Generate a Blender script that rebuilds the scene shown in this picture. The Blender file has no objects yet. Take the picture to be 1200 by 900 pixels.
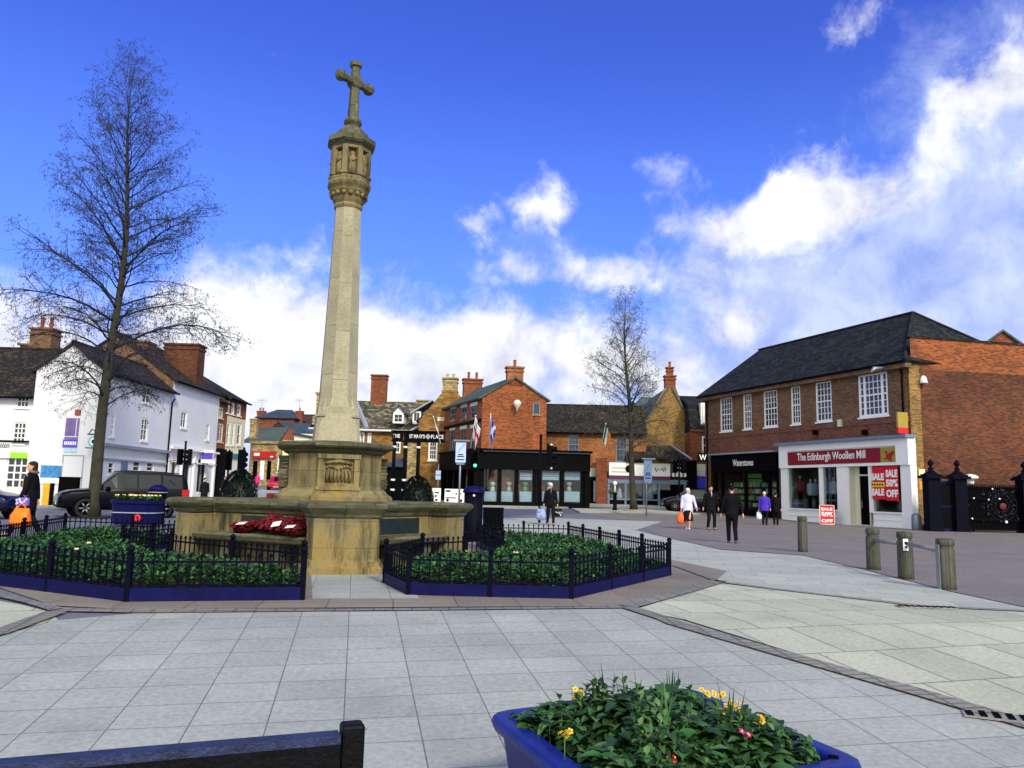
import bpy, bmesh, math, random
from mathutils import Vector as V, Matrix
R = math.radians
rnd = random.Random(11)
S = bpy.context.scene
COL = S.collection
UP = V((0, 0, 1))

# ------------------------------------------------------------------ camera
FP, EYE, PITCH, ROLL = 920.0, 1.35, math.atan(126 / 920.0), 0.024
cd = bpy.data.cameras.new('camera')
cd.sensor_width = 36
cd.lens = 36 * FP / 1200
cd.clip_start, cd.clip_end = 0.05, 3000
cam = bpy.data.objects.new('camera', cd)
COL.objects.link(cam)
CM = Matrix.Translation((0, 0, EYE)) @ Matrix.Rotation(R(90) + PITCH, 4, 'X') @ Matrix.Rotation(ROLL, 4, 'Z')
cam.matrix_world = CM
S.camera = cam
CR = CM.to_3x3()


def ray(px, py):
    return CR @ V(((px - 600) / FP, -(py - 450) / FP, -1))


def at(px, py, y):
    """the surveyed point seen at px,py in the photograph, y metres ahead"""
    r = ray(px, py)
    return V((0, 0, EYE)) + r * (y / r.y)


def gz(y):
    """height of the ground: falls towards the camera, climbs up the far street"""
    if y < 8.8:
        return .07 * (max(y, -4) - 8.8)
    if y > 44:
        return .025 * (min(y, 120) - 44)
    return 0.0


def G(px, py, dz=0.0):
    r = ray(px, py)
    t = (dz - EYE) / r.z if r.z < -1e-6 else 1e9
    if r.y * t < 8.8:
        t = (EYE + .616 - dz) / (.07 * r.y - r.z)
    elif r.y * t > 44:
        t = (EYE + 1.1 - dz) / (.025 * r.y - r.z)
    return V((0, 0, EYE)) + r * t


# ------------------------------------------------------------------ mesh builder
WORLD = {}


class MB:
    def __init__(s):
        s.v, s.f, s.m, s.s = [], [], [], []

    def add(s, vs, fs, mi=0, sm=False):
        b = len(s.v)
        s.v += [tuple(v) for v in vs]
        for f in fs:
            s.f.append([b + i for i in f])
            s.m.append(mi)
            s.s.append(sm)

    def quad(s, a, b, c, d, mi=0):
        s.add([a, b, c, d], [(0, 1, 2, 3)], mi)

    def poly(s, pts, mi=0):
        s.add(pts, [tuple(range(len(pts)))], mi)

    def box(s, c, size, rz=0.0, mi=0, M=None):
        x, y, z = size[0] / 2, size[1] / 2, size[2] / 2
        vs = [V((a * x, b * y, d * z)) for d in (-1, 1) for b in (-1, 1) for a in (-1, 1)]
        T = M if M is not None else Matrix.Rotation(rz, 3, 'Z')
        c = V(c)
        s.add([c + T @ v for v in vs], [(0, 2, 3, 1), (4, 5, 7, 6), (0, 1, 5, 4), (2, 6, 7, 3), (0, 4, 6, 2), (1, 3, 7, 5)], mi)

    def prism(s, pts, z0, z1, mi=0, caps=True):
        n = len(pts)
        vs = [V((p[0], p[1], z0)) for p in pts] + [V((p[0], p[1], z1)) for p in pts]
        fs = [(i, (i + 1) % n, n + (i + 1) % n, n + i) for i in range(n)]
        if caps:
            fs += [tuple(range(n - 1, -1, -1)), tuple(range(n, 2 * n))]
        s.add(vs, fs, mi)

    def rings(s, rs, mi=0, sm=False, cap=True, closed=True):
        n = len(rs[0])
        vs = [p for r in rs for p in r]
        fs = []
        for k in range(len(rs) - 1):
            for i in range(n if closed else n - 1):
                j = (i + 1) % n
                fs.append((k * n + i, k * n + j, (k + 1) * n + j, (k + 1) * n + i))
        if cap:
            fs.append(tuple(range(n - 1, -1, -1)))
            fs.append(tuple((len(rs) - 1) * n + i for i in range(n)))
        s.add(vs, fs, mi, sm)

    def tube(s, pts, rad, n=6, mi=0, sm=True, cap=True):
        pts = [V(p) for p in pts]
        if not isinstance(rad, (list, tuple)):
            rad = [rad] * len(pts)
        rs = []
        ref = None
        for i, p in enumerate(pts):
            d = pts[min(i + 1, len(pts) - 1)] - pts[max(i - 1, 0)]
            if d.length < 1e-9:
                d = UP.copy()
            d.normalize()
            if ref is None:
                ref = UP if abs(d.z) < .9 else V((1, 0, 0))
            a = d.cross(ref)
            if a.length < 1e-6:
                a = d.orthogonal()
            a.normalize()
            b = a.cross(d)
            ref = b
            r = rad[i]
            ra, rb = r if isinstance(r, tuple) else (r, r)
            rs.append([p + a * (ra * math.cos(2 * math.pi * k / n)) + b * (rb * math.sin(2 * math.pi * k / n)) for k in range(n)])
        s.rings(rs, mi, sm, cap)

    def lathe(s, prof, c=(0, 0, 0), n=16, mi=0, sm=True, rot=0.0, M=None):
        c = V(c)
        T = M if M is not None else Matrix.Identity(3)
        s.rings([[c + T @ V((r * math.cos(rot + 2 * math.pi * k / n), r * math.sin(rot + 2 * math.pi * k / n), z)) for k in range(n)] for r, z in prof], mi, sm)

    def ball(s, c, r, n=8, m=6, mi=0):
        rx, ry, rz = r if isinstance(r, tuple) else (r, r, r)
        c = V(c)
        rs = []
        for i in range(m + 1):
            a = -math.pi / 2 + math.pi * i / m
            q = max(math.cos(a), .02)
            rs.append([c + V((rx * q * math.cos(2 * math.pi * k / n), ry * q * math.sin(2 * math.pi * k / n), rz * math.sin(a))) for k in range(n)])
        s.rings(rs, mi, True)

    def slab(s, a, b, c, d, th=.06, mi=0):
        a, b, c, d = V(a), V(b), V(c), V(d)
        nrm = (b - a).cross(d - a).normalized()
        if nrm.z < 0:
            nrm = -nrm
        lo = [p - nrm * th for p in (a, b, c, d)]
        s.add([a, b, c, d] + lo, [(0, 1, 2, 3), (7, 6, 5, 4), (0, 4, 5, 1), (1, 5, 6, 2), (2, 6, 7, 3), (3, 7, 4, 0)], mi)

    def build(s, name, mats, parent=None, bevel=0.0, uv=True, recalc=True):
        me = bpy.data.meshes.new(name)
        me.from_pydata(s.v, [], s.f)
        if not isinstance(mats, (list, tuple)):
            mats = [mats]
        for m in mats:
            me.materials.append(m)
        me.polygons.foreach_set('material_index', s.m)
        me.polygons.foreach_set('use_smooth', s.s)
        me.update()
        if recalc and len(s.f) < 60000:
            bm = bmesh.new()
            bm.from_mesh(me)
            bmesh.ops.recalc_face_normals(bm, faces=bm.faces)
            bm.to_mesh(me)
            bm.free()
        if uv:
            ul = me.uv_layers.new(name='UVMap').data
            vs = me.vertices
            for p in me.polygons:
                n = p.normal
                if abs(n.z) > .985:
                    for li in p.loop_indices:
                        co = vs[me.loops[li].vertex_index].co
                        ul[li].uv = (co.x, co.y)
                else:
                    t = UP.cross(n).normalized()
                    w = n.cross(t)
                    for li in p.loop_indices:
                        co = vs[me.loops[li].vertex_index].co
                        ul[li].uv = (co.dot(t), co.dot(w))
        o = bpy.data.objects.new(name, me)
        COL.objects.link(o)
        if parent is not None:
            o.parent = parent
            o.matrix_parent_inverse = WORLD.get(parent.name, Matrix.Identity(4)).inverted()
        if bevel:
            b = o.modifiers.new('bevel', 'BEVEL')
            b.width = bevel
            b.segments = 2
            b.limit_method = 'ANGLE'
            b.angle_limit = R(40)
        return o


def tag(o, label=None, cat=None, group=None, kind=None):
    if label:
        o['label'] = label
    if cat:
        o['category'] = cat
    if group:
        o['group'] = group
    if kind:
        o['kind'] = kind
    return o


def thing(name, label, cat, loc=(0, 0, 0), group=None):
    o = bpy.data.objects.new(name, None)
    o.empty_display_size = .2
    COL.objects.link(o)
    o.location = loc
    WORLD[o.name] = Matrix.Translation(loc)
    return tag(o, label, cat, group)


def dup(root, loc, rz=0.0, label=None, scale=1.0):
    def cp(o, parent):
        c = o.copy()
        COL.objects.link(c)
        if parent is not None:
            c.parent = parent
        for ch in list(o.children):
            cp(ch, c)
        return c
    r = cp(root, None)
    r.location = loc
    r.rotation_euler = (0, 0, rz)
    r.scale = (scale,) * 3
    if label:
        r['label'] = label
    return r


def structure(o, label=None):
    o['kind'] = 'structure'
    if label:
        o['label'] = label
    return o


# ------------------------------------------------------------------ materials
def lin(r, g, b):
    def f(x):
        x /= 255.0
        return x / 12.92 if x <= .04045 else ((x + .055) / 1.055) ** 2.4
    return (f(r), f(g), f(b), 1.0)


def node(nt, t, ins=None, **kw):
    n = nt.nodes.new(t)
    for k, v in kw.items():
        setattr(n, k, v)
    for k, v in (ins or {}).items():
        if hasattr(v, 'bl_idname') or isinstance(v, bpy.types.NodeSocket):
            nt.links.new(v, n.inputs[k])
        else:
            n.inputs[k].default_value = v
    return n


def newmat(name, rough=.7, metal=0.0, spec=.4):
    m = bpy.data.materials.new(name)
    m.use_nodes = True
    nt = m.node_tree
    b = nt.nodes['Principled BSDF']
    b.inputs['Roughness'].default_value = rough
    b.inputs['Metallic'].default_value = metal
    b.inputs['Specular IOR Level'].default_value = spec
    return m, nt, b


def mixc(nt, fac, a, b, mode='MIX'):
    n = node(nt, 'ShaderNodeMix', data_type='RGBA', blend_type=mode)
    for k, v in ((0, fac), (6, a), (7, b)):
        if isinstance(v, bpy.types.NodeSocket):
            nt.links.new(v, n.inputs[k])
        else:
            n.inputs[k].default_value = v
    return n.outputs[2]


def ramp(nt, src, stops):
    n = node(nt, 'ShaderNodeValToRGB', {'Fac': src})
    e = n.color_ramp.elements
    while len(e) < len(stops):
        e.new(.5)
    for i, (p, c) in enumerate(stops):
        e[i].position = p
        e[i].color = c if len(c) == 4 else (*c, 1)
    return n.outputs[0]


def g4(x):
    return (x, x, x, 1)


def noise(nt, vec, scale, detail=4, rough=.6, dist=0.0):
    return node(nt, 'ShaderNodeTexNoise', {'Vector': vec, 'Scale': scale, 'Detail': detail, 'Roughness': rough, 'Distortion': dist}).outputs['Fac']


def objco(nt, scale=None):
    o = node(nt, 'ShaderNodeNewGeometry').outputs['Position']
    if scale:
        o = node(nt, 'ShaderNodeMapping', {'Vector': o, 'Scale': scale}).outputs[0]
    return o


def plain(name, col, rough=.6, metal=0.0, var=.25, scale=6.0, bump=0.0, spec=.4, fine=40.0):
    m, nt, b = newmat(name, rough, metal, spec)
    p = objco(nt)
    a = noise(nt, p, scale)
    f = noise(nt, p, fine, 3)
    c = mixc(nt, 1.0, lin(*col), ramp(nt, a, [(.25, g4(1 - var)), (.75, g4(1 + var))]), 'MULTIPLY')
    c = mixc(nt, 1.0, c, ramp(nt, f, [(.3, g4(1 - var * .5)), (.7, g4(1 + var * .5))]), 'MULTIPLY')
    nt.links.new(c, b.inputs['Base Color'])
    if bump:
        bp = node(nt, 'ShaderNodeBump', {'Height': f, 'Strength': bump, 'Distance': .02})
        nt.links.new(bp.outputs[0], b.inputs['Normal'])
    return m


def coursed(name, c1, c2, mortar, w=.225, h=.075, ms=.012, offset=.5, rough=.85, patch=.35, pscale=.5, bump=.35, distort=0.0, rot=0.0, spec=.25,
            dark=None, bias=0.0, streak=0.0, grime=None):
    """brick, stone, slate and paving: courses laid out on the surface's own metres"""
    m, nt, b = newmat(name, rough, 0, spec)
    uv = node(nt, 'ShaderNodeUVMap').outputs[0]
    vec = uv
    if rot:
        vec = node(nt, 'ShaderNodeMapping', {'Vector': uv, 'Rotation': (0, 0, rot)}).outputs[0]
    if distort:
        nz = node(nt, 'ShaderNodeTexNoise', {'Vector': uv, 'Scale': 3.0, 'Detail': 2.0}).outputs['Color']
        vec = mixc(nt, distort, vec, nz, 'ADD')
    bt = node(nt, 'ShaderNodeTexBrick', {'Vector': vec, 'Color1': lin(*c1), 'Color2': lin(*c2), 'Mortar': lin(*mortar), 'Scale': 1.0, 'Mortar Size': ms,
                                         'Mortar Smooth': .2, 'Bias': bias, 'Brick Width': w, 'Row Height': h}, offset=offset)
    c = bt.outputs['Color']
    if dark:
        # a second random set of units in another colour
        sh = node(nt, 'ShaderNodeMapping', {'Vector': vec, 'Location': (w * 37, h * 52, 0)}).outputs[0]
        b2 = node(nt, 'ShaderNodeTexBrick', {'Vector': sh, 'Color1': g4(0), 'Color2': g4(1), 'Mortar': g4(0), 'Scale': 1.0, 'Mortar Size': ms,
                                             'Bias': 0.0, 'Brick Width': w, 'Row Height': h}, offset=offset)
        c = mixc(nt, ramp(nt, b2.outputs['Color'], [(.58, g4(0)), (.76, g4(.9))]), c, lin(*dark))
    a = noise(nt, uv, pscale, 5, .65)
    c = mixc(nt, 1.0, c, ramp(nt, a, [(.28, g4(1 - patch)), (.72, g4(1 + patch * .6))]), 'MULTIPLY')
    f = noise(nt, uv, 22.0, 3)
    c = mixc(nt, 1.0, c, ramp(nt, f, [(.3, g4(.82)), (.7, g4(1.15))]), 'MULTIPLY')
    if streak:
        sv = node(nt, 'ShaderNodeMapping', {'Vector': uv, 'Scale': (2.5, .22, 1)}).outputs[0]
        st = noise(nt, sv, 1.6, 5, .7)
        c = mixc(nt, ramp(nt, st, [(.52, g4(0)), (.72, g4(streak))]), c, lin(*(grime or (48, 44, 34))))
    nt.links.new(c, b.inputs['Base Color'])
    hh = mixc(nt, .25, bt.outputs['Fac'], f)
    bp = node(nt, 'ShaderNodeBump', {'Height': hh, 'Strength': bump, 'Distance': .015}, invert=True)
    nt.links.new(bp.outputs[0], b.inputs['Normal'])
    return m


def leafmat(name, cols, rough=.5, trans=.25):
    m, nt, b = newmat(name, rough, 0, .35)
    r = node(nt, 'ShaderNodeNewGeometry').outputs['Random Per Island']
    n = len(cols)
    c = ramp(nt, r, [(i / max(n - 1, 1), lin(*k)) for i, k in enumerate(cols)])
    nt.links.new(c, b.inputs['Base Color'])
    return m


def glassmat(name, tint=(200, 215, 215), clear=.75):
    """shop glass: clear, with the sky mirrored in it by angle"""
    m = bpy.data.materials.new(name)
    m.use_nodes = True
    nt = m.node_tree
    nt.nodes.clear()
    o = node(nt, 'ShaderNodeOutputMaterial')
    t = node(nt, 'ShaderNodeBsdfTransparent', {'Color': lin(*tint)})
    gl = node(nt, 'ShaderNodeBsdfGlossy', {'Roughness': .03, 'Color': g4(.9)})
    lw = node(nt, 'ShaderNodeLayerWeight', {'Blend': .5}).outputs['Facing']
    p5 = node(nt, 'ShaderNodeMath', {0: lw, 1: 4.0}, operation='POWER').outputs[0]
    fr = node(nt, 'ShaderNodeMath', {0: p5, 1: .85, 2: .06}, operation='MULTIPLY_ADD')
    mx = node(nt, 'ShaderNodeMixShader', {0: fr.outputs[0], 1: t.outputs[0], 2: gl.outputs[0]})
    nt.links.new(mx.outputs[0], o.inputs[0])
    return m


def lampmat(name, col, strength):
    m, nt, b = newmat(name, .4)
    b.inputs['Base Color'].default_value = lin(*col)
    b.inputs['Emission Color'].default_value = lin(*col)
    b.inputs['Emission Strength'].default_value = strength
    return m


def memorial_stone(name):
    m, nt, b = newmat(name, .9, 0, .2)
    uv = node(nt, 'ShaderNodeUVMap').outputs[0]
    p = objco(nt)
    bt = node(nt, 'ShaderNodeTexBrick', {'Vector': uv, 'Color1': lin(142, 128, 86), 'Color2': lin(124, 112, 78), 'Mortar': lin(92, 82, 58), 'Scale': 1.0,
                                         'Mortar Size': .006, 'Brick Width': 1.15, 'Row Height': .41})
    c = bt.outputs['Color']
    warm = noise(nt, p, .9, 4, .6)
    c = mixc(nt, ramp(nt, warm, [(.42, g4(0)), (.62, g4(.75))]), c, lin(142, 117, 66))
    grey = noise(nt, p, 1.7, 6, .7, .4)
    c = mixc(nt, ramp(nt, grey, [(.46, g4(0)), (.64, g4(.75))]), c, lin(112, 108, 86))
    sv = objco(nt, (3.2, 3.2, .45))
    st = noise(nt, sv, 1.3, 6, .72)
    c = mixc(nt, ramp(nt, st, [(.48, g4(0)), (.66, g4(.9))]), c, lin(40, 37, 26))
    sp = noise(nt, p, 14.0, 5, .75)
    c = mixc(nt, ramp(nt, sp, [(.6, g4(0)), (.68, g4(.7))]), c, lin(58, 54, 42))
    lich = noise(nt, p, 5.0, 5, .7)
    c = mixc(nt, ramp(nt, lich, [(.62, g4(0)), (.72, g4(.6))]), c, lin(120, 122, 70))
    f = noise(nt, p, 60.0, 4, .7)
    c = mixc(nt, 1.0, c, ramp(nt, f, [(.3, g4(.72)), (.7, g4(1.2))]), 'MULTIPLY')
    nt.links.new(c, b.inputs['Base Color'])
    h = mixc(nt, .5, sp, f)
    bp = node(nt, 'ShaderNodeBump', {'Height': h, 'Strength': .5, 'Distance': .015})
    nt.links.new(bp.outputs[0], b.inputs['Normal'])
    return m


M = {}
M['limestone'] = memorial_stone('weathered_limestone')
M['shaft_stone'] = coursed('column_limestone', (164, 157, 130), (150, 144, 120), (114, 108, 88), 2.0, .95, .006, patch=.25, pscale=1.2, streak=.35, grime=(104, 98, 78), bump=.15)
M['mossy_stone'] = coursed('mossy_coping_stone', (104, 104, 78), (78, 78, 58), (48, 47, 34), .9, .5, .008, patch=.5, pscale=2.4, streak=.8, grime=(46, 42, 30), bump=.4)
M['bronze'] = plain('bronze_plaque', (34, 46, 44), .45, .3, .35, 5)
M['brick_red'] = coursed('red_brick', (156, 74, 38), (120, 52, 30), (124, 92, 68), dark=(92, 44, 34), patch=.35, pscale=.45)
M['brick_orange'] = coursed('orange_brick', (172, 92, 42), (134, 62, 34), (138, 96, 62), w=.24, h=.08, dark=(96, 46, 34), patch=.4, pscale=.35)
M['brick_oldred'] = coursed('old_red_brick', (124, 64, 36), (84, 46, 31), (92, 70, 52), w=.24, h=.08, dark=(66, 34, 30), patch=.55, pscale=.3)
M['brick_brown'] = coursed('brown_brick', (132, 94, 64), (100, 68, 48), (124, 104, 82), dark=(76, 52, 42), patch=.25, pscale=.5)
M['brick_band'] = coursed('red_brown_brick', (136, 76, 54), (112, 60, 44), (120, 94, 78), dark=(78, 46, 40), patch=.25, pscale=.6)
M['brick_buff'] = coursed('buff_brick', (168, 132, 74), (140, 104, 56), (130, 108, 70), dark=(100, 78, 46), patch=.35, pscale=.6)
M['brick_mellow'] = coursed('mellow_brick', (176, 106, 56), (142, 80, 44), (150, 112, 76), dark=(110, 62, 42), patch=.35, pscale=.4)
M['ironstone'] = coursed('ironstone', (172, 128, 62), (128, 92, 44), (114, 92, 58), .42, .17, .02, dark=(116, 82, 40), patch=.4, pscale=.6, distort=.05)
M['pale_stone'] = coursed('pale_rubble_stone', (190, 170, 120), (160, 138, 92), (128, 110, 76), .4, .18, .02, dark=(126, 106, 70), patch=.3, distort=.05)
M['slate'] = coursed('dark_slate', (36, 40, 43), (26, 29, 32), (13, 14, 16), .3, .2, .010, rough=.85, patch=.4, pscale=.4, bump=.4, dark=(50, 53, 50), spec=.12)
M['slate_blue'] = coursed('blue_slate', (70, 84, 98), (54, 66, 80), (26, 30, 36), .3, .2, .012, rough=.65, patch=.35, pscale=.5, bump=.4)
M['slate_green'] = coursed('green_grey_slate', (88, 100, 94), (70, 82, 78), (34, 38, 36), .3, .2, .012, rough=.75, patch=.3, pscale=.5, bump=.4)
M['roof_dark'] = coursed('black_brown_tiles', (42, 40, 38), (28, 27, 28), (12, 12, 12), .18, .13, .012, rough=.85, patch=.6, pscale=.9, bump=.6, dark=(74, 62, 44))
M['roof_moss'] = coursed('mossy_stone_slates', (104, 98, 78), (64, 62, 52), (26, 26, 22), .34, .24, .02, rough=.9, patch=.5, pscale=1.4, bump=.7, dark=(142, 134, 112), distort=.05)
M['roof_brown'] = coursed('brown_clay_tiles', (98, 62, 44), (74, 50, 38), (36, 26, 22), .18, .13, .012, patch=.5, pscale=.9, bump=.6, dark=(62, 58, 46))
M['white_render'] = plain('white_painted_render', (218, 219, 222), .8, 0, .06, .8, .1)
M['cream_render'] = plain('cream_painted_render', (222, 212, 176), .8, 0, .07, .8, .1)
M['white_paint'] = plain('white_gloss_paint', (238, 238, 234), .35, 0, .04, 2)
M['cream_paint'] = plain('cream_paint', (206, 204, 186), .5, 0, .06, 2)
M['grey_paint'] = plain('blue_grey_paint', (104, 124, 146), .5, 0, .1, 2)
M['navy_paint'] = plain('navy_gloss_paint', (13, 15, 66), .5, 0, .3, 6, .08, spec=.1)
M['navy_dark'] = plain('dark_navy_iron', (7, 8, 24), .6, 0, .35, 8, .1, spec=.06)
M['planter_blue'] = plain('blue_plastic', (14, 32, 116), .42, 0, .3, 7, .15, .35)
M['black_paint'] = plain('black_shopfront_paint', (6, 6, 7), .6, 0, .3, 2, spec=.06)
M['black_iron'] = plain('black_iron', (6, 7, 11), .6, 0, .3, 8, spec=.06)
M['black_wood'] = plain('worn_black_wood', (8, 9, 13), .6, 0, .5, 4, .3, spec=.15)
M['blue_worn'] = plain('worn_blue_top', (32, 42, 76), .6, 0, .55, 9, .4, fine=60)
M['galv'] = plain('galvanised_steel', (136, 142, 150), .45, .6, .15, 8)
M['lead'] = plain('lead_flashing', (148, 158, 172), .5, .2, .15, 4)
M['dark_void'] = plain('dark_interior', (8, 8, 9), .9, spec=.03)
M['interior'] = plain('shop_interior', (92, 82, 68), .8, 0, .5, 1.4)
M['glass'] = glassmat('shop_glass')
mm, nt_, bb_ = newmat('window_glass', .06, 0, .8)
bb_.inputs['Base Color'].default_value = lin(30, 36, 46)
M['pane'] = mm
M['timber'] = coursed('weathered_timber', (92, 92, 80), (70, 71, 60), (44, 44, 36), .05, 3.0, .004, patch=.45, pscale=3.0, streak=.6, grime=(58, 64, 40), bump=.5)
M['timber_rail'] = plain('grey_timber', (134, 132, 128), .8, 0, .25, 5, .4)
M['terracotta'] = plain('terracotta_pot', (150, 70, 44), .8, 0, .25, 4)
M['buff_pot'] = plain('buff_chimney_pot', (176, 160, 118), .8, 0, .25, 4)
M['soil'] = plain('dark_soil', (38, 30, 24), .95, 0, .4, 12, .6)
M['bark'] = plain('tree_bark', (52, 51, 38), .9, 0, .45, 3, .6, fine=30)
M['twig'] = plain('dark_twigs', (36, 37, 46), .9, 0, .3, 3)
M['catkin'] = plain('purple_brown_catkins', (46, 42, 54), .9, 0, .3, 3)
M['catkin_green'] = plain('olive_catkins', (96, 92, 58), .9, 0, .3, 3)
M['bed_leaf'] = leafmat('bedding_leaves', [(22, 44, 18), (42, 80, 30), (68, 112, 44), (32, 62, 24), (92, 132, 64)])
M['pot_leaf'] = leafmat('planter_leaves', [(20, 36, 16), (40, 70, 28), (62, 106, 44), (28, 50, 20), (92, 128, 70)])
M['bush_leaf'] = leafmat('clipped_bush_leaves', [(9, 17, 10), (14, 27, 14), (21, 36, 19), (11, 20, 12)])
M['skin'] = plain('skin', (206, 150, 124), .5, 0, .08, 9)
M['tyre'] = plain('tyre_rubber', (16, 16, 17), .8, 0, .2, 8)
M['alloy'] = plain('alloy_wheel', (150, 154, 160), .35, .7, .1, 8)
M['carglass'] = plain('car_glass', (10, 16, 20), .05, 0, .1, 3, spec=.55)
M['plate'] = plain('number_plate', (214, 214, 206), .4, 0, .05, 8)
M['headlamp'] = plain('headlamp_lens', (214, 222, 232), .12, .2, .08, 9, spec=.8)


def col(name, c, rough=.6, metal=0.0, var=.12, scale=5.0, bump=0.0):
    if name not in M:
        M[name] = plain(name, c, rough, metal, var, scale, bump, spec=.05 if max(c) < 60 else .35)
    return M[name]


# ------------------------------------------------------------------ sky, sun
w = bpy.data.worlds.new('World')
S.world = w
w.use_nodes = True
nt = w.node_tree
bg = nt.nodes['Background']
SUN_EL, SUN_AZ = R(36), R(154)   # azimuth clockwise from +Y: the sun is behind and to the right
sky = node(nt, 'ShaderNodeTexSky', sky_type='NISHITA')
sky.sun_disc = False
sky.sun_elevation = SUN_EL
sky.sun_rotation = SUN_AZ
sky.air_density = 1.1
sky.dust_density = .3
sky.ozone_density = 3.0
dirv = node(nt, 'ShaderNodeTexCoord').outputs['Generated']
sep = node(nt, 'ShaderNodeSeparateXYZ', {0: dirv})


def mth(op, a, b=None, c=None, clamp=False):
    ins = {0: a}
    if b is not None:
        ins[1] = b
    if c is not None:
        ins[2] = c
    return node(nt, 'ShaderNodeMath', ins, operation=op, use_clamp=clamp).outputs[0]


az = mth('ARCTAN2', sep.outputs[0], sep.outputs[1])
el = mth('ARCSINE', sep.outputs[2])
warp = node(nt, 'ShaderNodeTexNoise', {'Vector': dirv, 'Scale': 4.5, 'Detail': 7.0, 'Roughness': .62})
wsep = node(nt, 'ShaderNodeSeparateColor', {0: warp.outputs['Color']})
n_lo = noise(nt, dirv, 6.0, 8, .6, .3)
n_hi = noise(nt, dirv, 15.0, 8, .62, .4)


def azel(px, py):
    r = ray(px, py).normalized()
    return math.atan2(r.x, r.y), math.asin(r.z)


def blob(px, py, wx, wy, rot=0.0, gain=1.0, soft=1.0):
    """a cloud bank: an oval in compass direction and height, with its edge broken up by noise"""
    a0, e0 = azel(px, py)
    da = mth('ADD', mth('SUBTRACT', az, a0), mth('MULTIPLY_ADD', wsep.outputs[0], .22, -.11))
    de = mth('ADD', mth('SUBTRACT', el, e0), mth('MULTIPLY_ADD', wsep.outputs[1], .18, -.09))
    ca, sa = math.cos(rot), math.sin(rot)
    u = mth('DIVIDE', mth('ADD', mth('MULTIPLY', da, ca), mth('MULTIPLY', de, sa)), wx / FP)
    v = mth('DIVIDE', mth('SUBTRACT', mth('MULTIPLY', de, ca), mth('MULTIPLY', da, sa)), wy / FP)
    q = mth('ADD', mth('MULTIPLY', u, u), mth('MULTIPLY', v, v))
    return mth('MULTIPLY', mth('POWER', 2.718, mth('MULTIPLY', q, -soft)), gain)


def union(bl):
    t = bl[0]
    for b in bl[1:]:
        t = mth('MAXIMUM', t, b)
    return t


# bright cumulus, and the paler lilac veil under the big cloud on the right
white = union([blob(330, 410, 210, 105, 0, 1.1), blob(540, 440, 260, 100, 0, 1.0), blob(40, 430, 200, 95, 0, .8), blob(640, 240, 56, 30, 0, .66),
               blob(560, 268, 48, 22, 0, .6), blob(720, 312, 130, 34, R(4), .72), blob(620, 308, 80, 34, 0, .6), blob(925, 235, 150, 46, R(8), 1.0), blob(785, 220, 46, 50, R(-40), .5), blob(845, 300, 60, 60, 0, .6),
               blob(870, 360, 70, 40, 0, .78), blob(720, 430, 150, 70, 0, .85), blob(1150, 105, 90, 36, R(40), .85), blob(1010, 14, 34, 22, 0, .5),
               blob(-250, 420, 300, 120, 0, .8), blob(1500, 100, 200, 160, 0, .6)])
veil = union([blob(1040, 330, 290, 150, R(8), 1.25), blob(1190, 200, 130, 130, R(30), 1.2), blob(880, 300, 130, 90, 0, .9), blob(800, 420, 190, 90, 0, .9), blob(1350, 300, 300, 300, 0, 1.2), blob(650, 300, 190, 60, 0, .62)])
n_f = noise(nt, dirv, 34.0, 6, .65, .5)
edge = mth('MULTIPLY_ADD', n_f, .4, mth('MULTIPLY_ADD', n_hi, .85, mth('MULTIPLY_ADD', n_lo, .9, -1.0)))
behind = node(nt, 'ShaderNodeMapRange', {0: sep.outputs[1], 1: .1, 2: -.45, 3: 0.0, 4: 1.0}, interpolation_type='SMOOTHSTEP').outputs[0]  # unseen cloud behind the camera, added to give the facades soft neutral light
white = mth('MAXIMUM', white, behind)
wm = mth('MULTIPLY', mth('ADD', mth('SUBTRACT', white, .30), edge), 1.55, clamp=True)
wm = node(nt, 'ShaderNodeMapRange', {0: wm}, interpolation_type='SMOOTHSTEP').outputs[0]
vm = mth('MULTIPLY', mth('ADD', mth('SUBTRACT', veil, .4), mth('MULTIPLY', edge, .5)), 2.0, clamp=True)
vm = node(nt, 'ShaderNodeMapRange', {0: vm}, interpolation_type='SMOOTHSTEP').outputs[0]
SKYTINT = node(nt, 'ShaderNodeHueSaturation', {'Saturation': 1.24, 'Value': 1.12, 'Color': sky.outputs[0]}).outputs[0]
SKYTINT = mixc(nt, 1.0, SKYTINT, (.98, .78, 1.8, 1), 'MULTIPLY')
shade = mth('MULTIPLY_ADD', n_lo, 1.5, .24)
lit = mth('MULTIPLY_ADD', mth('ADD', n_lo, mth('MULTIPLY', n_hi, .8)), 1.25, -.22)
lit = mth('MAXIMUM', lit, .45)
lit = mth('MULTIPLY', lit, mth('MULTIPLY_ADD', behind, .7, 1.0))  # the added cloud behind is boosted above the visible ones
CLOUD_W = (9.7, 9.8, 10.0, 1)
cl_w = mixc(nt, 1.0, CLOUD_W, node(nt, 'ShaderNodeCombineColor', {0: lit, 1: lit, 2: mth('MULTIPLY_ADD', lit, .75, .25)}).outputs[0], 'MULTIPLY')
vt = mth('MULTIPLY', mth('SUBTRACT', mth('ADD', n_lo, n_hi), .78), 2.6, clamp=True)
CLOUD_V = mixc(nt, vt, (3.2, 4.3, 8.5, 1), (6.2, 7.1, 9.8, 1))
mid = node(nt, 'ShaderNodeMapRange', {0: el, 1: .56, 2: .16, 3: 0.0, 4: .55}, interpolation_type='SMOOTHSTEP').outputs[0]
SKYTINT = mixc(nt, mid, SKYTINT, (1.5, 4.1, 11.4, 1))
c = mixc(nt, mth('MULTIPLY', vm, .93), SKYTINT, CLOUD_V)
c = mixc(nt, mth('MULTIPLY', wm, .97), c, cl_w)
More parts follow.
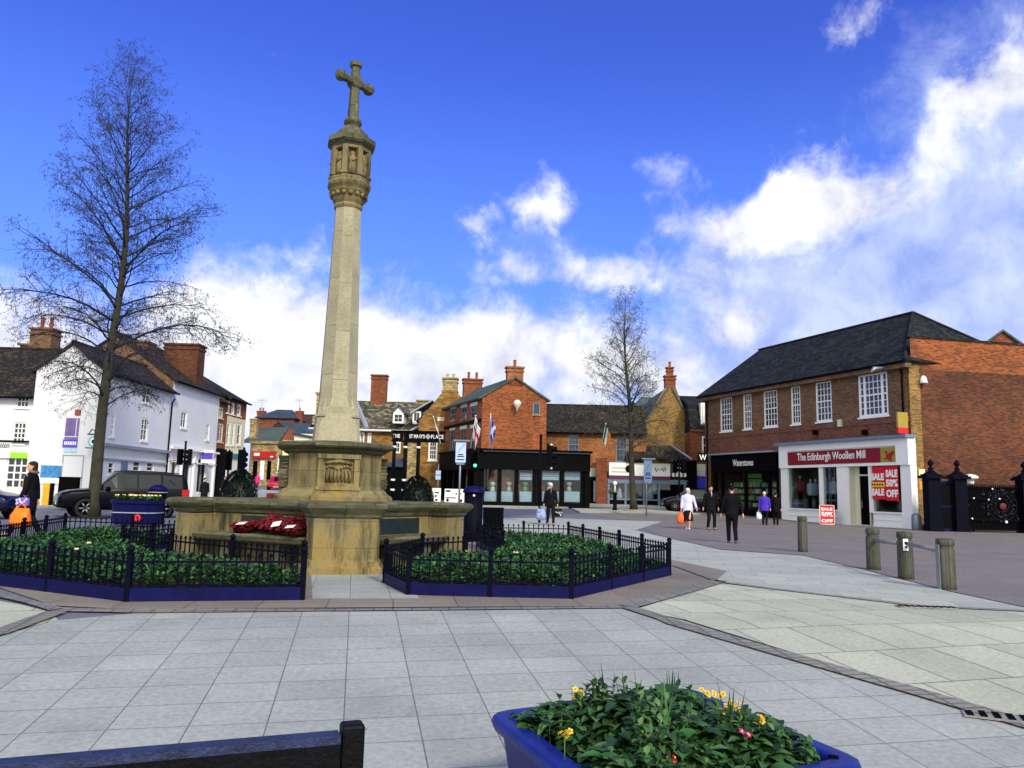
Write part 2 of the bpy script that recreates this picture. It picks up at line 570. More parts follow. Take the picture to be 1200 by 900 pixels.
# pale air low down
low = node(nt, 'ShaderNodeMapRange', {0: el, 1: .20, 2: .02, 3: 0.0, 4: .42}, interpolation_type='SMOOTHSTEP').outputs[0]
c = mixc(nt, low, c, (7.4, 7.9, 8.8, 1))
nt.links.new(c, bg.inputs['Color'])
bg.inputs['Strength'].default_value = .088

sd = bpy.data.lights.new('sun', 'SUN')
sd.energy = 2.5
sd.angle = R(8)
sd.color = (1.0, .93, .82)
sun = bpy.data.objects.new('sun', sd)
COL.objects.link(sun)
dvec = V((math.sin(SUN_AZ) * math.cos(SUN_EL), math.cos(SUN_AZ) * math.cos(SUN_EL), math.sin(SUN_EL)))
sun.rotation_euler = dvec.to_track_quat('Z', 'Y').to_euler()
S.view_settings.view_transform = 'Standard'
S.view_settings.look = 'None'
S.view_settings.exposure = 0.33
S.view_settings.gamma = 1.0
S.cycles.use_denoising = True
S.cycles.max_bounces = 6
S.cycles.transparent_max_bounces = 12
from mathutils import noise as mnoise


def noise_v(x, y, z=0.0):
    return mnoise.noise(V((x, y, z)))


# ------------------------------------------------------------------ ground
def sheet(name, pts, layer, mat, label=None, grid=0):
    bm = bmesh.new()
    bm.faces.new([bm.verts.new((p[0], p[1], 0)) for p in pts])
    for yy in (-4, 8.8, 44, 120):
        bmesh.ops.bisect_plane(bm, geom=bm.verts[:] + bm.edges[:] + bm.faces[:], plane_co=(0, yy, 0), plane_no=(0, 1, 0), dist=1e-5)
    mb = MB()
    for f in bm.faces:
        mb.add([(v.co.x, v.co.y, gz(v.co.y) + layer * .004) for v in f.verts], [tuple(range(len(f.verts)))])
    bm.free()
    o = mb.build(name, mat, recalc=False)
    me = o.data
    for p in me.polygons:
        for li in p.loop_indices:
            co = me.vertices[me.loops[li].vertex_index].co
            me.uv_layers[0].data[li].uv = (co.x, co.y)
    return structure(o, label)


def gp(*pts):
    return [(G(x, y).x, G(x, y).y) for x, y in pts]


def paving(name, c1, c2, mortar, w, h, rot, patch=.2, ms=.008, offset=0.0, bump=.15, rough=.75):
    m = coursed(name, c1, c2, mortar, w, h, ms, offset, rough, patch, .55, bump, 0, rot, .3)
    nt = m.node_tree
    b = nt.nodes['Principled BSDF']
    src = b.inputs['Base Color'].links[0].from_socket
    uv = node(nt, 'ShaderNodeUVMap').outputs[0]
    spots = noise(nt, uv, 7.0, 6, .75)
    c = mixc(nt, ramp(nt, spots, [(.62, g4(0)), (.7, g4(.35))]), src, lin(96, 96, 92))
    big = noise(nt, uv, 1.6, 5, .7, .5)
    c = mixc(nt, ramp(nt, big, [(.55, g4(0)), (.7, g4(.3))]), c, lin(112, 114, 110))
    gum = node(nt, 'ShaderNodeTexVoronoi', {'Vector': uv, 'Scale': 1.7}).outputs['Distance']
    c = mixc(nt, ramp(nt, gum, [(.035, g4(.5)), (.045, g4(0))]), c, lin(80, 82, 84))
    nt.links.new(c, b.inputs['Base Color'])
    return m


M['asphalt'] = paving('grey_tarmac', (112, 112, 124), (104, 104, 116), (108, 108, 118), 6.0, 4.0, 0, .18, .01)
M['asphalt_dark'] = paving('dark_tarmac', (84, 90, 110), (78, 84, 102), (80, 84, 104), 6.0, 4.0, 0, .2, .01)
M['slabs'] = paving('pale_grey_slabs', (162, 166, 159), (151, 155, 149), (100, 101, 97), .50, .44, R(-11), .2, .005)
M['slabs_far'] = paving('worn_pale_slabs', (172, 176, 163), (158, 163, 152), (128, 132, 126), .9, .6, R(12), .16, .008, .5)
M['slabs_warm'] = paving('yellow_grey_slabs', (184, 186, 164), (168, 172, 150), (110, 112, 100), .62, .95, R(-14), .2, .01, .5)
M['slabs_brown'] = paving('pink_brown_slabs', (136, 127, 114), (124, 116, 106), (88, 82, 76), .75, .6, R(-8), .25, .008)
M['tarmac_pink'] = paving('pink_grey_block_paving', (126, 119, 113), (116, 110, 105), (112, 106, 101), .21, .105, R(30), .2, .008, .5, .05)
M['channel'] = paving('drain_channel_blocks', (136, 133, 125), (122, 120, 114), (90, 90, 86), .21, .105, R(-8), .3, .012)
M['kerb'] = coursed('granite_kerb', (150, 152, 152), (136, 138, 140), (84, 84, 84), .9, 2.0, .01, patch=.2)

sheet('ground', [(-260, -60), (260, -60), (260, 420), (-260, 420)], 0, M['asphalt'])
sheet('paved_square', gp((-500, 1150), (1700, 1150), (1700, 868), (1200, 853), (1060, 812), (740, 714), (165, 719), (65, 728), (0, 746), (-160, 790), (-800, 900)), 2, M['slabs'])
left_slab = gp((-300, 740), (-40, 698), (60, 718), (68, 727), (0, 744), (-160, 788))
sheet('side_paving', left_slab, 1.5, M['slabs_warm'])
bed_zone = [(-12.5, 12.2), (-8.9, 10.8)] + gp((0, 690), (62, 711), (165, 716), (736, 711), (838, 682)) + [(4.0, 14.6), (2.2, 21.5), (-1, 21.5), (-11, 20.5)]
sheet('flower_bed_surround', bed_zone, 3.3, M['slabs_brown'])
sheet('memorial_approach_path', gp((366, 703), (364, 660), (462, 660), (492, 703)), 4, M['slabs'])
sheet('right_paving', gp((745, 715), (842, 684), (905, 692), (1000, 703), (1085, 713), (1240, 720), (1500, 735), (1700, 864), (1200, 848), (1060, 806)), 3, M['slabs_warm'])
sheet('pale_path', gp((560, 613), (700, 611), (770, 628), (845, 645), (942, 652), (1010, 668), (1112, 694), (1215, 716), (1500, 732), (1240, 719), (1085, 712), (1000, 702), (905, 691),
                      (842, 683), (786, 665), (672, 640), (560, 640)), 2.7, M['slabs_far'])
sheet('shop_forecourt', gp((590, 604), (690, 604), (735, 609), (770, 627), (845, 644), (942, 651), (1010, 667), (1112, 693), (1215, 715), (1500, 731)) + [(30, 36), (30, 50), (12, 60), (4.5, 48)], 2.3, M['tarmac_pink'])
sheet('far_road', [(-16, 38), (-6.5, 24), (-4, 33), (1.5, 46.5), (8.8, 47.2), (13.6, 41.5), (16, 43.5), (13.6, 54), (10, 58.2), (-8, 57.5), (-10, 62), (-12.6, 105), (-17.2, 105), (-17.6, 60)], 1, M['asphalt_dark'])
sheet('crossing_paving', [(-1.8, 30), (4.5, 29), (6.8, 37), (7.8, 40.5), (1.5, 42.0), (-1.2, 37.5)], 4.5, M['slabs_far'])


def strip(name, px, wdt, layer, mat, label=None):
    P = [G(*p) for p in px]
    L, Rr = [], []
    for i, p in enumerate(P):
        d = P[min(i + 1, len(P) - 1)] - P[max(i - 1, 0)]
        nn = V((-d.y, d.x, 0)).normalized() * wdt / 2
        L.append((p.x + nn.x, p.y + nn.y))
        Rr.append((p.x - nn.x, p.y - nn.y))
    return sheet(name, L + Rr[::-1], layer, mat, label)


strip('drain_channel', [(62, 716), (165, 718), (400, 716.5), (560, 715), (738, 713)], .16, 5, M['channel'])
strip('drain_channel', [(735, 713), (790, 732), (950, 778), (1080, 815), (1200, 851), (1400, 905)], .2, 6, M['channel'])
strip('drain_channel', [(735, 713), (800, 695), (844, 682)], .26, 7, M['channel'])
strip('drain_channel', [(66, 719), (0, 743), (-160, 788), (-400, 850)], .22, 6, M['channel'])
strip('drain_channel', [(-60, 696), (0, 700), (66, 717)], .14, 7, M['channel'])
strip('drain_channel', [(790, 664), (842, 683), (905, 691.5), (1000, 702.5), (1085, 712.5), (1240, 719.5)], .09, 7, M['channel'])
strip('road_marking', [(304, 573.4), (325, 577.5)], .13, 8, M['white_paint'])
strip('road_marking', [(296, 571.6), (301, 572.7)], .13, 8, M['white_paint'])
strip('road_marking', [(600, 606), (720, 609)], .14, 8, M['slabs'])


def grating(px, py, n, ln, wd, rz, label):
    p = G(px, py)
    mb = MB()
    mb.box((p.x, p.y, p.z + .022), (ln, wd, .012), rz)
    for i in range(n):
        q = V((-ln / 2 + ln * (i + .5) / n, 0, 0))
        q.rotate(Matrix.Rotation(rz, 3, 'Z'))
        mb.box((p.x + q.x, p.y + q.y, p.z + .031), (ln / n * .5, wd * .82, .008), rz, 1)
    return tag(mb.build('drain_grating', [M['timber_rail'], M['dark_void']]), label, 'drain grate')


grating(1086, 713.5, 9, .72, .16, R(-4), 'small slotted drain grate by the timber posts')
grating(1193, 846, 8, .7, .2, R(-22), 'dark slotted drain grate on the diagonal channel, right edge')


def kerbed(name, pts, h, label):
    mb = MB()
    bm = bmesh.new()
    bm.faces.new([bm.verts.new((p[0], p[1], 0)) for p in pts])
    for yy in (44,):
        bmesh.ops.bisect_plane(bm, geom=bm.verts[:] + bm.edges[:] + bm.faces[:], plane_co=(0, yy, 0), plane_no=(0, 1, 0), dist=1e-5)
    for f in bm.faces:
        mb.add([(v.co.x, v.co.y, gz(v.co.y) + h) for v in f.verts], [tuple(range(len(f.verts)))])
    bm.free()
    n = len(pts)
    for i in range(n):
        a, b = pts[i], pts[(i + 1) % n]
        mb.quad((a[0], a[1], gz(a[1]) - .05), (b[0], b[1], gz(b[1]) - .05), (b[0], b[1], gz(b[1]) + h), (a[0], a[1], gz(a[1]) + h), 1)
    return structure(mb.build(name, [M['slabs_far'], M['kerb']]), label)


kerbed('pavement', [(-40, 38.2), (-20.6, 38.2), (-18.0, 40), (-18.0, 80), (-24, 80), (-24, 44), (-40, 44)], .12, 'pale pavement along the white shops')
kerbed('pavement', [(-7.5, 52.0), (3.4, 52.9), (5.2, 58.2), (9.5, 58.6), (13, 55.5), (16, 57), (16, 66), (-7.5, 66)], .12, 'pavement under the black shopfront')
kerbed('pavement', [(4.4, 49.2), (8.6, 50.6), (11.2, 48.2), (12.2, 50.5), (9.3, 55.2), (4.2, 53.4)], .1, 'raised paved island round the far tree')

# ------------------------------------------------------------------ helpers on polygons
def offset_poly(pts, d):
    n = len(pts)
    P = [V((p[0], p[1], 0)) for p in pts]
    area = sum(P[i].x * P[(i + 1) % n].y - P[(i + 1) % n].x * P[i].y for i in range(n))
    sg = 1 if area > 0 else -1
    out = []
    for i in range(n):
        a, b, c = P[i - 1], P[i], P[(i + 1) % n]
        d1, d2 = (b - a).normalized(), (c - b).normalized()
        n1, n2 = V((d1.y, -d1.x, 0)) * sg, V((d2.y, -d2.x, 0)) * sg
        k = n1 + n2
        k = k / max(k.length_squared / 2, .3)
        out.append(b + k * d)
    return out


def molded(mb, pts, prof, mi=0):
    mb.rings([[V((q.x, q.y, z)) for q in offset_poly(pts, d)] for d, z in prof], mi)


def rect(a, b, w0, w1):
    """rectangle along a-b from w0 to w1 on its right hand side"""
    a, b = V((a[0], a[1], 0)), V((b[0], b[1], 0))
    d = (b - a).normalized()
    n = V((d.y, -d.x, 0))
    return [a + n * w0, b + n * w0, b + n * w1, a + n * w1]


def inside(p, poly):
    c = False
    n = len(poly)
    for i in range(n):
        x1, y1 = poly[i][0], poly[i][1]
        x2, y2 = poly[(i + 1) % n][0], poly[(i + 1) % n][1]
        if (y1 > p[1]) != (y2 > p[1]) and p[0] < (x2 - x1) * (p[1] - y1) / (y2 - y1) + x1:
            c = not c
    return c


def edge_dist(p, poly):
    best = 9e9
    P = V((p[0], p[1], 0))
    for i in range(len(poly)):
        a, b = V((*poly[i][:2], 0)), V((*poly[(i + 1) % len(poly)][:2], 0))
        t = max(0, min(1, (P - a).dot(b - a) / (b - a).length_squared))
        best = min(best, (P - a - (b - a) * t).length)
    return best


# ------------------------------------------------------------------ the war memorial
LC, RC, PF = V((-6.05, 14.5, 0)), V((-.88, 15.5, 0)), V((-2.72, 12.85, 0))
MC = (LC + RC) / 2 + V((.12, .03, 0))
PF = PF + V((.07, 0, 0))
LC = PF + (LC - PF) * .86
RC = PF + (RC - PF) * .8
BC = LC + RC - PF
fdir = (PF - MC).normalized()
sdir = V((-fdir.y, fdir.x, 0))


def loc2(s, f, c):
    return c + sdir * s + fdir * f


mem = thing('war_memorial', 'tall weathered stone war memorial with cross on an octagonal column', 'memorial', (MC.x, MC.y, 0))
WALLP = [(.05, -.02), (.05, .12), (0, .15), (0, .86)]
COPE = [(.0, .862), (.03, .89), (.05, .93), (.1, .985), (.13, 1.03), (.13, 1.075), (.09, 1.105), (.02, 1.12)]
inw = MC
for a, b in ((PF, LC), (RC, PF), (LC, BC), (BC, RC)):
    r_ = rect(a, b, -.02, .46)
    if (r_[2] - MC).length > (r_[1] - MC).length + .0:
        r_ = rect(a, b, .02, -.46)
    mb = MB()
    molded(mb, r_, WALLP)
    mb.build('wing_wall', M['limestone'], mem)
    mb = MB()
    molded(mb, r_, COPE)
    mb.build('coping', M['mossy_stone'], mem)
for a, b in ((PF, LC), (PF, RC)):
    d = (b - a).normalized()
    n = V((d.y, -d.x, 0))
    if (a + n - MC).length < (a - n - MC).length:
        n = -n
    L = (b - a).length
    # end block carrying the seat
    e = [b - d * .42 - n * .44, b + d * .06 - n * .44, b + d * .06 + n * .42, b - d * .42 + n * .42]
    mb = MB()
    molded(mb, e, [(.04, -.02), (.04, .12), (0, .15), (0, .852)])
    mb.build('end_block', M['limestone'], mem)
    mb = MB()
    molded(mb, e, [(p[0] + .004, p[1] + .003) for p in COPE])
    mb.build('coping', M['mossy_stone'], mem)
    # stone seat on brackets
    mb = MB()
    s0, s1 = a + d * .5, b - d * .44
    q = [s0 + n * .021, s1 + n * .021, s1 + n * .47, s0 + n * .47]
    molded(mb, q, [(-.03, .43), (0, .45), (.015, .49), (.015, .53), (-.02, .555)])
    for t in (.25, .75):
        c_ = s0.lerp(s1, t)
        k = [c_ - d * .09 + n * .02, c_ + d * .09 + n * .02, c_ + d * .09 + n * .34, c_ - d * .09 + n * .34]
        mb.prism(k, -.02, .435)
    seat = mb.build('stone_seat', M['mossy_stone'], mem)
    # bronze roll of honour
    mb = MB()
    t0, t1 = a + d * .62, a + d * (.62 + (1.55 if L > 3 else 1.2))
    q = [t0 + n * .003, t1 + n * .003, t1 + n * .035, t0 + n * .035]
    mb.prism(q, .575, .84)
    for i in range(6):
        for j in range(2):
            x0 = t0.lerp(t1, .06 + j * .48)
            x1 = t0.lerp(t1, .06 + j * .48 + .32 + rnd.random() * .06)
            z = .61 + i * .036
            mb.prism([x0 + n * .03, x1 + n * .03, x1 + n * .039, x0 + n * .039], z, z + .012)
    mb.build('name_plaque', M['bronze'], mem)
pier = [loc2(s, f, PF) for s, f in ((-.58, .02), (-.5, .36), (.5, .36), (.58, .02), (.58, -.5), (-.58, -.5))]
mb = MB()
molded(mb, pier, [(.09, -.02), (.09, .1), (.05, .13), (.03, .2), (0, .23), (0, .865)])
mb.build('front_pier', M['limestone'], mem)
mb = MB()
molded(mb, pier, [(.0, .866), (.03, .89), (.05, .93), (.1, .985), (.14, 1.03), (.14, 1.08), (.1, 1.11), (.0, 1.125)])
mb.build('coping', M['mossy_stone'], mem)
mb = MB()
mb.prism(offset_poly([LC + (MC - LC) * .12, PF + (MC - PF) * .2, RC + (MC - RC) * .12, BC + (MC - BC) * .12], 0), -.02, .9)
mb.build('inner_platform', M['mossy_stone'], mem)
face_rot = math.atan2(fdir.y, fdir.x)


def octo(r, c=None, rot=0.0):
    c = c or MC
    k = r / math.cos(math.pi / 8)
    return [c + V((k * math.cos(face_rot + rot + math.pi / 8 + i * math.pi / 4), k * math.sin(face_rot + rot + math.pi / 8 + i * math.pi / 4), 0)) for i in range(8)]


OC = octo(1.0)


def omold(mb, prof, mi=0):
    mb.rings([[V((q.x, q.y, z)) for q in octo(r)] for r, z in prof], mi)


mb = MB()
omold(mb, [(1.2, .88), (1.2, 1.06), (1.12, 1.1), (1.06, 1.12), (1.06, 1.18), (.97, 1.24), (.93, 1.3), (.86, 1.33), (.84, 1.38), (.84, 1.95)])
mb.build('pedestal', M['limestone'], mem)
mb = MB()
omold(mb, [(.84, 1.951), (.86, 1.97), (.9, 1.98), (.94, 2.02), (1.02, 2.06), (1.05, 2.09), (1.05, 2.14), (.98, 2.17), (.6, 2.2)])
mb.build('pedestal_cap', M['mossy_stone'], mem)
# carved panel on the face towards the square
mb = MB()
fc = MC + fdir * .84


def panel_box(s0, s1, z0, z1, f0, f1):
    mb.prism([loc2(s0, f0, fc), loc2(s1, f0, fc), loc2(s1, f1, fc), loc2(s0, f1, fc)], z0, z1)


panel_box(-.4, .4, 1.3, 1.36, -.02, .12)
panel_box(-.37, .37, 1.36, 1.42, -.02, .09)
panel_box(-.37, -.27, 1.42, 1.86, -.02, .09)
panel_box(.27, .37, 1.42, 1.86, -.02, .09)
panel_box(-.38, .38, 1.86, 1.94, -.02, .11)
panel_box(-.27, .27, 1.42, 1.86, -.02, .03)
for i in range(7):
    s = -.2 + i * .067
    mb.tube([loc2(s, .04, fc) + UP * 1.45, loc2(s + .01, .06, fc) + UP * 1.56, loc2(s * .9, .05, fc) + UP * 1.66], [.026, .032, .02], 6)
for i in range(9):
    a = math.pi * i / 8
    mb.ball(loc2(-.2 + .05 * i, .05, fc) + UP * (1.7 + .025 * math.sin(a * 3)), (.03, .03, .028), 6, 4)
mb.tube([loc2(-.24, .05, fc) + UP * 1.78, loc2(0, .07, fc) + UP * 1.82, loc2(.24, .05, fc) + UP * 1.78], [.03, .04, .03], 6)
mb.build('carved_panel', M['limestone'], mem)
# rubble pilasters at both flanks
for sg in (-1, 1):
    mb = MB()
    for k in range(9):
        z = 1.36 + k * .066
        mb.box(loc2(sg * (.84 + rnd.uniform(-.015, .015)), -.02, MC) + UP * z, (.15 + rnd.uniform(-.03, .04), .34, .06), face_rot + rnd.uniform(-.1, .1))
    mb.build('rubble_pilaster', M['mossy_stone'], mem, bevel=.012)
zc = lambda py: at(405 + (520 - py) * .05, py, MC.y).z
ZT, ZL0, ZL1, ZC0, ZD, ZRING, ZTOP = zc(246), zc(218), zc(178), zc(164), zc(151), zc(145), zc(73)
mb = MB()
k8 = math.cos(math.pi / 8)
sq = lambda r, z, cut: [V((q.x, q.y, z)) for q in [MC + sdir * x * r + fdir * y * r for x, y in ((cut, 1), (-cut, 1), (-1, cut), (-1, -cut), (-cut, -1), (cut, -1), (1, -cut), (1, cut))]]
mb.rings([sq(.42, 2.18, .86), sq(.4, 2.5, .84), sq(.385, 2.72, .72), sq(.365, 2.86, .5), sq(.35, 3.0, .4142), sq(.24, ZT, .4142)])
mb.build('column_shaft', M['shaft_stone'], mem)
mb = MB()
for q in range(4):
    dd = (sdir + fdir * (1 if q % 2 else -1)).normalized() * (1 if q < 2 else -1)
    p = MC + dd * .40
    mb.tube([p + UP * 2.7, p - dd * .02 + UP * 2.82, p - dd * .09 + UP * 3.1], [.07, .05, .012], 6)
    mb.box(p + UP * 2.68, (.22, .22, .05), face_rot + R(45))
mb.build('broach_stops', M['shaft_stone'], mem, bevel=.01)
H = ZL0 - ZT
mb = MB()
omold(mb, [(.25, ZT - .02), (.27, ZT + .02), (.27, ZT + .05), (.25, ZT + .08), (.29, ZT + .14), (.31, ZT + .19), (.29, ZT + .2), (.31, ZT + H * .5), (.36, ZT + H * .6), (.38, ZT + H * .7), (.35, ZT + H * .72),
           (.4, ZT + H * .85), (.42, ZT + H * .95), (.4, ZL0 + .0), (.35, ZL0 + .01)])
for i in range(16):
    a = face_rot + i * math.pi / 8
    mb.ball(MC + V((.335 * math.cos(a), .335 * math.sin(a), ZT + H * .5)), (.052, .052, .05), 6, 4)
mb.build('corbelled_capital', M['limestone'], mem)
mb = MB()
omold(mb, [(.37, ZL0), (.37, ZL0 + .1), (.28, ZL0 + .12), (.25, ZL0 + .13), (.25, ZL1 - .06), (.36, ZL1 - .05), (.36, ZL1)])
for i in range(8):
    a = face_rot + math.pi / 8 + i * math.pi / 4
    p = MC + V((.35 * math.cos(a), .35 * math.sin(a), 0))
    mb.box(p + UP * ((ZL0 + ZL1) / 2), (.1, .1, ZL1 - ZL0 - .02), a)
    mb.box(p + UP * (ZL0 + .14) + V((math.cos(a), math.sin(a), 0)) * .02, (.11, .13, .05), a)
lan = mb.build('lantern', M['limestone'], mem)
for i in range(8):
    a = face_rot + i * math.pi / 4
    p = MC + V((.31 * math.cos(a), .31 * math.sin(a), ZL0 + .12))
    h = ZL1 - ZL0 - .24
    mb = MB()
    mb.lathe([(.03, 0), (.085, .01), (.08, h * .3), (.07, h * .55), (.088, h * .7), (.06, h * .78), (.035, h * .8), (.05, h * .87), (.048, h * .95), (.015, h)], p, 8)
    mb.tube([p + V((-math.sin(a), math.cos(a), 0)) * .08 + UP * h * .72, p + V((math.cos(a), math.sin(a), 0)) * .08 + UP * h * .55, p + V((math.sin(a), -math.cos(a), 0)) * .02 + UP * h * .6], [.03, .025, .02], 6)
    mb.build('saint_figure', M['limestone'], mem)
mb = MB()
omold(mb, [(.36, ZL1 + .001), (.38, ZL1 + .03), (.42, ZL1 + .06), (.455, ZL1 + .1), (.455, ZL1 + .19), (.42, ZL1 + .22), (.34, ZL1 + .24), (.335, ZC0 + .0), (.29, ZC0 + .1), (.22, ZD - .06), (.16, ZD), (.13, ZD + .03)])
mb.build('lantern_roof', M['mossy_stone'], mem)
mb = MB()
mb.lathe([(.13, ZD), (.12, ZRING - .06), (.17, ZRING - .03), (.185, ZRING + .01), (.17, ZRING + .07), (.12, ZRING + .1)], MC, 16)
AX = V((.62, .785, 0))
ZA = zc(97)
mb.rings([[V((q.x, q.y, z)) for q in [MC + V((r / k8 * math.cos(R(45) + R(22.5) + i * R(45)), r / k8 * math.sin(R(45) + R(22.5) + i * R(45)), 0)) for i in range(8)]]
          for r, z in ((.108, ZRING + .09), (.088, ZA - .2), (.08, ZTOP - .2), (.08, ZTOP - .14), (.115, ZTOP - .11), (.115, ZTOP - .03), (.07, ZTOP))])
A3 = Matrix((AX, UP, AX.cross(UP))).transposed()
for sg in (-1, 1):
    pts = [MC + UP * ZA + AX * sg * t for t in (0, .26, .31, .32, .39, .45)]
    mb.tube(pts, [.078, .082, .09, .118, .125, .085], 8, sm=False)
prp = V((AX.y, -AX.x, 0))
for sg in (-1, 1):
    mb.tube([MC + UP * ZA + prp * sg * t for t in (.0, .09, .115, .13)], [.145, .145, .12, .04], 14, sm=False)
mb.build('cross', M['mossy_stone'], mem)

# poppy wreaths on the left seat
M['poppy'] = leafmat('poppy_petals', [(84, 5, 10), (124, 10, 14), (62, 4, 8)])
M['black_dot'] = col('poppy_centre', (14, 12, 12))
dL = (LC - PF).normalized()
nL = V((dL.y, -dL.x, 0))
if (PF + nL - MC).length < (PF - nL - MC).length:
    nL = -nL


def wreath(t, out, r, tilt, label, card=True, n=66, z=.56):
    r *= .9
    tilt *= .75
    c0 = PF + dL * t + nL * out + UP * z
    root = thing('poppy_wreath', label, 'wreath', c0, 'poppy wreaths on the memorial seat')
    T = Matrix.Rotation(math.atan2(nL.y, nL.x), 3, 'Z') @ Matrix.Rotation(tilt, 3, 'Y')
    cc = c0 + UP * (math.sin(tilt) * r + .04)
    mb = MB()
    ring = []
    for i in range(19):
        a = 2 * math.pi * i / 18
        ring.append(cc + T @ V((r * .6 * math.cos(a), r * .6 * math.sin(a), 0)))
    mb.tube(ring, r * .26, 8, 1, cap=False)
    for i in range(n):
        a = 2 * math.pi * i / n * 2 + rnd.random() * .2
        rr = r * (.3 if i % 3 == 0 else .62 if i % 3 == 1 else .88) + rnd.uniform(-.02, .02)
        p = cc + T @ V((rr * math.cos(a), rr * math.sin(a), r * .22 + rnd.uniform(-.01, .015)))
        nn = (T @ V((math.cos(a) * .5 * (-1 if i % 2 else 1), math.sin(a) * .5 * (-1 if i % 2 else 1), 1))).normalized()
        q = nn.to_track_quat('Z', 'Y').to_matrix()
        mb.lathe([(.004, 0), (.03, .008), (.042, .02), (.03, .014), (.004, .01)], p, 7, 0, True, rnd.random(), q)
    mb.build('poppy_ring', [M['poppy'], col('wreath_base', (52, 10, 12))], root, uv=False)
    if card:
        mb = MB()
        mb.box(cc + T @ V((r * .55, rnd.uniform(-.08, .08), r * .25 + .05)), (.2, .14, .006), 0, 0, T @ Matrix.Rotation(.5, 3, 'Z'))
        mb.build('message_card', M['white_paint'], root)
    return root


wreath(1.85, .26, .26, R(12), 'red poppy wreath lying flat, furthest left on the stone seat')
wreath(1.38, .16, .26, R(38), 'red poppy wreath leaning up behind the others, tallest of the heap', False)
wreath(1.02, .3, .27, R(30), 'red poppy wreath with a white card, in the middle of the seat')
wreath(.78, .2, .24, R(40), 'dark red poppy wreath propped against the bronze plaque', False)
wreath(.62, .4, .24, R(14), 'red poppy wreath with a card hanging over the seat edge, nearest the pier')
mb = MB()
p = at(322, 581, 15.2)
mb.box((p.x, p.y, 1.16), (.3, .12, .1))
tag(mb.build('poppy_tribute', M['poppy'], bevel=.02), 'small dark red tribute standing on the coping beside the pedestal', 'tribute')


# ------------------------------------------------------------------ railed flower beds
def fence(name, label, poly, posts, skip=()):
    c = sum((V((p[0], p[1], 0)) for p in poly), V()) / len(poly)
    root = thing(name, label, 'fence', (c.x, c.y, 0), 'low railings round the flower beds')
    ph = MB()

    def post(p):
        mb = MB()
        mb.prism([(p.x - .03, p.y - .03), (p.x + .03, p.y - .03), (p.x + .03, p.y + .03), (p.x - .03, p.y + .03)], 0, .56)
        mb.ball((p.x, p.y, .6), .042, 10, 7)
        mb.prism([(p.x - .04, p.y - .04), (p.x + .04, p.y - .04), (p.x + .04, p.y + .04), (p.x - .04, p.y + .04)], .545, .563)
        mb.build('post', M['navy_dark'], root)
    n = len(poly)
    for i in range(n):
        if i in skip:
            continue
        a, b = V((*poly[i][:2], 0)), V((*poly[(i + 1) % n][:2], 0))
        d = (b - a)
        L = d.length
        d.normalize()
        post(a)
        rz = math.atan2(d.y, d.x)
        mid = (a + b) / 2
        mb = MB()
        mb.box((mid.x, mid.y, .08), (L, .05, .17), rz)
        mb.build('plinth', M['navy_paint'], root)
        mb = MB()
        mb.box((mid.x, mid.y, .455), (L - .06, .04, .022), rz)
        mb.box((mid.x, mid.y, .19), (L - .06, .04, .02), rz)
        k = max(1, int(round(L / 1.35)))
        for j in range(1, k):
            post(a + d * (L * j / k))
        nb = max(2, int(L / .125))
        for j in range(1, nb):
            t = L * j / nb
            if min(abs(t - L * q / k) for q in range(k + 1)) < .05:
                continue
            p = a + d * t
            mb.box((p.x, p.y, .33), (.016, .016, .36), rz)
            mb.lathe([(.006, .505), (.02, .515), (.022, .53), (.012, .545), (.003, .56)], (p.x, p.y, 0), 6)
        mb.build('railing', M['navy_dark'], root)
    return root


RB = [(-1.75, 11.5), (-1.26, 10.3), (.82, 10.3), (2.73, 13.55), (1.5, 20.0), (-.75, 19.6), (-.1, 15.0), (-1.42, 13.25)]
LB = [(-2.44, 9.62), (-4.3, 9.15), (-6.85, 10.45), (-8.25, 11.35), (-9.95, 17.9), (-6.7, 17.4), (-6.75, 14.0), (-5.3, 12.6), (-2.72, 10.7)]
fence('bed_railing', 'low navy railing round the right flower bed with angled front corner', RB, 0)
fence('bed_railing', 'low navy railing round the left flower bed running off the photo edge', LB, 0)


def leaf(mb, p, az_, el_, L, W, droop=.5, mi=0, fold=.25, wds=(.25, 1.0, .1)):
    """one leaf: a folded blade of four quads that arches over"""
    h = V((math.cos(az_), math.sin(az_), 0))
    s = V((-math.sin(az_), math.cos(az_), 0))
    pts = []
    q = V(p)
    e = el_
    n = len(wds) - 1
    for i, wd in enumerate(wds):
        pts.append((q - s * W * wd * .5 + UP * fold * W * wd * .5, q, q + s * W * wd * .5 + UP * fold * W * wd * .5))
        q = q + (h * math.cos(e) + UP * math.sin(e)) * (L / n)
        e -= droop * 2 / n
    v = [x for t in pts for x in t]
    fs = []
    for i in range(n):
        k = 3 * i
        fs += [(k, k + 1, k + 4, k + 3), (k + 1, k + 2, k + 5, k + 4)]
    mb.add(v, fs, mi, True)


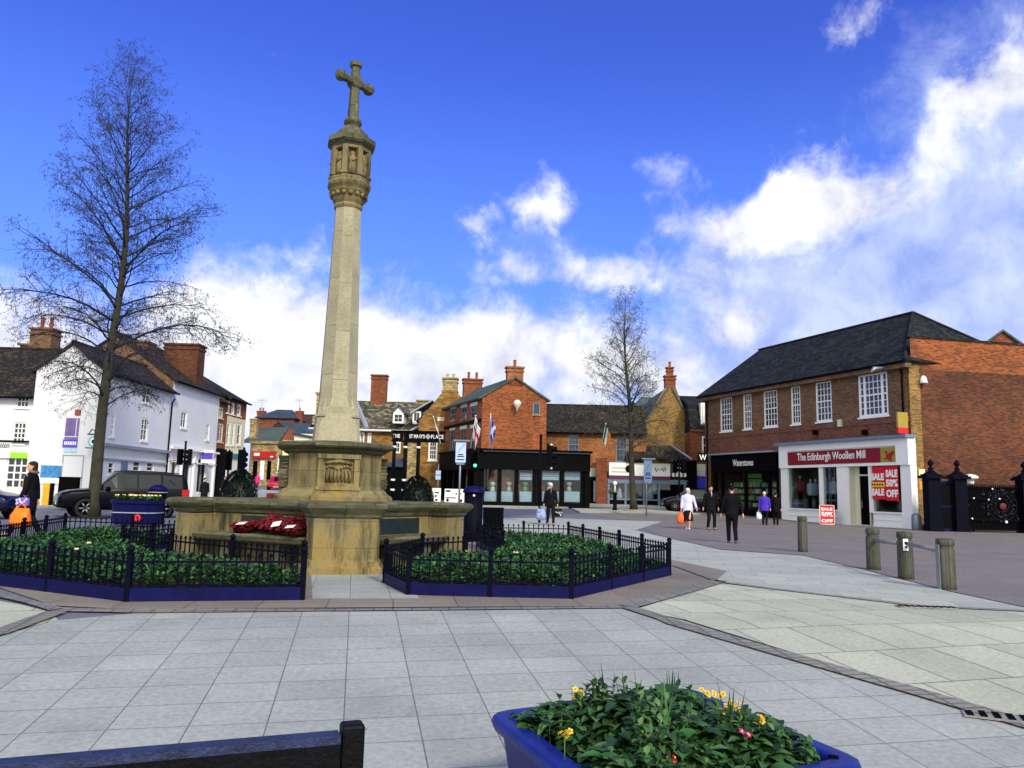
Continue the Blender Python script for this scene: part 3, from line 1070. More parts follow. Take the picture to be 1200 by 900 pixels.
def bed(poly, label, dens=150, holes=()):
    inner = [(p.x, p.y) for p in offset_poly(poly, -.07)]
    mb = MB()
    mb.prism([(p[0], p[1]) for p in inner], .0, .15)
    structure(mb.build('bed_soil', M['soil']), None)
    xs, ys = [p[0] for p in inner], [p[1] for p in inner]
    area = (max(xs) - min(xs)) * (max(ys) - min(ys))
    mb = MB()
    fl = MB()
    for _ in range(int(area * dens)):
        x, y = rnd.uniform(min(xs), max(xs)), rnd.uniform(min(ys), max(ys))
        if not inside((x, y), inner):
            continue
        e = edge_dist((x, y), inner)
        nz = noise_v(x * .9, y * .9)
        if nz < -.3 and rnd.random() < .6:
            continue
        hh = .06 + .15 * min(1, e / .5) + .13 * nz + .05 * noise_v(x * 3.5, y * 3.5, 5) + rnd.uniform(-.04, .06)
        sc = rnd.uniform(.8, 1.25)
        nl = rnd.randint(6, 9)
        a0 = rnd.random() * 6.28
        for i in range(nl):
            el0 = rnd.uniform(.35, 1.15)
            leaf(mb, (x, y, .12 + hh * rnd.uniform(.55, 1.0)), a0 + i * 2.4, el0, .085 * sc * rnd.uniform(.7, 1.2), .042 * sc, .75)
        if rnd.random() < .0015:
            for k in range(4):
                fl.ball((x + rnd.uniform(-.03, .03), y + rnd.uniform(-.03, .03), .2 + hh), (.022, .022, .014), 6, 4)
    o = mb.build('bed_foliage', M['bed_leaf'], uv=False)
    tag(o, label, 'bedding plants', None, 'stuff')
    if fl.v:
        tag(fl.build('bed_blossom', col('pale_blossom', (214, 206, 150)), uv=False), None, None, None, 'stuff')


bed(RB, 'green primula foliage filling the right railed bed')
bed(LB, 'green primula foliage filling the left railed bed')


# ------------------------------------------------------------------ clipped dome bushes
def dome_bush(px, y, wd, top, label):
    p = at(px, 580, y)
    x = p.x
    root = thing('clipped_bush', label, 'bush', (x, y, 0), 'clipped dome bushes behind the memorial')
    mb = MB()
    mb.tube([(x, y, 0), (x, y, .5)], [.05, .04], 7)
    mb.build('stem', M['bark'], root)
    mb = MB()
    h = top - .25
    core = [(wd * .36, .3), (wd * .43, .3 + h * .25), (wd * .41, .3 + h * .5), (wd * .3, .3 + h * .75), (wd * .1, .25 + h * .93)]
    mb.lathe(core, (x, y, 0), 12)
    for _ in range(5200):
        a = rnd.random() * 6.283
        t = rnd.random() ** .8
        prof = math.sqrt(max(0, 1 - (t * 1.0) ** 3.0)) if t < .98 else .1
        r = wd / 2 * prof * (1 - .12 * (1 - t)) * rnd.uniform(.88, 1.02) * (1 + .05 * noise_v(a * 2, t * 4))
        leaf(mb, (x + r * math.cos(a), y + r * math.sin(a), .25 + h * t), a + rnd.uniform(-.9, .9), rnd.uniform(-.3, 1.3), .055, .03, .3)
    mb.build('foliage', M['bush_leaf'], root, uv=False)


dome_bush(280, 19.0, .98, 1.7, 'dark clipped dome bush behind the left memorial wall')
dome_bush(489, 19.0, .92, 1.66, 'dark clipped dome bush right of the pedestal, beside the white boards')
# ------------------------------------------------------------------ building kit
class Fr:
    """a wall plane: origin, direction along it, outward normal"""
    def __init__(s, o, u, n):
        s.o, s.U, s.N = V((o[0], o[1], 0)), V((u[0], u[1], 0)).normalized(), V((n[0], n[1], 0)).normalized()

    def p(s, u, z, out=0.0):
        q = s.o + s.U * u + s.N * out
        q.z = z
        return q

    def hit(s, px, py, out=0.0):
        r = ray(px, py)
        c = V((0, 0, EYE))
        t = ((s.o + s.N * out) - V((0, 0, 0))).dot(s.N) / r.dot(s.N)
        q = c + r * t
        return (q - s.o).dot(s.U), q.z

    def rect(s, x0, y0, x1, y1, out=0.0):
        ym, xm = (y0 + y1) / 2, (x0 + x1) / 2
        ua, ub = s.hit(x0, ym, out)[0], s.hit(x1, ym, out)[0]
        za, zb = s.hit(xm, y1, out)[1], s.hit(xm, y0, out)[1]
        return min(ua, ub), max(ua, ub), za, zb

    def read(s):
        return UP.cross(s.N)


def fbox(mb, fr, u0, u1, z0, z1, o0, o1, mi=0):
    P = [fr.p(u, z, o) for z in (z0, z1) for o in (o0, o1) for u in (u0, u1)]
    mb.add(P, [(0, 2, 3, 1), (4, 5, 7, 6), (0, 1, 5, 4), (2, 6, 7, 3), (0, 4, 6, 2), (1, 3, 7, 5)], mi)


def facade(mb, fr, u0, u1, z0, z1, holes=(), mi=0, depth=.14, out=0.0):
    us = sorted({u0, u1, *[max(u0, min(u1, h[i])) for h in holes for i in (0, 1)]})
    zs = sorted({z0, z1, *[max(z0, min(z1, h[i])) for h in holes for i in (2, 3)]})
    for a, b in zip(us, us[1:]):
        for c, d in zip(zs, zs[1:]):
            um, zm = (a + b) / 2, (c + d) / 2
            if any(h[0] < um < h[1] and h[2] < zm < h[3] for h in holes):
                continue
            mb.quad(fr.p(a, c, out), fr.p(b, c, out), fr.p(b, d, out), fr.p(a, d, out), mi)
    for h in holes:
        a, b, c, d = h[:4]
        i, o = out - depth, out
        mb.quad(fr.p(a, c, o), fr.p(a, d, o), fr.p(a, d, i), fr.p(a, c, i), mi)
        mb.quad(fr.p(b, c, o), fr.p(b, d, o), fr.p(b, d, i), fr.p(b, c, i), mi)
        mb.quad(fr.p(a, d, o), fr.p(b, d, o), fr.p(b, d, i), fr.p(a, d, i), mi)
        mb.quad(fr.p(a, c, o), fr.p(b, c, o), fr.p(b, c, i), fr.p(a, c, i), mi)


def window(fr, h, cols, rows, root, mat='white_paint', depth=.1, fw=.07, bar=.028, sill=True, meet=None, out=0.0, name='window', side=None, lintel=None, proud=-.03):
    u0, u1, z0, z1 = h[:4]
    mb = MB()
    o1, o0 = out + proud, out - depth
    fbox(mb, fr, u0, u0 + fw, z0, z1, o0, o1)
    fbox(mb, fr, u1 - fw, u1, z0, z1, o0, o1)
    fbox(mb, fr, u0 + fw, u1 - fw, z0, z0 + fw, o0, o1)
    fbox(mb, fr, u0 + fw, u1 - fw, z1 - fw, z1, o0, o1)
    b0, b1 = o0 + .015, o1 - .015
    us = []
    if side:
        for s in side:
            uu = u0 + (u1 - u0) * s
            fbox(mb, fr, uu - fw * .6, uu + fw * .6, z0 + fw, z1 - fw, o0 + .004, o1 - .004)
    for i in range(1, cols):
        uu = u0 + fw + (u1 - u0 - 2 * fw) * i / cols
        us.append(uu)
        fbox(mb, fr, uu - bar / 2, uu + bar / 2, z0 + fw, z1 - fw, b0, b1)
    for j in range(1, rows):
        zz = z0 + fw + (z1 - z0 - 2 * fw) * j / rows
        bw = bar * (2.2 if meet == j else 1)
        fbox(mb, fr, u0 + fw, u1 - fw, zz - bw / 2, zz + bw / 2, b0 + .003, b1 - .003 + (.01 if meet == j else 0))
    wo = mb.build(name, M[mat], root)
    g = MB()
    g.quad(fr.p(u0 + fw, z0 + fw, o0 + .01), fr.p(u1 - fw, z0 + fw, o0 + .01), fr.p(u1 - fw, z1 - fw, o0 + .01), fr.p(u0 + fw, z1 - fw, o0 + .01))
    g.build('pane', M['pane'], wo)
    if sill:
        s = MB()
        fbox(s, fr, u0 - .06, u1 + .06, z0 - .09, z0 - .003, out - .05, out + .07)
        s.build('sill', M[mat if sill is True else sill], wo)
    if lintel:
        s = MB()
        fbox(s, fr, u0 - .12, u1 + .12, z1 + .003, z1 + .26, out - .05, out + .015)
        s.build('lintel', M[lintel], wo)
    return wo


def part_box(name, fr, h, o0, o1, mat, root, bevel=0.0):
    mb = MB()
    fbox(mb, fr, h[0], h[1], h[2], h[3], o0, o1)
    return mb.build(name, M[mat], root, bevel=bevel)


def lettering(fr, uc, zc_, out, s, height, wid, mat, root, bold=0.0, name='lettering', extrude=.012):
    cu = bpy.data.curves.new(name, 'FONT')
    cu.body = s
    cu.align_x, cu.align_y = 'CENTER', 'CENTER'
    cu.size = 1.0
    cu.offset = bold
    cu.extrude = .5 * extrude
    cu.resolution_u = 3
    cu.materials.append(M[mat])
    o = bpy.data.objects.new(name, cu)
    COL.objects.link(o)
    bpy.context.view_layer.update()
    me = bpy.data.meshes.new_from_object(o.evaluated_get(bpy.context.evaluated_depsgraph_get()))
    me.name = name
    if not me.materials:
        me.materials.append(M[mat])
    bpy.data.objects.remove(o)
    bpy.data.curves.remove(cu)
    o = bpy.data.objects.new(name, me)
    COL.objects.link(o)
    xs, ys = [v.co.x for v in me.vertices], [v.co.y for v in me.vertices]
    cx_, cy_ = (min(xs) + max(xs)) / 2, (min(ys) + max(ys)) / 2
    for v in me.vertices:
        v.co.x -= cx_
        v.co.y -= cy_
    dx, dy = max(xs) - min(xs), max(ys) - min(ys)
    X, Z = fr.read(), fr.N
    T = Matrix((X, UP, Z)).transposed().to_4x4()
    Wm = Matrix.Translation(fr.p(uc, zc_, out)) @ T @ Matrix.Diagonal((wid / dx, height / dy, 1, 1))
    if root is not None:
        o.parent = root
        o.matrix_parent_inverse = WORLD.get(root.name, Matrix.Identity(4)).inverted()
    o.matrix_basis = Wm
    return o


def roof_pair(fr, u0, u1, D, ze, zr, mat, root, over=.3, ends=.15, th=.12, name='roof', back=True, zeb=None):
    mb = MB()
    sl = (zr - ze) / (D / 2)
    mb.slab(fr.p(u0 - ends, ze - over * sl, over), fr.p(u1 + ends, ze - over * sl, over), fr.p(u1 + ends, zr, -D / 2), fr.p(u0 - ends, zr, -D / 2), th)
    if back:
        mb.slab(fr.p(u0 - ends, zr - .004, -D / 2 - .004), fr.p(u1 + ends, zr - .004, -D / 2 - .004), fr.p(u1 + ends, ze - over * sl, -D - over), fr.p(u0 - ends, ze - over * sl, -D - over), th)
    ro = mb.build(name, M[mat], root)
    rg = MB()
    rg.tube([fr.p(u0 - ends, zr + .02, -D / 2), fr.p(u1 + ends, zr + .02, -D / 2)], .09, 6, sm=False)
    rg.build('ridge_tiles', M[mat], ro)
    gt = MB()
    gt.tube([fr.p(u0 - ends, ze - over * sl - .05, over + .05), fr.p(u1 + ends, ze - over * sl - .05, over + .05)], .06, 6)
    gt.build('gutter', M['black_iron'], ro)
    return ro


def end_wall(mb, fr, u, D, z0, ze, zr, mi=0):
    mb.poly([fr.p(u, z0, 0), fr.p(u, z0, -D), fr.p(u, ze, -D), fr.p(u, zr, -D / 2), fr.p(u, ze, 0)], mi)


def house(fr, u0, u1, D, z0, ze, zr, wall, roof, root, holes=(), over=.3, ends=.12, wall_name='wall', front=True):
    mb = MB()
    if front:
        facade(mb, fr, u0, u1, z0, ze, holes)
    end_wall(mb, fr, u0, D, z0, ze, zr - .13)
    end_wall(mb, fr, u1, D, z0, ze, zr - .13)
    mb.quad(fr.p(u0, z0, -D), fr.p(u1, z0, -D), fr.p(u1, ze, -D), fr.p(u0, ze, -D))
    wo = mb.build(wall_name, M[wall], root)
    ro = roof_pair(fr, u0, u1, D, ze, zr, roof, root, over, ends) if roof else None
    return wo, ro


def chimney(p, z0, z1, sx, sy, mat, root, pots=2, rz=0.0, pot='terracotta', poth=.5, cap=True):
    mb = MB()
    mb.box((p[0], p[1], (z0 + z1) / 2), (sx, sy, z1 - z0), rz)
    if cap:
        mb.box((p[0], p[1], z1 - .22), (sx + .12, sy + .12, .14), rz)
        mb.box((p[0], p[1], z1 + .05), (sx + .18, sy + .18, .12), rz)
    c = mb.build('chimney', M[mat], root)
    for i in range(pots):
        t = (i + .5) / pots - .5
        q = V((t * max(sx, sy) * .85, 0, 0)) if sx >= sy else V((0, t * sy * .85, 0))
        q.rotate(Matrix.Rotation(rz, 3, 'Z'))
        pb = MB()
        pb.lathe([(.13, z1 + .1), (.14, z1 + .14), (.11, z1 + .2), (.1, z1 + poth), (.13, z1 + poth + .04), (.12, z1 + poth + .08), (.09, z1 + poth + .08), (.08, z1 + poth - .1)], (p[0] + q.x, p[1] + q.y, 0), 10)
        pb.build('chimney_pot', M[pot], c)
    return c


def interior(fr, u0, u1, z0, z1, depth, out, root, mat='interior', name='shop_interior'):
    mb = MB()
    o, i = out, out - depth
    mb.quad(fr.p(u0, z0, i), fr.p(u1, z0, i), fr.p(u1, z1, i), fr.p(u0, z1, i))
    mb.quad(fr.p(u0, z0, o), fr.p(u1, z0, o), fr.p(u1, z0, i), fr.p(u0, z0, i))
    mb.quad(fr.p(u0, z1, o), fr.p(u1, z1, o), fr.p(u1, z1, i), fr.p(u0, z1, i))
    mb.quad(fr.p(u0, z0, o), fr.p(u0, z1, o), fr.p(u0, z1, i), fr.p(u0, z0, i))
    mb.quad(fr.p(u1, z0, o), fr.p(u1, z1, o), fr.p(u1, z1, i), fr.p(u1, z0, i))
    return mb.build(name, M[mat], root)


def pane(fr, h, out, root, name='shop_window', mat='glass'):
    mb = MB()
    mb.quad(fr.p(h[0], h[2], out), fr.p(h[1], h[2], out), fr.p(h[1], h[3], out), fr.p(h[0], h[3], out))
    return mb.build(name, M[mat], root)


def downpipe(fr, u, z0, z1, root, out=.08):
    mb = MB()
    mb.tube([fr.p(u, z1, out + .15), fr.p(u, z1 - .3, out), fr.p(u, z0, out)], .05, 6)
    mb.build('downpipe', M['black_iron'], root)


def mannequin(fr, u, z, out, hgt, coat, root, name='mannequin'):
    mb = MB()
    p = fr.p(u, 0, out)
    h = hgt
    mb.lathe([(.05, z), (.09, z + .02 * h), (.1, z + .4 * h), (.15, z + .5 * h)], p, 10, 1)
    mb.lathe([(.16, z + .45 * h), (.15, z + .58 * h), (.125, z + .66 * h), (.17, z + .78 * h), (.19, z + .83 * h), (.06, z + .87 * h)], p, 10, 0)
    mb.lathe([(.045, z + .86 * h), (.05, z + .89 * h), (.075, z + .94 * h), (.06, z + .99 * h), (.02, z + h)], p, 10, 2)
    for sg in (-1, 1):
        a = p + fr.U * sg * .19 + UP * (z + .81 * h)
        mb.tube([a, a + fr.U * sg * .06 - UP * .17 * h, a + fr.U * sg * .03 - UP * .33 * h], [.055, .05, .035], 7, 0)
    return mb.build(name, [coat, M['dark_void'], col('mannequin_head', (196, 180, 164))], root)


# ------------------------------------------------------------------ corner building with the wool shop and bookshop
A0 = V((19.84, 39.0, 0))
FR = Fr(A0, (-.357, .934), (-.934, -.357))
b = thing('corner_shop_building', 'long brown brick building with white sash windows over bookshop and wool shop', 'building', A0)
LEN = 17.3
wins = [(1006, 437, 1040.5, 489), (956, 447, 974.6, 495), (927, 453, 938, 497.5), (895, 457, 911, 500), (871, 462, 880.5, 501.5), (844, 466, 858, 504)]
H = []
for w_ in wins:
    u0, u1, z0, z1 = FR.rect(*w_)
    H.append((u0, u1, 5.72, 8.02))
mb = MB()
facade(mb, FR, 0, LEN, 5.56, 8.45, H, 0)
facade(mb, FR, 0, LEN, 4.2, 5.3, (), 1)
fbox(mb, FR, 0, LEN, 5.3, 5.56, -.1, .05, 1)
for u0, u1 in ((0, .12), (9.62, 9.95), (16.65, LEN)):
    facade(mb, FR, u0, u1, -.1, 4.2, (), 0)
Dp = 10.0
mb.quad(FR.p(LEN, -.1, 0), FR.p(LEN, -.1, -Dp), FR.p(LEN, 8.45, -Dp), FR.p(LEN, 8.45, 0))
mb.poly([FR.p(LEN, 8.45, -Dp), FR.p(LEN, 12.0, -Dp / 2), FR.p(LEN, 8.45, 0)])
mb.quad(FR.p(0, -.1, -Dp), FR.p(LEN, -.1, -Dp), FR.p(LEN, 8.45, -Dp), FR.p(0, 8.45, -Dp))
mb.quad(FR.p(0, 0, -.4), FR.p(0, 0, -Dp), FR.p(0, 8.45, -Dp), FR.p(0, 8.45, -.4))
mb.build('wall', [M['brick_brown'], M['brick_band']], b)
for i, h in enumerate(H):
    if i == 0:
        window(FR, h, 6, 6, b, fw=.12, bar=.035, meet=3, side=(.2, .8))
    else:
        window(FR, h, 4 if (i in (1, 3, 5)) else 3, 6, b, fw=.1, bar=.03, meet=3)
mb = MB()
ZE, ZR = 8.32, 12.15
E0, E1, K0, K1 = FR.p(-.35, ZE, .5), FR.p(LEN + .3, ZE, .5), FR.p(3.9, ZR, -Dp / 2), FR.p(LEN + .3, ZR, -Dp / 2)
B0, B1 = FR.p(-.35, ZE, -Dp - .5), FR.p(LEN + .3, ZE, -Dp - .5)
mb.slab(E0, E1, K1, K0, .12)
mb.slab(B0, B1, K1 - UP * .004, K0 - UP * .004, .12)
mb.slab(E0 + UP * .003, B0 + UP * .003, K0 + UP * .003, K0 + UP * .003 + FR.U * .01, .12)
ro = mb.build('roof', M['slate'], b)
mb = MB()
for a_, c_ in ((E0, K0), (B0, K0), (K0, K1)):
    mb.tube([a_ + UP * .03, c_ + UP * .03], .09, 6, sm=False)
mb.build('ridge_tiles', M['slate'], ro)
mb = MB()
fbox(mb, FR, -.3, LEN + .25, ZE - .34, ZE - .13, 0, .42, 0)
fbox(mb, FR, -.34, LEN + .3, ZE - .12, ZE - .02, .42, .54, 1)
mb.build('eaves_board', [M['brick_brown'], M['black_iron']], b)
downpipe(FR, .25, 4.6, 8.2, b)
downpipe(FR, 16.95, 0, 8.2, b)
for px in (958, 1016):
    u, z = FR.hit(px, 507)
    part_box('wall_light', FR, (u - .09, u + .09, z - .12, z + .12), 0, .3, 'black_iron', b)
u, z = FR.hit(986, 496)
part_box('alarm_box', FR, (u - .12, u + .12, z - .2, z + .2), .05, .18, 'cream_paint', b)
mb = MB()
q = FR.p(1.0, 7.95, 0)
mb.tube([q, q + FR.N * .5 + UP * .15, q + FR.N * 1.1 + UP * .05, q + FR.N * 1.3 - UP * .15], [.05, .05, .12, .05], 8)
mb.build('floodlight', M['galv'], b)

# wool shop
wz = lambda px, py, o=.3: FR.hit(px, py, o)
SO = .3                                        # shopfront stands this far out
m_ = MB()
U_ = lambda px: FR.hit(px, 560, SO)[0]
zs0 = -.02
edges = dict(pl=(915, 923), w1=(923, 959), m1=(959, 963.5), w2=(963.5, 980.5), p2=(980.5, 993.5), dr=(993.5, 1017), f3=(1017, 1021.5), w3=(1021.5, 1055.5), pr=(1055.5, 1067.5))
ed = {k: (U_(v[1]), U_(v[0])) for k, v in edges.items()}
ZF0, ZF1, ZH = 3.12, 4.1, 4.45
mb = MB()
for k in ('pl', 'pr', 'p2'):
    fbox(mb, FR, ed[k][0], ed[k][1], zs0, ZF0, -.1, SO)
for k in ('m1', 'f3'):
    fbox(mb, FR, ed[k][0], ed[k][1], .72, ZF0, .05, SO - .03)
fbox(mb, FR, ed['pl'][0] - .1, ed['pl'][1], ZF0, ZH, -.1, SO + .12)
fbox(mb, FR, ed['pr'][0], ed['pr'][1] + .15, ZF0, ZH, -.1, SO + .12)
fbox(mb, FR, ed['pr'][1], ed['pl'][0] - .1, ZF0 - .0, ZF0 + .1, -.1, SO + .08)
fbox(mb, FR, ed['pr'][1] + .15, ed['pl'][0] - .1, ZF1, ZH - .001, -.1, SO + .1)
fbox(mb, FR, ed['pr'][1], ed['pl'][0] - .1, ZF0 + .1, ZF1, -.1, SO)
# stall risers with moulded boards
for a_, c_ in (('w2', 'w1'), ('w3', 'w3')):
    fbox(mb, FR, ed[a_][0], ed[c_][1], zs0, .7, -.05, SO - .02)
    fbox(mb, FR, ed[a_][0], ed[c_][1], .7, .78, -.05, SO + .06)
    fbox(mb, FR, ed[a_][0] + .05, ed[c_][1] - .05, .36, .4, 0, SO + .01)
    fbox(mb, FR, ed[a_][0], ed[c_][1], zs0, .12, 0, SO + .02)
mb.build('shopfront', M['white_paint'], b)
mb = MB()
fbox(mb, FR, ed['pr'][0] - .1, ed['pl'][1] + .12, ZH + .002, ZH + .16, -.05, SO + .35)
mb.build('canopy', M['grey_paint'], b)
r0 = FR.rect(921.8, 526, 1032.5, 546, SO)
r1 = FR.rect(1032.5, 526, 1051, 546, SO)
sg = part_box('sign_board', FR, (r0[0], r0[1], ZF0 + .16, ZF1 - .06), SO, SO + .04, 'poppy_board' if 'poppy_board' in M else 'white_paint', b)
sg.data.materials[0] = col('maroon_sign', (128, 14, 26), .45)
t0 = FR.hit(935, 537, SO)[0]
t1 = FR.hit(1015, 537, SO)[0]
lettering(FR, (t0 + t1) / 2, (ZF0 + ZF1) / 2 + .06, SO + .05, 'The Edinburgh Woollen Mill', .56, abs(t0 - t1), 'white_paint', sg, .012)
s2 = part_box('emblem_panel', FR, (r1[0], r0[0] - .004, ZF0 + .16, ZF1 - .06), SO, SO + .04, 'white_paint', b)
s2.data.materials[0] = col('gold_panel', (160, 138, 52), .45)
mb = MB()
um = (r1[0] + r0[0]) / 2
for k, (du, dz, rr) in enumerate(((0, -.1, .16), (-.18, 0, .13), (-.3, .1, .1), (.12, .12, .09), (-.12, -.22, .12), (.2, -.2, .06))):
    mb.lathe([(rr, 0), (rr * .8, .02), (.01, .03)], FR.p(um + du, (ZF0 + ZF1) / 2 + .05 + dz, SO + .045), 9, 0, False, 0, FR.N.to_track_quat('Z', 'Y').to_matrix())
mb.build('emblem', col('emblem_red', (150, 40, 26)), s2)
uL, uR = ed['w2'][0], ed['w1'][1]
interior(FR, uL, uR, .72, ZF0, 1.3, .0, b, 'interior')
interior(FR, ed['w3'][0], ed['w3'][1], .72, ZF0, 1.3, 0, b, 'interior')
for k in ('w1', 'w2', 'w3'):
    pane(FR, (ed[k][0], ed[k][1], .78, ZF0), SO - .1, b)
M['coat_a'], M['coat_b'], M['coat_c'] = col('maroon_coat', (150, 30, 62)), col('blue_grey_coat', (130, 140, 170)), col('pattern_coat', (200, 196, 196), var=.6, scale=26)
for px, cm, zz in ((937, M['coat_a'], 1.0), (949, M['coat_c'], .8), (955, M['coat_b'], .8), (968, col('sky_coat', (120, 150, 200)), .9), (976, M['coat_c'], .9)):
    mannequin(FR, FR.hit(px, 570, -.4)[0], zz - .05, -.45, 1.75, cm, b)
mb = MB()
u, _ = FR.hit(930, 585, 0)
for k in range(5):
    fbox(mb, FR, u - .5, u + .5, .8 + k * .1, .88 + k * .1, -.3, .05, k % 3)
mb.build('folded_knitwear', [col('knit_blue', (90, 120, 180)), col('knit_red', (170, 60, 70)), col('knit_teal', (110, 160, 170))], b)
# recessed doorway
mb = MB()
d0, d1 = ed['dr']
fbox(mb, FR, d1 - .07, d1, 0, ZF0, -.12, SO - .05)
fbox(mb, FR, d1 - .38, d1 - .072, 0, ZF0, -.17, -.12)
fbox(mb, FR, d0, d0 + .06, 0, ZF0, -.12, SO - .1)
fbox(mb, FR, d0 + .062, d1 - .382, ZF0 - .5, ZF0 - .42, -.17, -.12)
fbox(mb, FR, d0 + .062, d1 - .072, -.02, .06, -.12, SO)
mb.build('door_recess', M['cream_paint'], b)
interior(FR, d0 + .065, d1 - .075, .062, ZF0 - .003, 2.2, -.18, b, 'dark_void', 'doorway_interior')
dr = part_box('door', FR, (d0 + .07, d1 - .39, .07, 2.6), -.2, -.16, 'dark_void', b)
part_box('door_handle', FR, (d1 - .52, d1 - .48, .9, 1.3), -.16, -.1, 'galv', dr)
# sale posters behind the right hand pane
pA, pB = FR.rect(1022.0, 549, 1039, 592, SO - .12), FR.rect(1039, 549, 1055, 592, SO - .12)
zp0, zp1 = 1.35, 3.08
M['sale_red'] = col('sale_red', (206, 22, 34), .5, 0, .05)
M['sale_yellow'] = col('sale_yellow', (236, 206, 50), .5, 0, .05)
mb = MB()
fbox(mb, FR, pA[0] + .012, pA[1] - .02, zp0 + .05, zp1, SO - .045, SO - .03)
po = mb.build('sale_poster', M['sale_red'], b)
um, wd = (pA[0] + pA[1]) / 2, (pA[1] - pA[0])
lettering(FR, um, zp0 + 1.2, SO - .022, 'SALE', .36, wd * .88, 'white_paint', po, .05)
lettering(FR, um, zp0 + .42, SO - .022, 'SALE', .36, wd * .84, 'white_paint', po, .05)
fbox_ = MB()
fbox(fbox_, FR, pA[0] + .03, pA[1] - .05, zp0 + .68, zp0 + .92, SO - .028, SO - .024)
yb = fbox_.build('yellow_strip', M['sale_yellow'], po)
mb = MB()
for k in range(5):
    uu = pA[0] + .12 + k * wd * .17
    fbox(mb, FR, uu, uu + wd * .11, zp0 + .75, zp0 + .85, SO - .022, SO - .018)
mb.build('strip_marks', M['dark_void'], yb)
mb = MB()
fbox(mb, FR, pB[0] + .02, pB[1] - .012, zp0, zp1, SO - .045, SO - .03)
po = mb.build('sale_poster', M['sale_red'], b)
um, wd = (pB[0] + pB[1]) / 2, (pB[1] - pB[0])
for s_, dz in (('SALE', 1.36), ('50%', .88), ('OFF', .36)):
    lettering(FR, um, zp0 + dz, SO - .022, s_, .38, wd * .86, 'white_paint', po, .05)

# bookshop
w0, w1 = FR.hit(913, 560)[0], FR.hit(838.5, 560)[0]
mb = MB()
fbox(mb, FR, w0, w1, 3.0, 4.12, -.1, .22)
fbox(mb, FR, w0, w1, -.02, .55, -.1, .12)
for t in (0, .12, .48, .86, .985):
    uu = w0 + (w1 - w0) * t
    fbox(mb, FR, uu, uu + .12, .55, 3.0, -.1, .12)
fbox(mb, FR, w0, w1, 2.5, 2.58, -.08, .1)
mb.build('shopfront', M['black_paint'], b)
part_box('canopy', FR, (w0 - .02, w1 + .15, 4.125, 4.22), 0, .5, 'lead', b)
t0, t1 = FR.hit(862, 538)[0], FR.hit(886, 538)[0]
lettering(FR, (t0 + t1) / 2, 3.56, .23, 'Waterstones', .42, abs(t0 - t1), 'white_paint', b, .01)
interior(FR, w0, w1, .55, 3.0, 2.2, -.02, b, 'interior')
pane(FR, (w0, w1, .55, 3.0), .02, b)
mb = MB()
BC_ = [col('book_green', (120, 190, 70)), col('book_cream', (214, 200, 160)), col('book_teal', (120, 170, 170)), col('book_ochre', (180, 130, 60)), col('book_dark', (60, 50, 50))]
for r_ in range(4):
    z = .75 + r_ * .42
    fbox(mb, FR, w0 + .3, w1 - 1.2, z - .05, z, -.7, -.2, 4)
    uu = w0 + .35
    while uu < w1 - 1.3:
        bw = rnd.uniform(.12, .24)
        fbox(mb, FR, uu, uu + bw * .9, z, z + rnd.uniform(.2, .34), -.6, -.3, rnd.choice((1, 1, 2, 3, 4, 0)))
        uu += bw
fbox(mb, FR, w0 + 2.2, w0 + 4.0, 2.05, 2.85, -.5, -.46, 0)
mb.build('book_display', BC_, b)
# bracket sign on the end pilaster
mb = MB()
u, z = FR.hit(1069, 497, .5)
q = FR.p(-.02, 5.3, 0)
fbox(mb, FR, -.06, .04, 4.75, 5.72, .12, .78)
hs = mb.build('hanging_sign', M['sale_red'], b)
hs.data.materials[0] = col('gold_panel', (160, 138, 52))
mb = MB()
fbox(mb, FR, -.064, .044, 4.66, 4.95, .118, .784)
mb.build('sign_band', M['sale_red'], hs)

# ------------------------------------------------------------------ orange side wall
OD = V((.98, .199, 0))
ON = V((.199, -.98, 0))
OW = Fr(A0 + OD * .06 + V((0, -.02, 0)), OD, ON)
b = thing('brick_side_building', 'tall blank orange brick wall with brown corner pilaster beside the gates', 'building', OW.p(0, 0))
zp = OW.hit(1120, 399.5)[1]
zm = OW.hit(1120, 435)[1]
mb = MB()
facade(mb, OW, .62, 14, -.1, zm, (), 0)
facade(mb, OW, .2, 14, zm, zp, (), 1)
mb.quad(OW.p(14, -.1), OW.p(14, -.1, -6), OW.p(14, zp, -6), OW.p(14, zp))
mb.build('wall', [M['brick_oldred'], M['brick_orange']], b)
mb = MB()
fbox(mb, OW, 0, .62, -.1, zm - .3, -.4, .06)
fbox(mb, OW, .05, .62, zm - .3, zm + .35, -.4, .03)
mb.build('pilaster', M['brick_buff'], b)
mb = MB()
fbox(mb, OW, .1, 14, zp, zp + .1, -.35, .06)
mb.build('coping', M['roof_dark'], b)
u, z = OW.hit(1079, 446)
mb = MB()
mb.lathe([(.2, z - .16), (.17, z - .05), (.14, z + .12), (.05, z + .22)], OW.p(u, 0, .2), 10)
mb.build('wall_lamp', M['white_paint'], b)
for n_, pr, mt in (('notice_plate', (1075.5, 550, 1082.5, 558), col('notice_cream', (226, 222, 180))), ('notice_plate', (1076, 564, 1082.5, 574), col('notice_orange', (226, 150, 30)))):
    h = OW.rect(*pr)
    part_box(n_, OW, h, .06, .09, 'white_paint', b).data.materials[0] = mt
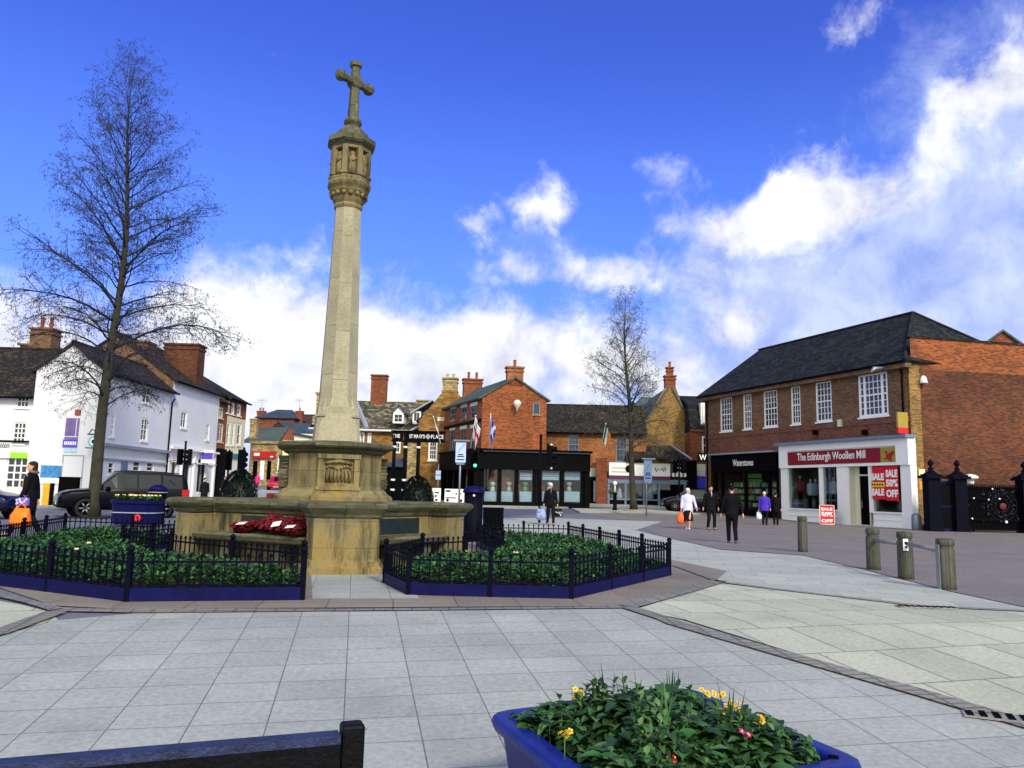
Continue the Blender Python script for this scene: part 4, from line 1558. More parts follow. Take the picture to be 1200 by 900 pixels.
# roof beyond it
FB = Fr((31.0, 52.5), (.95, .3), (.3, -.95))
b = thing('slate_roof_house', 'house behind the orange wall with only brick gable and slates showing', 'house', FB.p(0, 0))
x0 = at(1172, 390, 52)
zt = at(1160, 386, 52.5).z
Fg = Fr((x0.x - 2.2, 52.5), (1, .0), (0, -1))
mb = MB()
hw = 2.6
mb.poly([Fg.p(0, 0), Fg.p(2 * hw, 0), Fg.p(2 * hw, zt - 1.9), Fg.p(hw, zt - .15), Fg.p(0, zt - 1.9)])
mb.quad(Fg.p(0, 0), Fg.p(0, 0, -9), Fg.p(0, zt - 1.9, -9), Fg.p(0, zt - 1.9))
mb.build('wall', M['brick_red'], b)
mb = MB()
mb.slab(Fg.p(-.3, zt - 2.1, .2), Fg.p(hw, zt, .2), Fg.p(hw + 6, zt, -9), Fg.p(-.3 + 6, zt - 2.1, -9), .12)
mb.slab(Fg.p(hw, zt, .2), Fg.p(2 * hw + .3, zt - 2.1, .2), Fg.p(2 * hw + 9, zt - 2.1, -9), Fg.p(hw + 6, zt, -9), .12)
mb.build('roof', M['slate_green'], b)

# ------------------------------------------------------------------ iron gates
YG = 36.6
GF = Fr((at(1086, 600, YG).x, YG), (1, .03), (.03, -1))


def gate_pillar(px, label):
    u = GF.hit(px, 600)[0]
    p = GF.p(u, 0)
    root = thing('gate_pillar', label, 'gate post', p, 'navy gate pillars by the brick wall')
    mb = MB()
    mb.box((p.x, p.y, 1.2), (.56, .56, 2.44))
    mb.box((p.x, p.y, .12), (.66, .66, .3))
    mb.build('shaft', M['navy_dark'], root)
    mb = MB()
    mb.box((p.x, p.y, 2.48), (.82, .82, .12))
    mb.box((p.x, p.y, 2.57), (.66, .66, .08))
    mb.lathe([(.36, 2.6), (.14, 2.76), (.1, 2.82), (.12, 2.88), (.09, 2.92)], p, 8, 0, False, R(22))
    mb.build('cap', M['navy_dark'], root)
    mb = MB()
    mb.lathe([(.07, 2.9), (.05, 2.98), (.13, 3.08), (.13, 3.16), (.07, 3.24), (.02, 3.3)], p, 10)
    mb.build('finial', M['navy_dark'], root)
    return u


ua = gate_pillar(1093, 'navy gate pillar with ball finial against the brown pilaster')
ub = gate_pillar(1124, 'navy gate pillar between the plain gate and the patterned gate')
uc = gate_pillar(1203, 'navy gate pillar at the right edge of the photo')
root = thing('iron_gate', 'plain solid dark navy gate between two ball topped pillars', 'gate', GF.p((ua + ub) / 2, 0))
mb = MB()
fbox(mb, GF, ua + .3, ub - .3, .1, 2.2, -.03, .03)
mb.build('panel', M['black_iron'], root)
mb = MB()
for u0, u1, z0, z1 in ((ua + .3, ub - .3, 2.2, 2.32), (ua + .3, ub - .3, .06, .16), (ua + .3, ub - .3, 1.1, 1.18)):
    fbox(mb, GF, u0, u1, z0, z1, -.05, .05)
mb.build('rails', M['navy_paint'], root)
root = thing('iron_gate', 'patterned black iron gate with pale rosettes and a red emblem', 'gate', GF.p((ub + uc) / 2, 0))
g0, g1 = ub + .3, uc - .3
mb = MB()
fbox(mb, GF, g0, g1, .12, 2.06, -.12, -.1)
mb.build('backing_mesh', M['black_iron'], root)
mb = MB()
for z in (.1, .55, 1.5, 2.05):
    fbox(mb, GF, g0, g1, z, z + .06, -.04, .04)
n_ = 26
for i in range(n_ + 1):
    uu = g0 + (g1 - g0) * i / n_
    fbox(mb, GF, uu - .014, uu + .014, .06, 2.2, -.02, .02)
mb.build('bars', M['black_iron'], root)
mb = MB()
TN = GF.N.to_track_quat('Z', 'Y').to_matrix()
cg = GF.p(g0 + (g1 - g0) * .66, 1.25, .05)
for rr in (.3, .5, .7):
    ring = [cg + GF.U * (rr * math.cos(a * .2618)) + UP * (rr * math.sin(a * .2618)) for a in range(25)]
    mb.tube(ring, .013, 5, cap=False)
for k in range(16):
    a = k * math.pi / 8
    mb.tube([cg + (GF.U * math.cos(a) + UP * math.sin(a)) * .3, cg + (GF.U * math.cos(a) + UP * math.sin(a)) * .7], .01, 5)
mb.build('circular_tracery', col('dark_tracery', (34, 34, 44)), root)
mb = MB()
for fx, z, rr in ((.15, 1.55, .06), (.42, 1.5, .06), (.5, 2.0, .06), (.1, .62, .07), (.72, .5, .1), (.03, 1.25, .05), (.62, 1.55, .07)):
    mb.lathe([(rr * .7, 0), (rr * .6, .03), (rr * .3, .05), (.01, .04)], GF.p(g0 + (g1 - g0) * fx, z, .05), 10, 0, True, 0, TN)
mb.build('rosettes', M['white_paint'], root)
mb = MB()
mb.lathe([(.17, 0), (.15, .015), (.01, .02)], cg - UP * .05 + GF.U * .05, 12, 0, True, 0, TN)
mb.build('red_emblem', col('dull_red', (96, 14, 18)), root)
u, z = GF.hit(1151, 560)
p = GF.p(u, 0, -.9)
mb = MB()
for k in range(70):
    uu = g0 + (g1 - g0) * (.3 + .66 * rnd.random())
    zz = .5 + 1.5 * rnd.random()
    mb.box(GF.p(uu, zz, .03), (rnd.uniform(.02, .08), .012, rnd.uniform(.012, .03)), rnd.uniform(-.1, .1))
mb.build('scroll_flecks', col('dull_fleck', (74, 76, 88)), root)
u, z = GF.hit(1151, 560)
p = GF.p(u, 0, -.9)
root = thing('white_capped_lantern', 'white capped lamp standing just behind the patterned gate', 'lamp', p)
mb = MB()
mb.tube([p, p + UP * 2.2], [.06, .05], 8)
mb.build('post', M['black_iron'], root)
mb = MB()
mb.lathe([(.12, 2.2), (.16, 2.3), (.14, 2.45), (.34, 2.48), (.34, 2.58), (.2, 2.66), (.02, 2.7)], p, 12)
mb.build('lamp_head', M['white_paint'], root)
p = at(1074, 610, 37.6)
mb = MB()
mb.lathe([(.2, 0), (.22, .05), (.22, .62), (.19, .72), (.1, .78), (.02, .8)], (p.x, p.y, .0), 14)
tag(mb.build('gas_bottle', M['galv']), 'small grey cylinder standing between white shopfront and brown pilaster', 'cylinder')
# ------------------------------------------------------------------ centre of the square: red gabled building with the long black shopfront
cR = V((at(564.5, 500, 54.8).x, 54.8, 0))
gz0 = .3
FG_ = Fr(cR, (.985, .174), (.174, -.985))             # gable, facing the square
FL_ = Fr(cR, (-.371, .929), (-.929, -.371))           # side with the sash windows
b = thing('red_gabled_building', 'red brick building with a broad blank gable over black shopfront', 'building', cR)
GW = FG_.hit(640.5, 480)[0]
ze = FG_.hit(565, 465)[1]
zr_ = FG_.hit(602, 443)[1]
SL = FL_.hit(521, 480)[0]
mb = MB()
wh = FG_.rect(624.5, 472, 633, 486)
facade(mb, FG_, 0, GW, gz0, ze, [wh])
mb.poly([FG_.p(0, ze), FG_.p(GW, ze), FG_.p(GW / 2, zr_)])
L3 = []
for x0, x1 in ((528, 534), (540.5, 546.5), (551.5, 558.5)):
    L3.append(FL_.rect(x0, 479 - (x0 - 528) * .14, x1, 493 - (x0 - 528) * .12))
L2 = []
for x0, x1 in ((527, 532.5), (539, 546), (551, 558)):
    L2.append(FL_.rect(x0, 504 - (x0 - 528) * .1, x1, 530))
facade(mb, FL_, 0, SL, gz0, ze, L3 + L2)
mb.quad(FG_.p(GW, gz0), FG_.p(GW, gz0) + FL_.U * SL, FG_.p(GW, ze) + FL_.U * SL, FG_.p(GW, ze))
mb.poly([FG_.p(0, gz0) + FL_.U * SL, FG_.p(GW, gz0) + FL_.U * SL, FG_.p(GW, ze) + FL_.U * SL, FG_.p(GW / 2, zr_) + FL_.U * SL, FG_.p(0, ze) + FL_.U * SL])
mb.build('wall', M['brick_orange'], b)
for h in L3:
    window(FL_, h, 2, 2, b, 'grey_paint', lintel='cream_paint', meet=1, sill='pale_stone')
for h in L2:
    window(FL_, h, 2, 2, b, 'grey_paint', lintel='cream_paint', meet=1, sill='pale_stone')
window(FG_, wh, 1, 1, b, 'grey_paint', sill='pale_stone')
part_box('string_course', FL_, (0, SL, L3[0][2] - .55, L3[0][2] - .33), 0, .07, 'black_iron', b)
mb = MB()
for u0, u1, s_ in ((-.3, GW / 2, 1), (GW / 2, GW + .3, -1)):
    zz = lambda u: zr_ + .12 - (zr_ - ze) * abs(u - GW / 2) / (GW / 2)
    mb.slab(FG_.p(u0, zz(u0), .12), FG_.p(u1, zz(u1), .12), FG_.p(u1, zz(u1)) + FL_.U * (SL + .2), FG_.p(u0, zz(u0)) + FL_.U * (SL + .2), .12)
ro = mb.build('roof', M['slate_green'], b)
p = FG_.p(GW / 2, 0, -.35)
c1 = chimney(p, zr_ - .6, FG_.hit(602, 431)[1], 1.15, .7, 'brick_mellow', ro, 1, math.atan2(.174, .985), poth=.55)
p2 = FG_.p(GW / 2 - .3, 0) + FL_.U * (SL - .6)
zt = at(555, 446, p2.y).z
chimney(p2, zr_ - .6, zt, 1.5, .8, 'brick_red', ro, 2, math.atan2(.174, .985), poth=.6)
u, z = FG_.hit(605, 474)
mb = MB()
mb.lathe([(.06, z - .5), (.08, z - .3), (.26, z - .1), (.3, z + .1), (.14, z + .28), (.02, z + .3)], FG_.p(u, 0, .35), 10)
mb.tube([FG_.p(u, z, 0), FG_.p(u, z + .1, .35)], .05, 6)
mb.build('globe_lamp', M['cream_paint'], b)
# black shopfront wraps the corner
SF = Fr((cR.x - .25, cR.y - .35), (.985, .09), (.09, -.985))
sx1 = SF.hit(691, 560)[0]
zfa, zfb = SF.hit(620, 551)[1], SF.hit(620, 529.5)[1]
mb = MB()
fbox(mb, SF, -.1, sx1, zfa, zfb, -.6, .25)
fbox(mb, SF, -.2, sx1 + .1, zfb, zfb + .14, -.6, .5)
SLf = Fr(SF.p(0, 0), FL_.U, FL_.N)
se = SLf.hit(518.5, 560)[0]
fbox(mb, SLf, 0.02, se, zfa, zfb, -.5, .3)
fbox(mb, SLf, .02, se + .1, zfb, zfb + .12, -.5, .45)
spx = [(566, 584), (586, 603), (607.5, 625.5), (627, 630.5), (634, 657), (660, 682)]
zb = gz0
for x in (564, 584.5, 604.5, 626, 631.5, 658, 682.5):
    u = SF.hit(x + .8, 570)[0]
    fbox(mb, SF, u - .13, u + .13, zb - .2, zfa, -.3, .1)
fbox(mb, SF, sx1 - .5, sx1, zb - .2, zfa, -.3, .1)
fbox(mb, SF, 0, sx1, zb - .2, zb + .35, -.25, .06)
for k in range(6):
    u = se * k / 5
    fbox(mb, SLf, u - .1, u + .1, zb - .2, zfa, -.3, .1)
fbox(mb, SLf, 0, se, zb - .2, zb + .7, -.2, .06)
mb.build('shopfront', M['black_paint'], b)
mb = MB()
fbox(mb, SF, .4, sx1, zfb - .06, zfb + .02, .25, .29)
mb.build('fascia_trim', M['galv'], b)
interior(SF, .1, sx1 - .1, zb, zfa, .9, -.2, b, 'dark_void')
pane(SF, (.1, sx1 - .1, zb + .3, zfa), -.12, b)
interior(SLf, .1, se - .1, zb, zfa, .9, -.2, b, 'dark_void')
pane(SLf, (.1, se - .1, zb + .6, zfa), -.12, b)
for x0, x1 in spx:
    u0, u1 = SF.hit(x0 + 1, 570)[0], SF.hit(x1 - 1, 570)[0]
    z0, z1 = SF.hit((x0 + x1) / 2, 588)[1], SF.hit((x0 + x1) / 2, 576)[1]
    part_box('window_panel', SF, (u0 + .05, u1 - .05, z0, z1), -.17, -.15, 'white_paint', b).data.materials[0] = col('frosted_panel', (196, 206, 224))
    if x0 > 600:
        z0, z1 = SF.hit((x0 + x1) / 2, 562.5)[1], SF.hit((x0 + x1) / 2, 554)[1]
        part_box('blind', SF, (u0 + .05, u1 - .05, z0, z1), -.17, -.15, 'white_paint', b).data.materials[0] = col('frosted_panel', (196, 206, 224))
        part_box('blind_stripe', SF, (u0 + .05, u1 - .05, (z0 + z1) / 2 - .03, (z0 + z1) / 2 + .03), -.149, -.145, 'galv', b)
for k, x in enumerate((578, 597, 616, 645, 668)):
    u, z = SF.hit(x, 568)
    mb = MB()
    q = SF.p(u, 0, -.45)
    mb.lathe([(.1, z - .55), (.2, z - .5), (.16, z - .2), (.05, z - .1), (.2, z), (.22, z + .12), (.05, z + .2)], q, 10)
    mb.build('window_display', [M['white_paint'], M['cream_paint'], col('display_green', (120, 170, 130))][k % 3], b)
for k, x in enumerate((525, 533, 541, 552)):
    u, z = SLf.hit(x, 566)
    part_box('window_display', SLf, (u - .3, u + .3, z - .4, z + .5), -.5, -.3, ('galv', 'white_paint', 'cream_paint', 'white_paint')[k], b)

# flags
def flag(px, py, y, label, kind, h=1.9, fly=1.05, base=None, lean=(.15, -.35)):
    p = at(px, py, y)
    root = thing('flag', label, 'flag', p, 'flags over the shopfronts')
    d = V((lean[0], lean[1], 1)).normalized()
    mb = MB()
    mb.tube([p, p + d * h], [.028, .018], 6)
    mb.ball(p + d * h, .05, 6, 5)
    mb.build('flagpole', M['white_paint'], root)
    nx, ny = 14, 15
    cols_ = {'england': [(224, 222, 226), (190, 26, 44)], 'scotland': [(30, 56, 170), (220, 224, 240)], 'tricolour': [(30, 120, 76), (224, 226, 226), (220, 130, 50)], 'wales': [(222, 222, 222), (30, 120, 60), (170, 24, 40)]}[kind]
    mats = [col('flag_%s_%d' % (kind, i), c, .8) for i, c in enumerate(cols_)]
    mb = MB()
    P = []
    for i in range(nx + 1):
        for j in range(ny + 1):
            s, t = i / nx, j / ny
            q = p + d * (h * (.97 - .62 * t * .9))
            drop = s * fly
            q = q + V((.30 * drop * (1 - .25 * t), -.2 * drop + .07 * math.sin(s * 9 + t * 3) * s, -.9 * drop * (.85 + .3 * t)))
            q.x += .06 * math.sin(s * 7 + t * 4) * s
            P.append(q)
    F_, mi = [], []
    for i in range(nx):
        for j in range(ny):
            s, t = (i + .5) / nx, (j + .5) / ny
            if kind == 'england':
                k = 1 if abs(t - .5) < .11 or abs(s - .5) < .08 else 0
            elif kind == 'scotland':
                k = 1 if abs(s - t) < .12 or abs(s - (1 - t)) < .12 else 0
            elif kind == 'tricolour':
                k = 0 if s < .33 else (1 if s < .67 else 2)
            else:
                k = (1 if t > .5 else 0)
                if (s - .5) ** 2 / .07 + (t - .5) ** 2 / .05 < 1:
                    k = 2
            F_.append((i * (ny + 1) + j, (i + 1) * (ny + 1) + j, (i + 1) * (ny + 1) + j + 1, i * (ny + 1) + j + 1))
            mi.append(k)
    for f, k in zip(F_, mi):
        mb.f.append(list(f))
        mb.m.append(k)
        mb.s.append(True)
    mb.v = [tuple(v) for v in P]
    o = mb.build('cloth', mats, root, uv=False)
    sm = o.modifiers.new('thickness', 'SOLIDIFY')
    sm.thickness = .012


flag(551.5, 525, 53.7, 'white flag with a red cross above the black shopfront', 'england', 2.3)
flag(573.5, 524, 53.6, 'blue flag with a white diagonal cross against the red gable', 'scotland', 2.3, lean=(.02, -.3))
flag(704, 527, 60.5, 'green white and orange flag on the mellow brick wall by the tree', 'tricolour', 2.1)
flag(516.5, 520, 55.6, 'red white and green flag in front of the black gantry sign', 'wales', 2.0, lean=(-.3, -.1))

# ------------------------------------------------------------------ long low brick range and its shops
LF = Fr((2.75, 62.6), (1, -.02), (-.02, -1))
b = thing('long_brick_range', 'long low mellow brick building with dark slate roof right of the red gable', 'building', LF.p(0, 0))
u0, u1 = LF.hit(640, 520)[0], LF.hit(757, 520)[0]
ze, zr_ = LF.hit(690, 504.5)[1], LF.hit(690, 477)[1] + .5
Hs = [LF.rect(666, 509, 678.5, 533), LF.rect(722, 512, 735, 541)]
wo, ro = house(LF, u0, u1, 7, gz0, ze, zr_, 'brick_mellow', 'roof_dark', b, Hs)
for h in Hs:
    window(LF, h, 3, 4, b, 'grey_paint', meet=2, sill='grey_paint')
# narrow doorway with a fanlight between the two shops
h = LF.rect(691, 548.5, 703, 592)
part_box('door', LF, (h[0], h[1], gz0, h[3] - .7), 0, .12, 'black_paint', b)
part_box('door_panel', LF, (h[0] + .3, h[0] + .65, gz0 + .4, h[3] - 1), .12, .14, 'white_paint', b).data.materials[0] = col('frosted_panel', (196, 206, 224))
part_box('fanlight', LF, (h[0], h[1], h[3] - .68, h[3]), 0, .1, 'cream_paint', b)
# white signed shop
WF = Fr((LF.p(0, 0).x, 61.9), (1, -.02), (-.02, -1))
x0, x1 = WF.hit(712, 560)[0], WF.hit(806, 560)[0]
root = b
zA, zB, zC, zD_ = [WF.hit(750, y)[1] for y in (569.5, 560, 557, 541)]
b = thing('white_signed_shop', 'single storey shop with long white sign and purple band under a dark roof', 'shop', WF.p(x0, 0))
mb = MB()
fbox(mb, WF, x0 - .9, x0 - .05, gz0 - .2, zD_ + .2, -.3, .12)
mb.build('brick_pier', M['brick_red'], b)
mb = MB()
fbox(mb, WF, x1 - .1, x1 + .7, gz0 - .2, zD_ + .2, -.3, .1)
mb.build('dark_pier', M['black_paint'], b)
mb = MB()
fbox(mb, WF, x0, x1, zC - .65, zC - .3, -.1, .1)
for x in (712.5, 732.5, 754, 771.5, 802):
    u = WF.hit(x + .5, 575)[0]
    fbox(mb, WF, u - .08, u + .08, gz0, zC - .6, -.2, .08)
fbox(mb, WF, x0, WF.hit(772, 575)[0], gz0 + .6, gz0 + .72, -.2, .1)
mb.build('shop_frame', M['grey_paint'], b)
mb = MB()
fbox(mb, WF, x0, WF.hit(772, 575)[0], gz0 - .2, gz0 + .6, -.2, .06)
mb.build('stall_riser', M['black_paint'], b)
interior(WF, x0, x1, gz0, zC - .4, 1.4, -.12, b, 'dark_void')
pane(WF, (x0, x1, gz0 + .6, zC - .6), -.08, b)
xs = WF.hit(785, 560)[0]
sg = part_box('sign_board', WF, (x0 + .1, xs, zC - .05, zC + .95), .1, .16, 'white_paint', b)
part_box('purple_band', WF, (x0 + .1, xs, zC - .32, zC - .055), .1, .15, 'white_paint', b).data.materials[0] = col('purple_band', (92, 44, 72))
mb = MB()
uc_ = WF.hit(737, 553)[0]
TW = WF.N.to_track_quat('Z', 'Y').to_matrix()
mb.lathe([(.3, 0), (.3, .03), (.01, .035)], WF.p(uc_, zC + .48, .16), 14, 0, False, 0, TW)
mb.build('round_logo', M['black_paint'], sg)
mb = MB()
pts = []
ua, ub = WF.hit(767, 553)[0], WF.hit(781, 553)[0]
for i in range(40):
    t = i / 39
    pts.append(WF.p(ua + (ub - ua) * t, zC + .42 + .2 * math.sin(t * 34) * (.5 + .5 * math.sin(t * 9 + 1)) + .1 * t, .17))
mb.tube(pts, .02, 4)
mb.build('script_flourish', M['black_paint'], sg)
mb = MB()
for k in range(2):
    fbox(mb, WF, x0 + .3, x0 + 2.0, zC + .2 + k * .3, zC + .24 + k * .3, .16, .168)
mb.build('small_print', M['black_paint'], sg)
for k in range(4):
    u = WF.hit(787 + k * 4.6, 553)[0]
    part_box('sign_panel', WF, (u, u + .2, zC - .05, zC + .95), .1, .14, 'white_paint', b)
mb = MB()
pv = [WF.hit(751, 520), WF.hit(791, 522), WF.hit(809, 542.5), WF.hit(751, 542.5)]
zt_ = pv[0][1]
ul, um_, ur = WF.hit(736, 542)[0], pv[1][0], pv[2][0]
mb.slab(WF.p(ul, zD_ + .2, .6), WF.p(ur, zD_ + .2, .6), WF.p(um_, zt_, -1.9), WF.p(ul, zt_, -1.9), .14)
mb.slab(WF.p(ur, zD_ + .2, .6), WF.p(ur + .6, zD_ + .2, -4), WF.p(um_, zt_, -4), WF.p(um_, zt_, -1.9), .14)
ro = mb.build('roof', M['roof_dark'], b)
mb = MB()
mb.tube([WF.p(ur, zD_ + .24, .6), WF.p(um_, zt_ + .05, -1.9)], .09, 6)
mb.build('hip_flashing', M['lead'], ro)
for x, zz, c_ in ((721, .8, 'display_green'), (727, .9, 'frosted_panel'), (763, .9, 'frosted_panel'), (768, 1.4, 'frosted_panel')):
    u = WF.hit(x, 580)[0]
    mb = MB()
    mb.lathe([(.25, gz0 + zz - .3), (.3, gz0 + zz), (.16, gz0 + zz + .5), (.05, gz0 + zz + .8)], WF.p(u, 0, -.5), 9)
    mb.build('window_display', M[c_], b)

# yellow-brown brick gable behind it
PF_ = Fr((LF.p(0, 0).x, 65.0), (1, 0), (0, -1))
b = thing('tall_buff_gable', 'tall yellow brown brick gable with slim red chimney behind the second tree', 'building', PF_.p(PF_.hit(785, 500)[0], 0))
ua, um_, ub = PF_.hit(744, 500)[0], PF_.hit(785.5, 460)[0], PF_.hit(812, 500)[0]
zt = PF_.hit(787, 455)[1]
ze = PF_.hit(812, 510)[1]
mb = MB()
hw = max(um_ - ua, ub - um_)
mb.poly([PF_.p(um_ - hw, .3), PF_.p(ub, .3), PF_.p(ub, ze), PF_.p(um_ + .5, zt), PF_.p(um_ - .5, zt), PF_.p(um_ - hw, zt - (zt - ze) * 1.15)])
mb.quad(PF_.p(ub, .3), PF_.p(ub, .3, -9), PF_.p(ub, ze, -9), PF_.p(ub, ze))
mb.build('wall', M['brick_buff'], b)
mb = MB()
mb.slab(PF_.p(um_ + .2, zt + .1, .1), PF_.p(ub + .4, ze, .1), PF_.p(ub + .4, ze, -9), PF_.p(um_ + .2, zt + .1, -9), .14)
mb.slab(PF_.p(um_ - .2, zt + .1, .1), PF_.p(um_ - hw - .3, zt - (zt - ze) * 1.15, .1), PF_.p(um_ - hw - .3, zt - (zt - ze) * 1.15, -9), PF_.p(um_ - .2, zt + .1, -9), .14)
ro = mb.build('roof', M['slate_green'], b)
c1 = chimney(PF_.p(PF_.hit(786, 450)[0], 0, -.4), zt - .6, PF_.hit(786, 441)[1], .85, .7, 'brick_red', ro, 0)
chimney(PF_.p(PF_.hit(786, 450)[0], 0, -.4), PF_.hit(786, 441)[1], PF_.hit(786, 431)[1], .5, .45, 'brick_red', ro, 1)
# stone gable glimpsed through the tree
QF = Fr((0, 68.0), (1, 0), (0, -1))
b = thing('yellow_stone_gable', 'yellow stone gable with pale green roof glimpsed through the second tree', 'building', QF.p(QF.hit(742, 500)[0], 0))
a_, m2, c_ = QF.hit(717, 490)[0], QF.hit(741, 470)[0], QF.hit(764, 490)[0]
za, zb_ = QF.hit(717, 492)[1], QF.hit(741, 471)[1]
mb = MB()
mb.poly([QF.p(a_, .3), QF.p(c_, .3), QF.p(c_, za), QF.p(m2, zb_), QF.p(a_, za)])
mb.quad(QF.p(c_, .3), QF.p(c_, .3, -6), QF.p(c_, za, -6), QF.p(c_, za))
mb.build('wall', M['ironstone'], b)
mb = MB()
mb.slab(QF.p(m2, zb_ + .1, .1), QF.p(c_ + .3, za, .1), QF.p(c_ + .3, za, -7), QF.p(m2, zb_ + .1, -7), .12)
mb.slab(QF.p(a_ - .3, za, .1), QF.p(m2, zb_ + .1, .1), QF.p(m2, zb_ + .1, -7), QF.p(a_ - .3, za, -7), .12)
mb.build('roof', M['slate_green'], b)
QB = Fr((0, 74.0), (1, 0), (0, -1))
b = thing('green_roofed_house', 'house with a pale green hipped roof behind the stone gable', 'house', QB.p(QB.hit(765, 500)[0], 0))
mb = MB()
a_, c_ = QB.hit(744, 480)[0], QB.hit(790, 480)[0]
zt, za = QB.hit(765, 461)[1], QB.hit(765, 483)[1]
fbox(mb, QB, a_, c_, .5, za, -6, 0)
mb.build('wall', M['brick_buff'], b)
mb = MB()
K = QB.p((a_ + c_) / 2, zt, -3)
cs = [QB.p(a_ - .3, za, .3), QB.p(c_ + .3, za, .3), QB.p(c_ + .3, za, -6.3), QB.p(a_ - .3, za, -6.3)]
mb.add(cs + [K + QB.U * -.8, K + QB.U * .8], [(0, 1, 5, 4), (1, 2, 5), (2, 3, 4, 5), (3, 0, 4), (3, 2, 1, 0)])
mb.build('roof', M['slate_green'], b)

# red building with a dormer squeezed in beside the bookshop
DF = Fr((0, 63.0), (1, 0), (0, -1))
b = thing('dormer_building', 'narrow red brick building with mansard slates and white dormer by the bookshop', 'building', DF.p(DF.hit(822, 500)[0], 0))
a_, c_ = DF.hit(809, 520)[0], DF.hit(845, 520)[0]
ze, z2, z3 = DF.hit(822, 506)[1], DF.hit(822, 473)[1], DF.hit(815, 456)[1]
h1 = DF.rect(822.5, 511, 833, 533)
mb = MB()
facade(mb, DF, a_, c_, .3, ze, [h1])
fbox(mb, DF, a_, c_, ze, ze + .25, -.2, .12)
mb.quad(DF.p(a_, .3), DF.p(a_, .3, -8), DF.p(a_, ze, -8), DF.p(a_, ze))
mb.build('wall', M['brick_red'], b)
window(DF, h1, 1, 2, b, fw=.14, meet=1)
mb = MB()
mb.slab(DF.p(a_ - .05, ze + .2, .15), DF.p(c_, ze + .2, .15), DF.p(c_, z2, -.7), DF.p(a_ - .05, z2, -.7), .14)
mb.slab(DF.p(a_ - .05, z2 + .01, -.7), DF.p(c_, z2 + .01, -.7), DF.p(c_, z3, -4.5), DF.p(a_ - .05, z3, -4.5), .14)
mb.quad(DF.p(a_, ze, -.1), DF.p(a_, z2 - .1, -.8), DF.p(a_, z3 - .2, -4.5), DF.p(a_, ze, -8))
ro = mb.build('roof', M['slate'], b)
h2 = DF.rect(823.5, 475, 834, 496)
mb = MB()
fbox(mb, DF, h2[0] - .15, h2[1] + .6, h2[2] - .1, h2[3] + .2, -1.4, -.02)
do = mb.build('dormer', M['white_paint'], b)
window(DF, h2, 1, 2, do, fw=.16, out=.03, proud=.02, depth=.02, sill=False, meet=1)
sh = Fr((0, 62.6), (1, 0), (0, -1))
h3 = sh.rect(811, 544, 833, 558)
part_box('shop_sign', sh, h3, -.1, .05, 'white_paint', b).data.materials[0] = col('cream_sign', (220, 224, 208))
h4 = sh.rect(813, 559, 832, 572)
mb = MB()
mb.slab(sh.p(h4[0], h4[3], 0), sh.p(h4[1], h4[3], 0), sh.p(h4[1], h4[2], .7), sh.p(h4[0], h4[2], .7), .06)
mb.build('awning', col('blue_awning', (24, 34, 176), .6), b)
h5 = sh.rect(811, 572, 840, 597)
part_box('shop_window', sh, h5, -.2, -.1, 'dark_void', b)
# hanging W sign on the bookshop corner
Wf = Fr((0, 52.6), (1, 0), (0, -1))
h = Wf.rect(817.5, 530.5, 829.5, 541.5)
b = thing('hanging_shop_sign', 'square black hanging sign with a white letter W', 'sign', Wf.p((h[0] + h[1]) / 2, h[2]))
part_box('sign_board', Wf, h, -.04, .04, 'black_paint', b)
lettering(Wf, (h[0] + h[1]) / 2, (h[2] + h[3]) / 2, .05, 'W', (h[3] - h[2]) * .6, (h[1] - h[0]) * .7, 'white_paint', b, .015)
mb = MB()
q = Wf.p(h[1], h[3] + .1)
mb.tube([q, FR.p(LEN - .05, h[3] + .1, 0)], .03, 6)
mb.tube([Wf.p((h[0] + h[1]) / 2, h[3], 0), Wf.p((h[0] + h[1]) / 2, h[3] + .1, 0), q], .02, 6)
mb.build('bracket', M['black_iron'], b)

# ------------------------------------------------------------------ ironstone buildings left of the red gable
GS = Fr((0, 63.0), (1, 0), (0, -1))
b = thing('ironstone_gable_house', 'golden ironstone house with a steep gable topped by pale chimney', 'house', GS.p(GS.hit(508, 520)[0], 0))
a_, c_ = GS.hit(489.5, 530)[0], GS.hit(531, 530)[0]
ap = GS.hit(527, 459)
lz = GS.hit(489, 493)[1]
hw_ = GS.rect(502, 516, 512.5, 539.5)
mb = MB()
facade(mb, GS, a_, c_ + 2.4, .2, lz, [hw_])
mb.poly([GS.p(a_, lz), GS.p(c_ + 2.4, lz), GS.p(ap[0] + .55, ap[1]), GS.p(ap[0] - .55, ap[1])])
mb.quad(GS.p(a_, .2), GS.p(a_, .2, -8), GS.p(a_, lz, -8), GS.p(a_, lz))
mb.build('wall', M['ironstone'], b)
window(GS, hw_, 3, 4, b, fw=.13, meet=2)
mb = MB()
mb.slab(GS.p(a_ - .3, lz, -.25), GS.p(ap[0], ap[1] - .1, -.25), GS.p(ap[0], ap[1] - .1, -9), GS.p(a_ - .3, lz, -9), .14)
mb.slab(GS.p(ap[0], ap[1] - .1, -.25), GS.p(c_ + 2.6, lz, -.25), GS.p(c_ + 2.6, lz, -9), GS.p(ap[0], ap[1] - .1, -9), .14)
ro = mb.build('roof', M['slate'], b)
chimney(GS.p(ap[0], 0, -.45), ap[1] - .4, GS.hit(527, 444)[1], 1.15, .8, 'pale_stone', ro, 2, pot='buff_pot', poth=.4)
mb = MB()
mb.box(GS.p(ap[0], ap[1] + .02, -.45), (1.3, .95, .16))
mb.build('chimney_base', M['ironstone'], ro)
h = GS.rect(512.5, 489, 520.5, 493.5)
part_box('date_plate', GS, h, 0, .04, 'cream_paint', b)
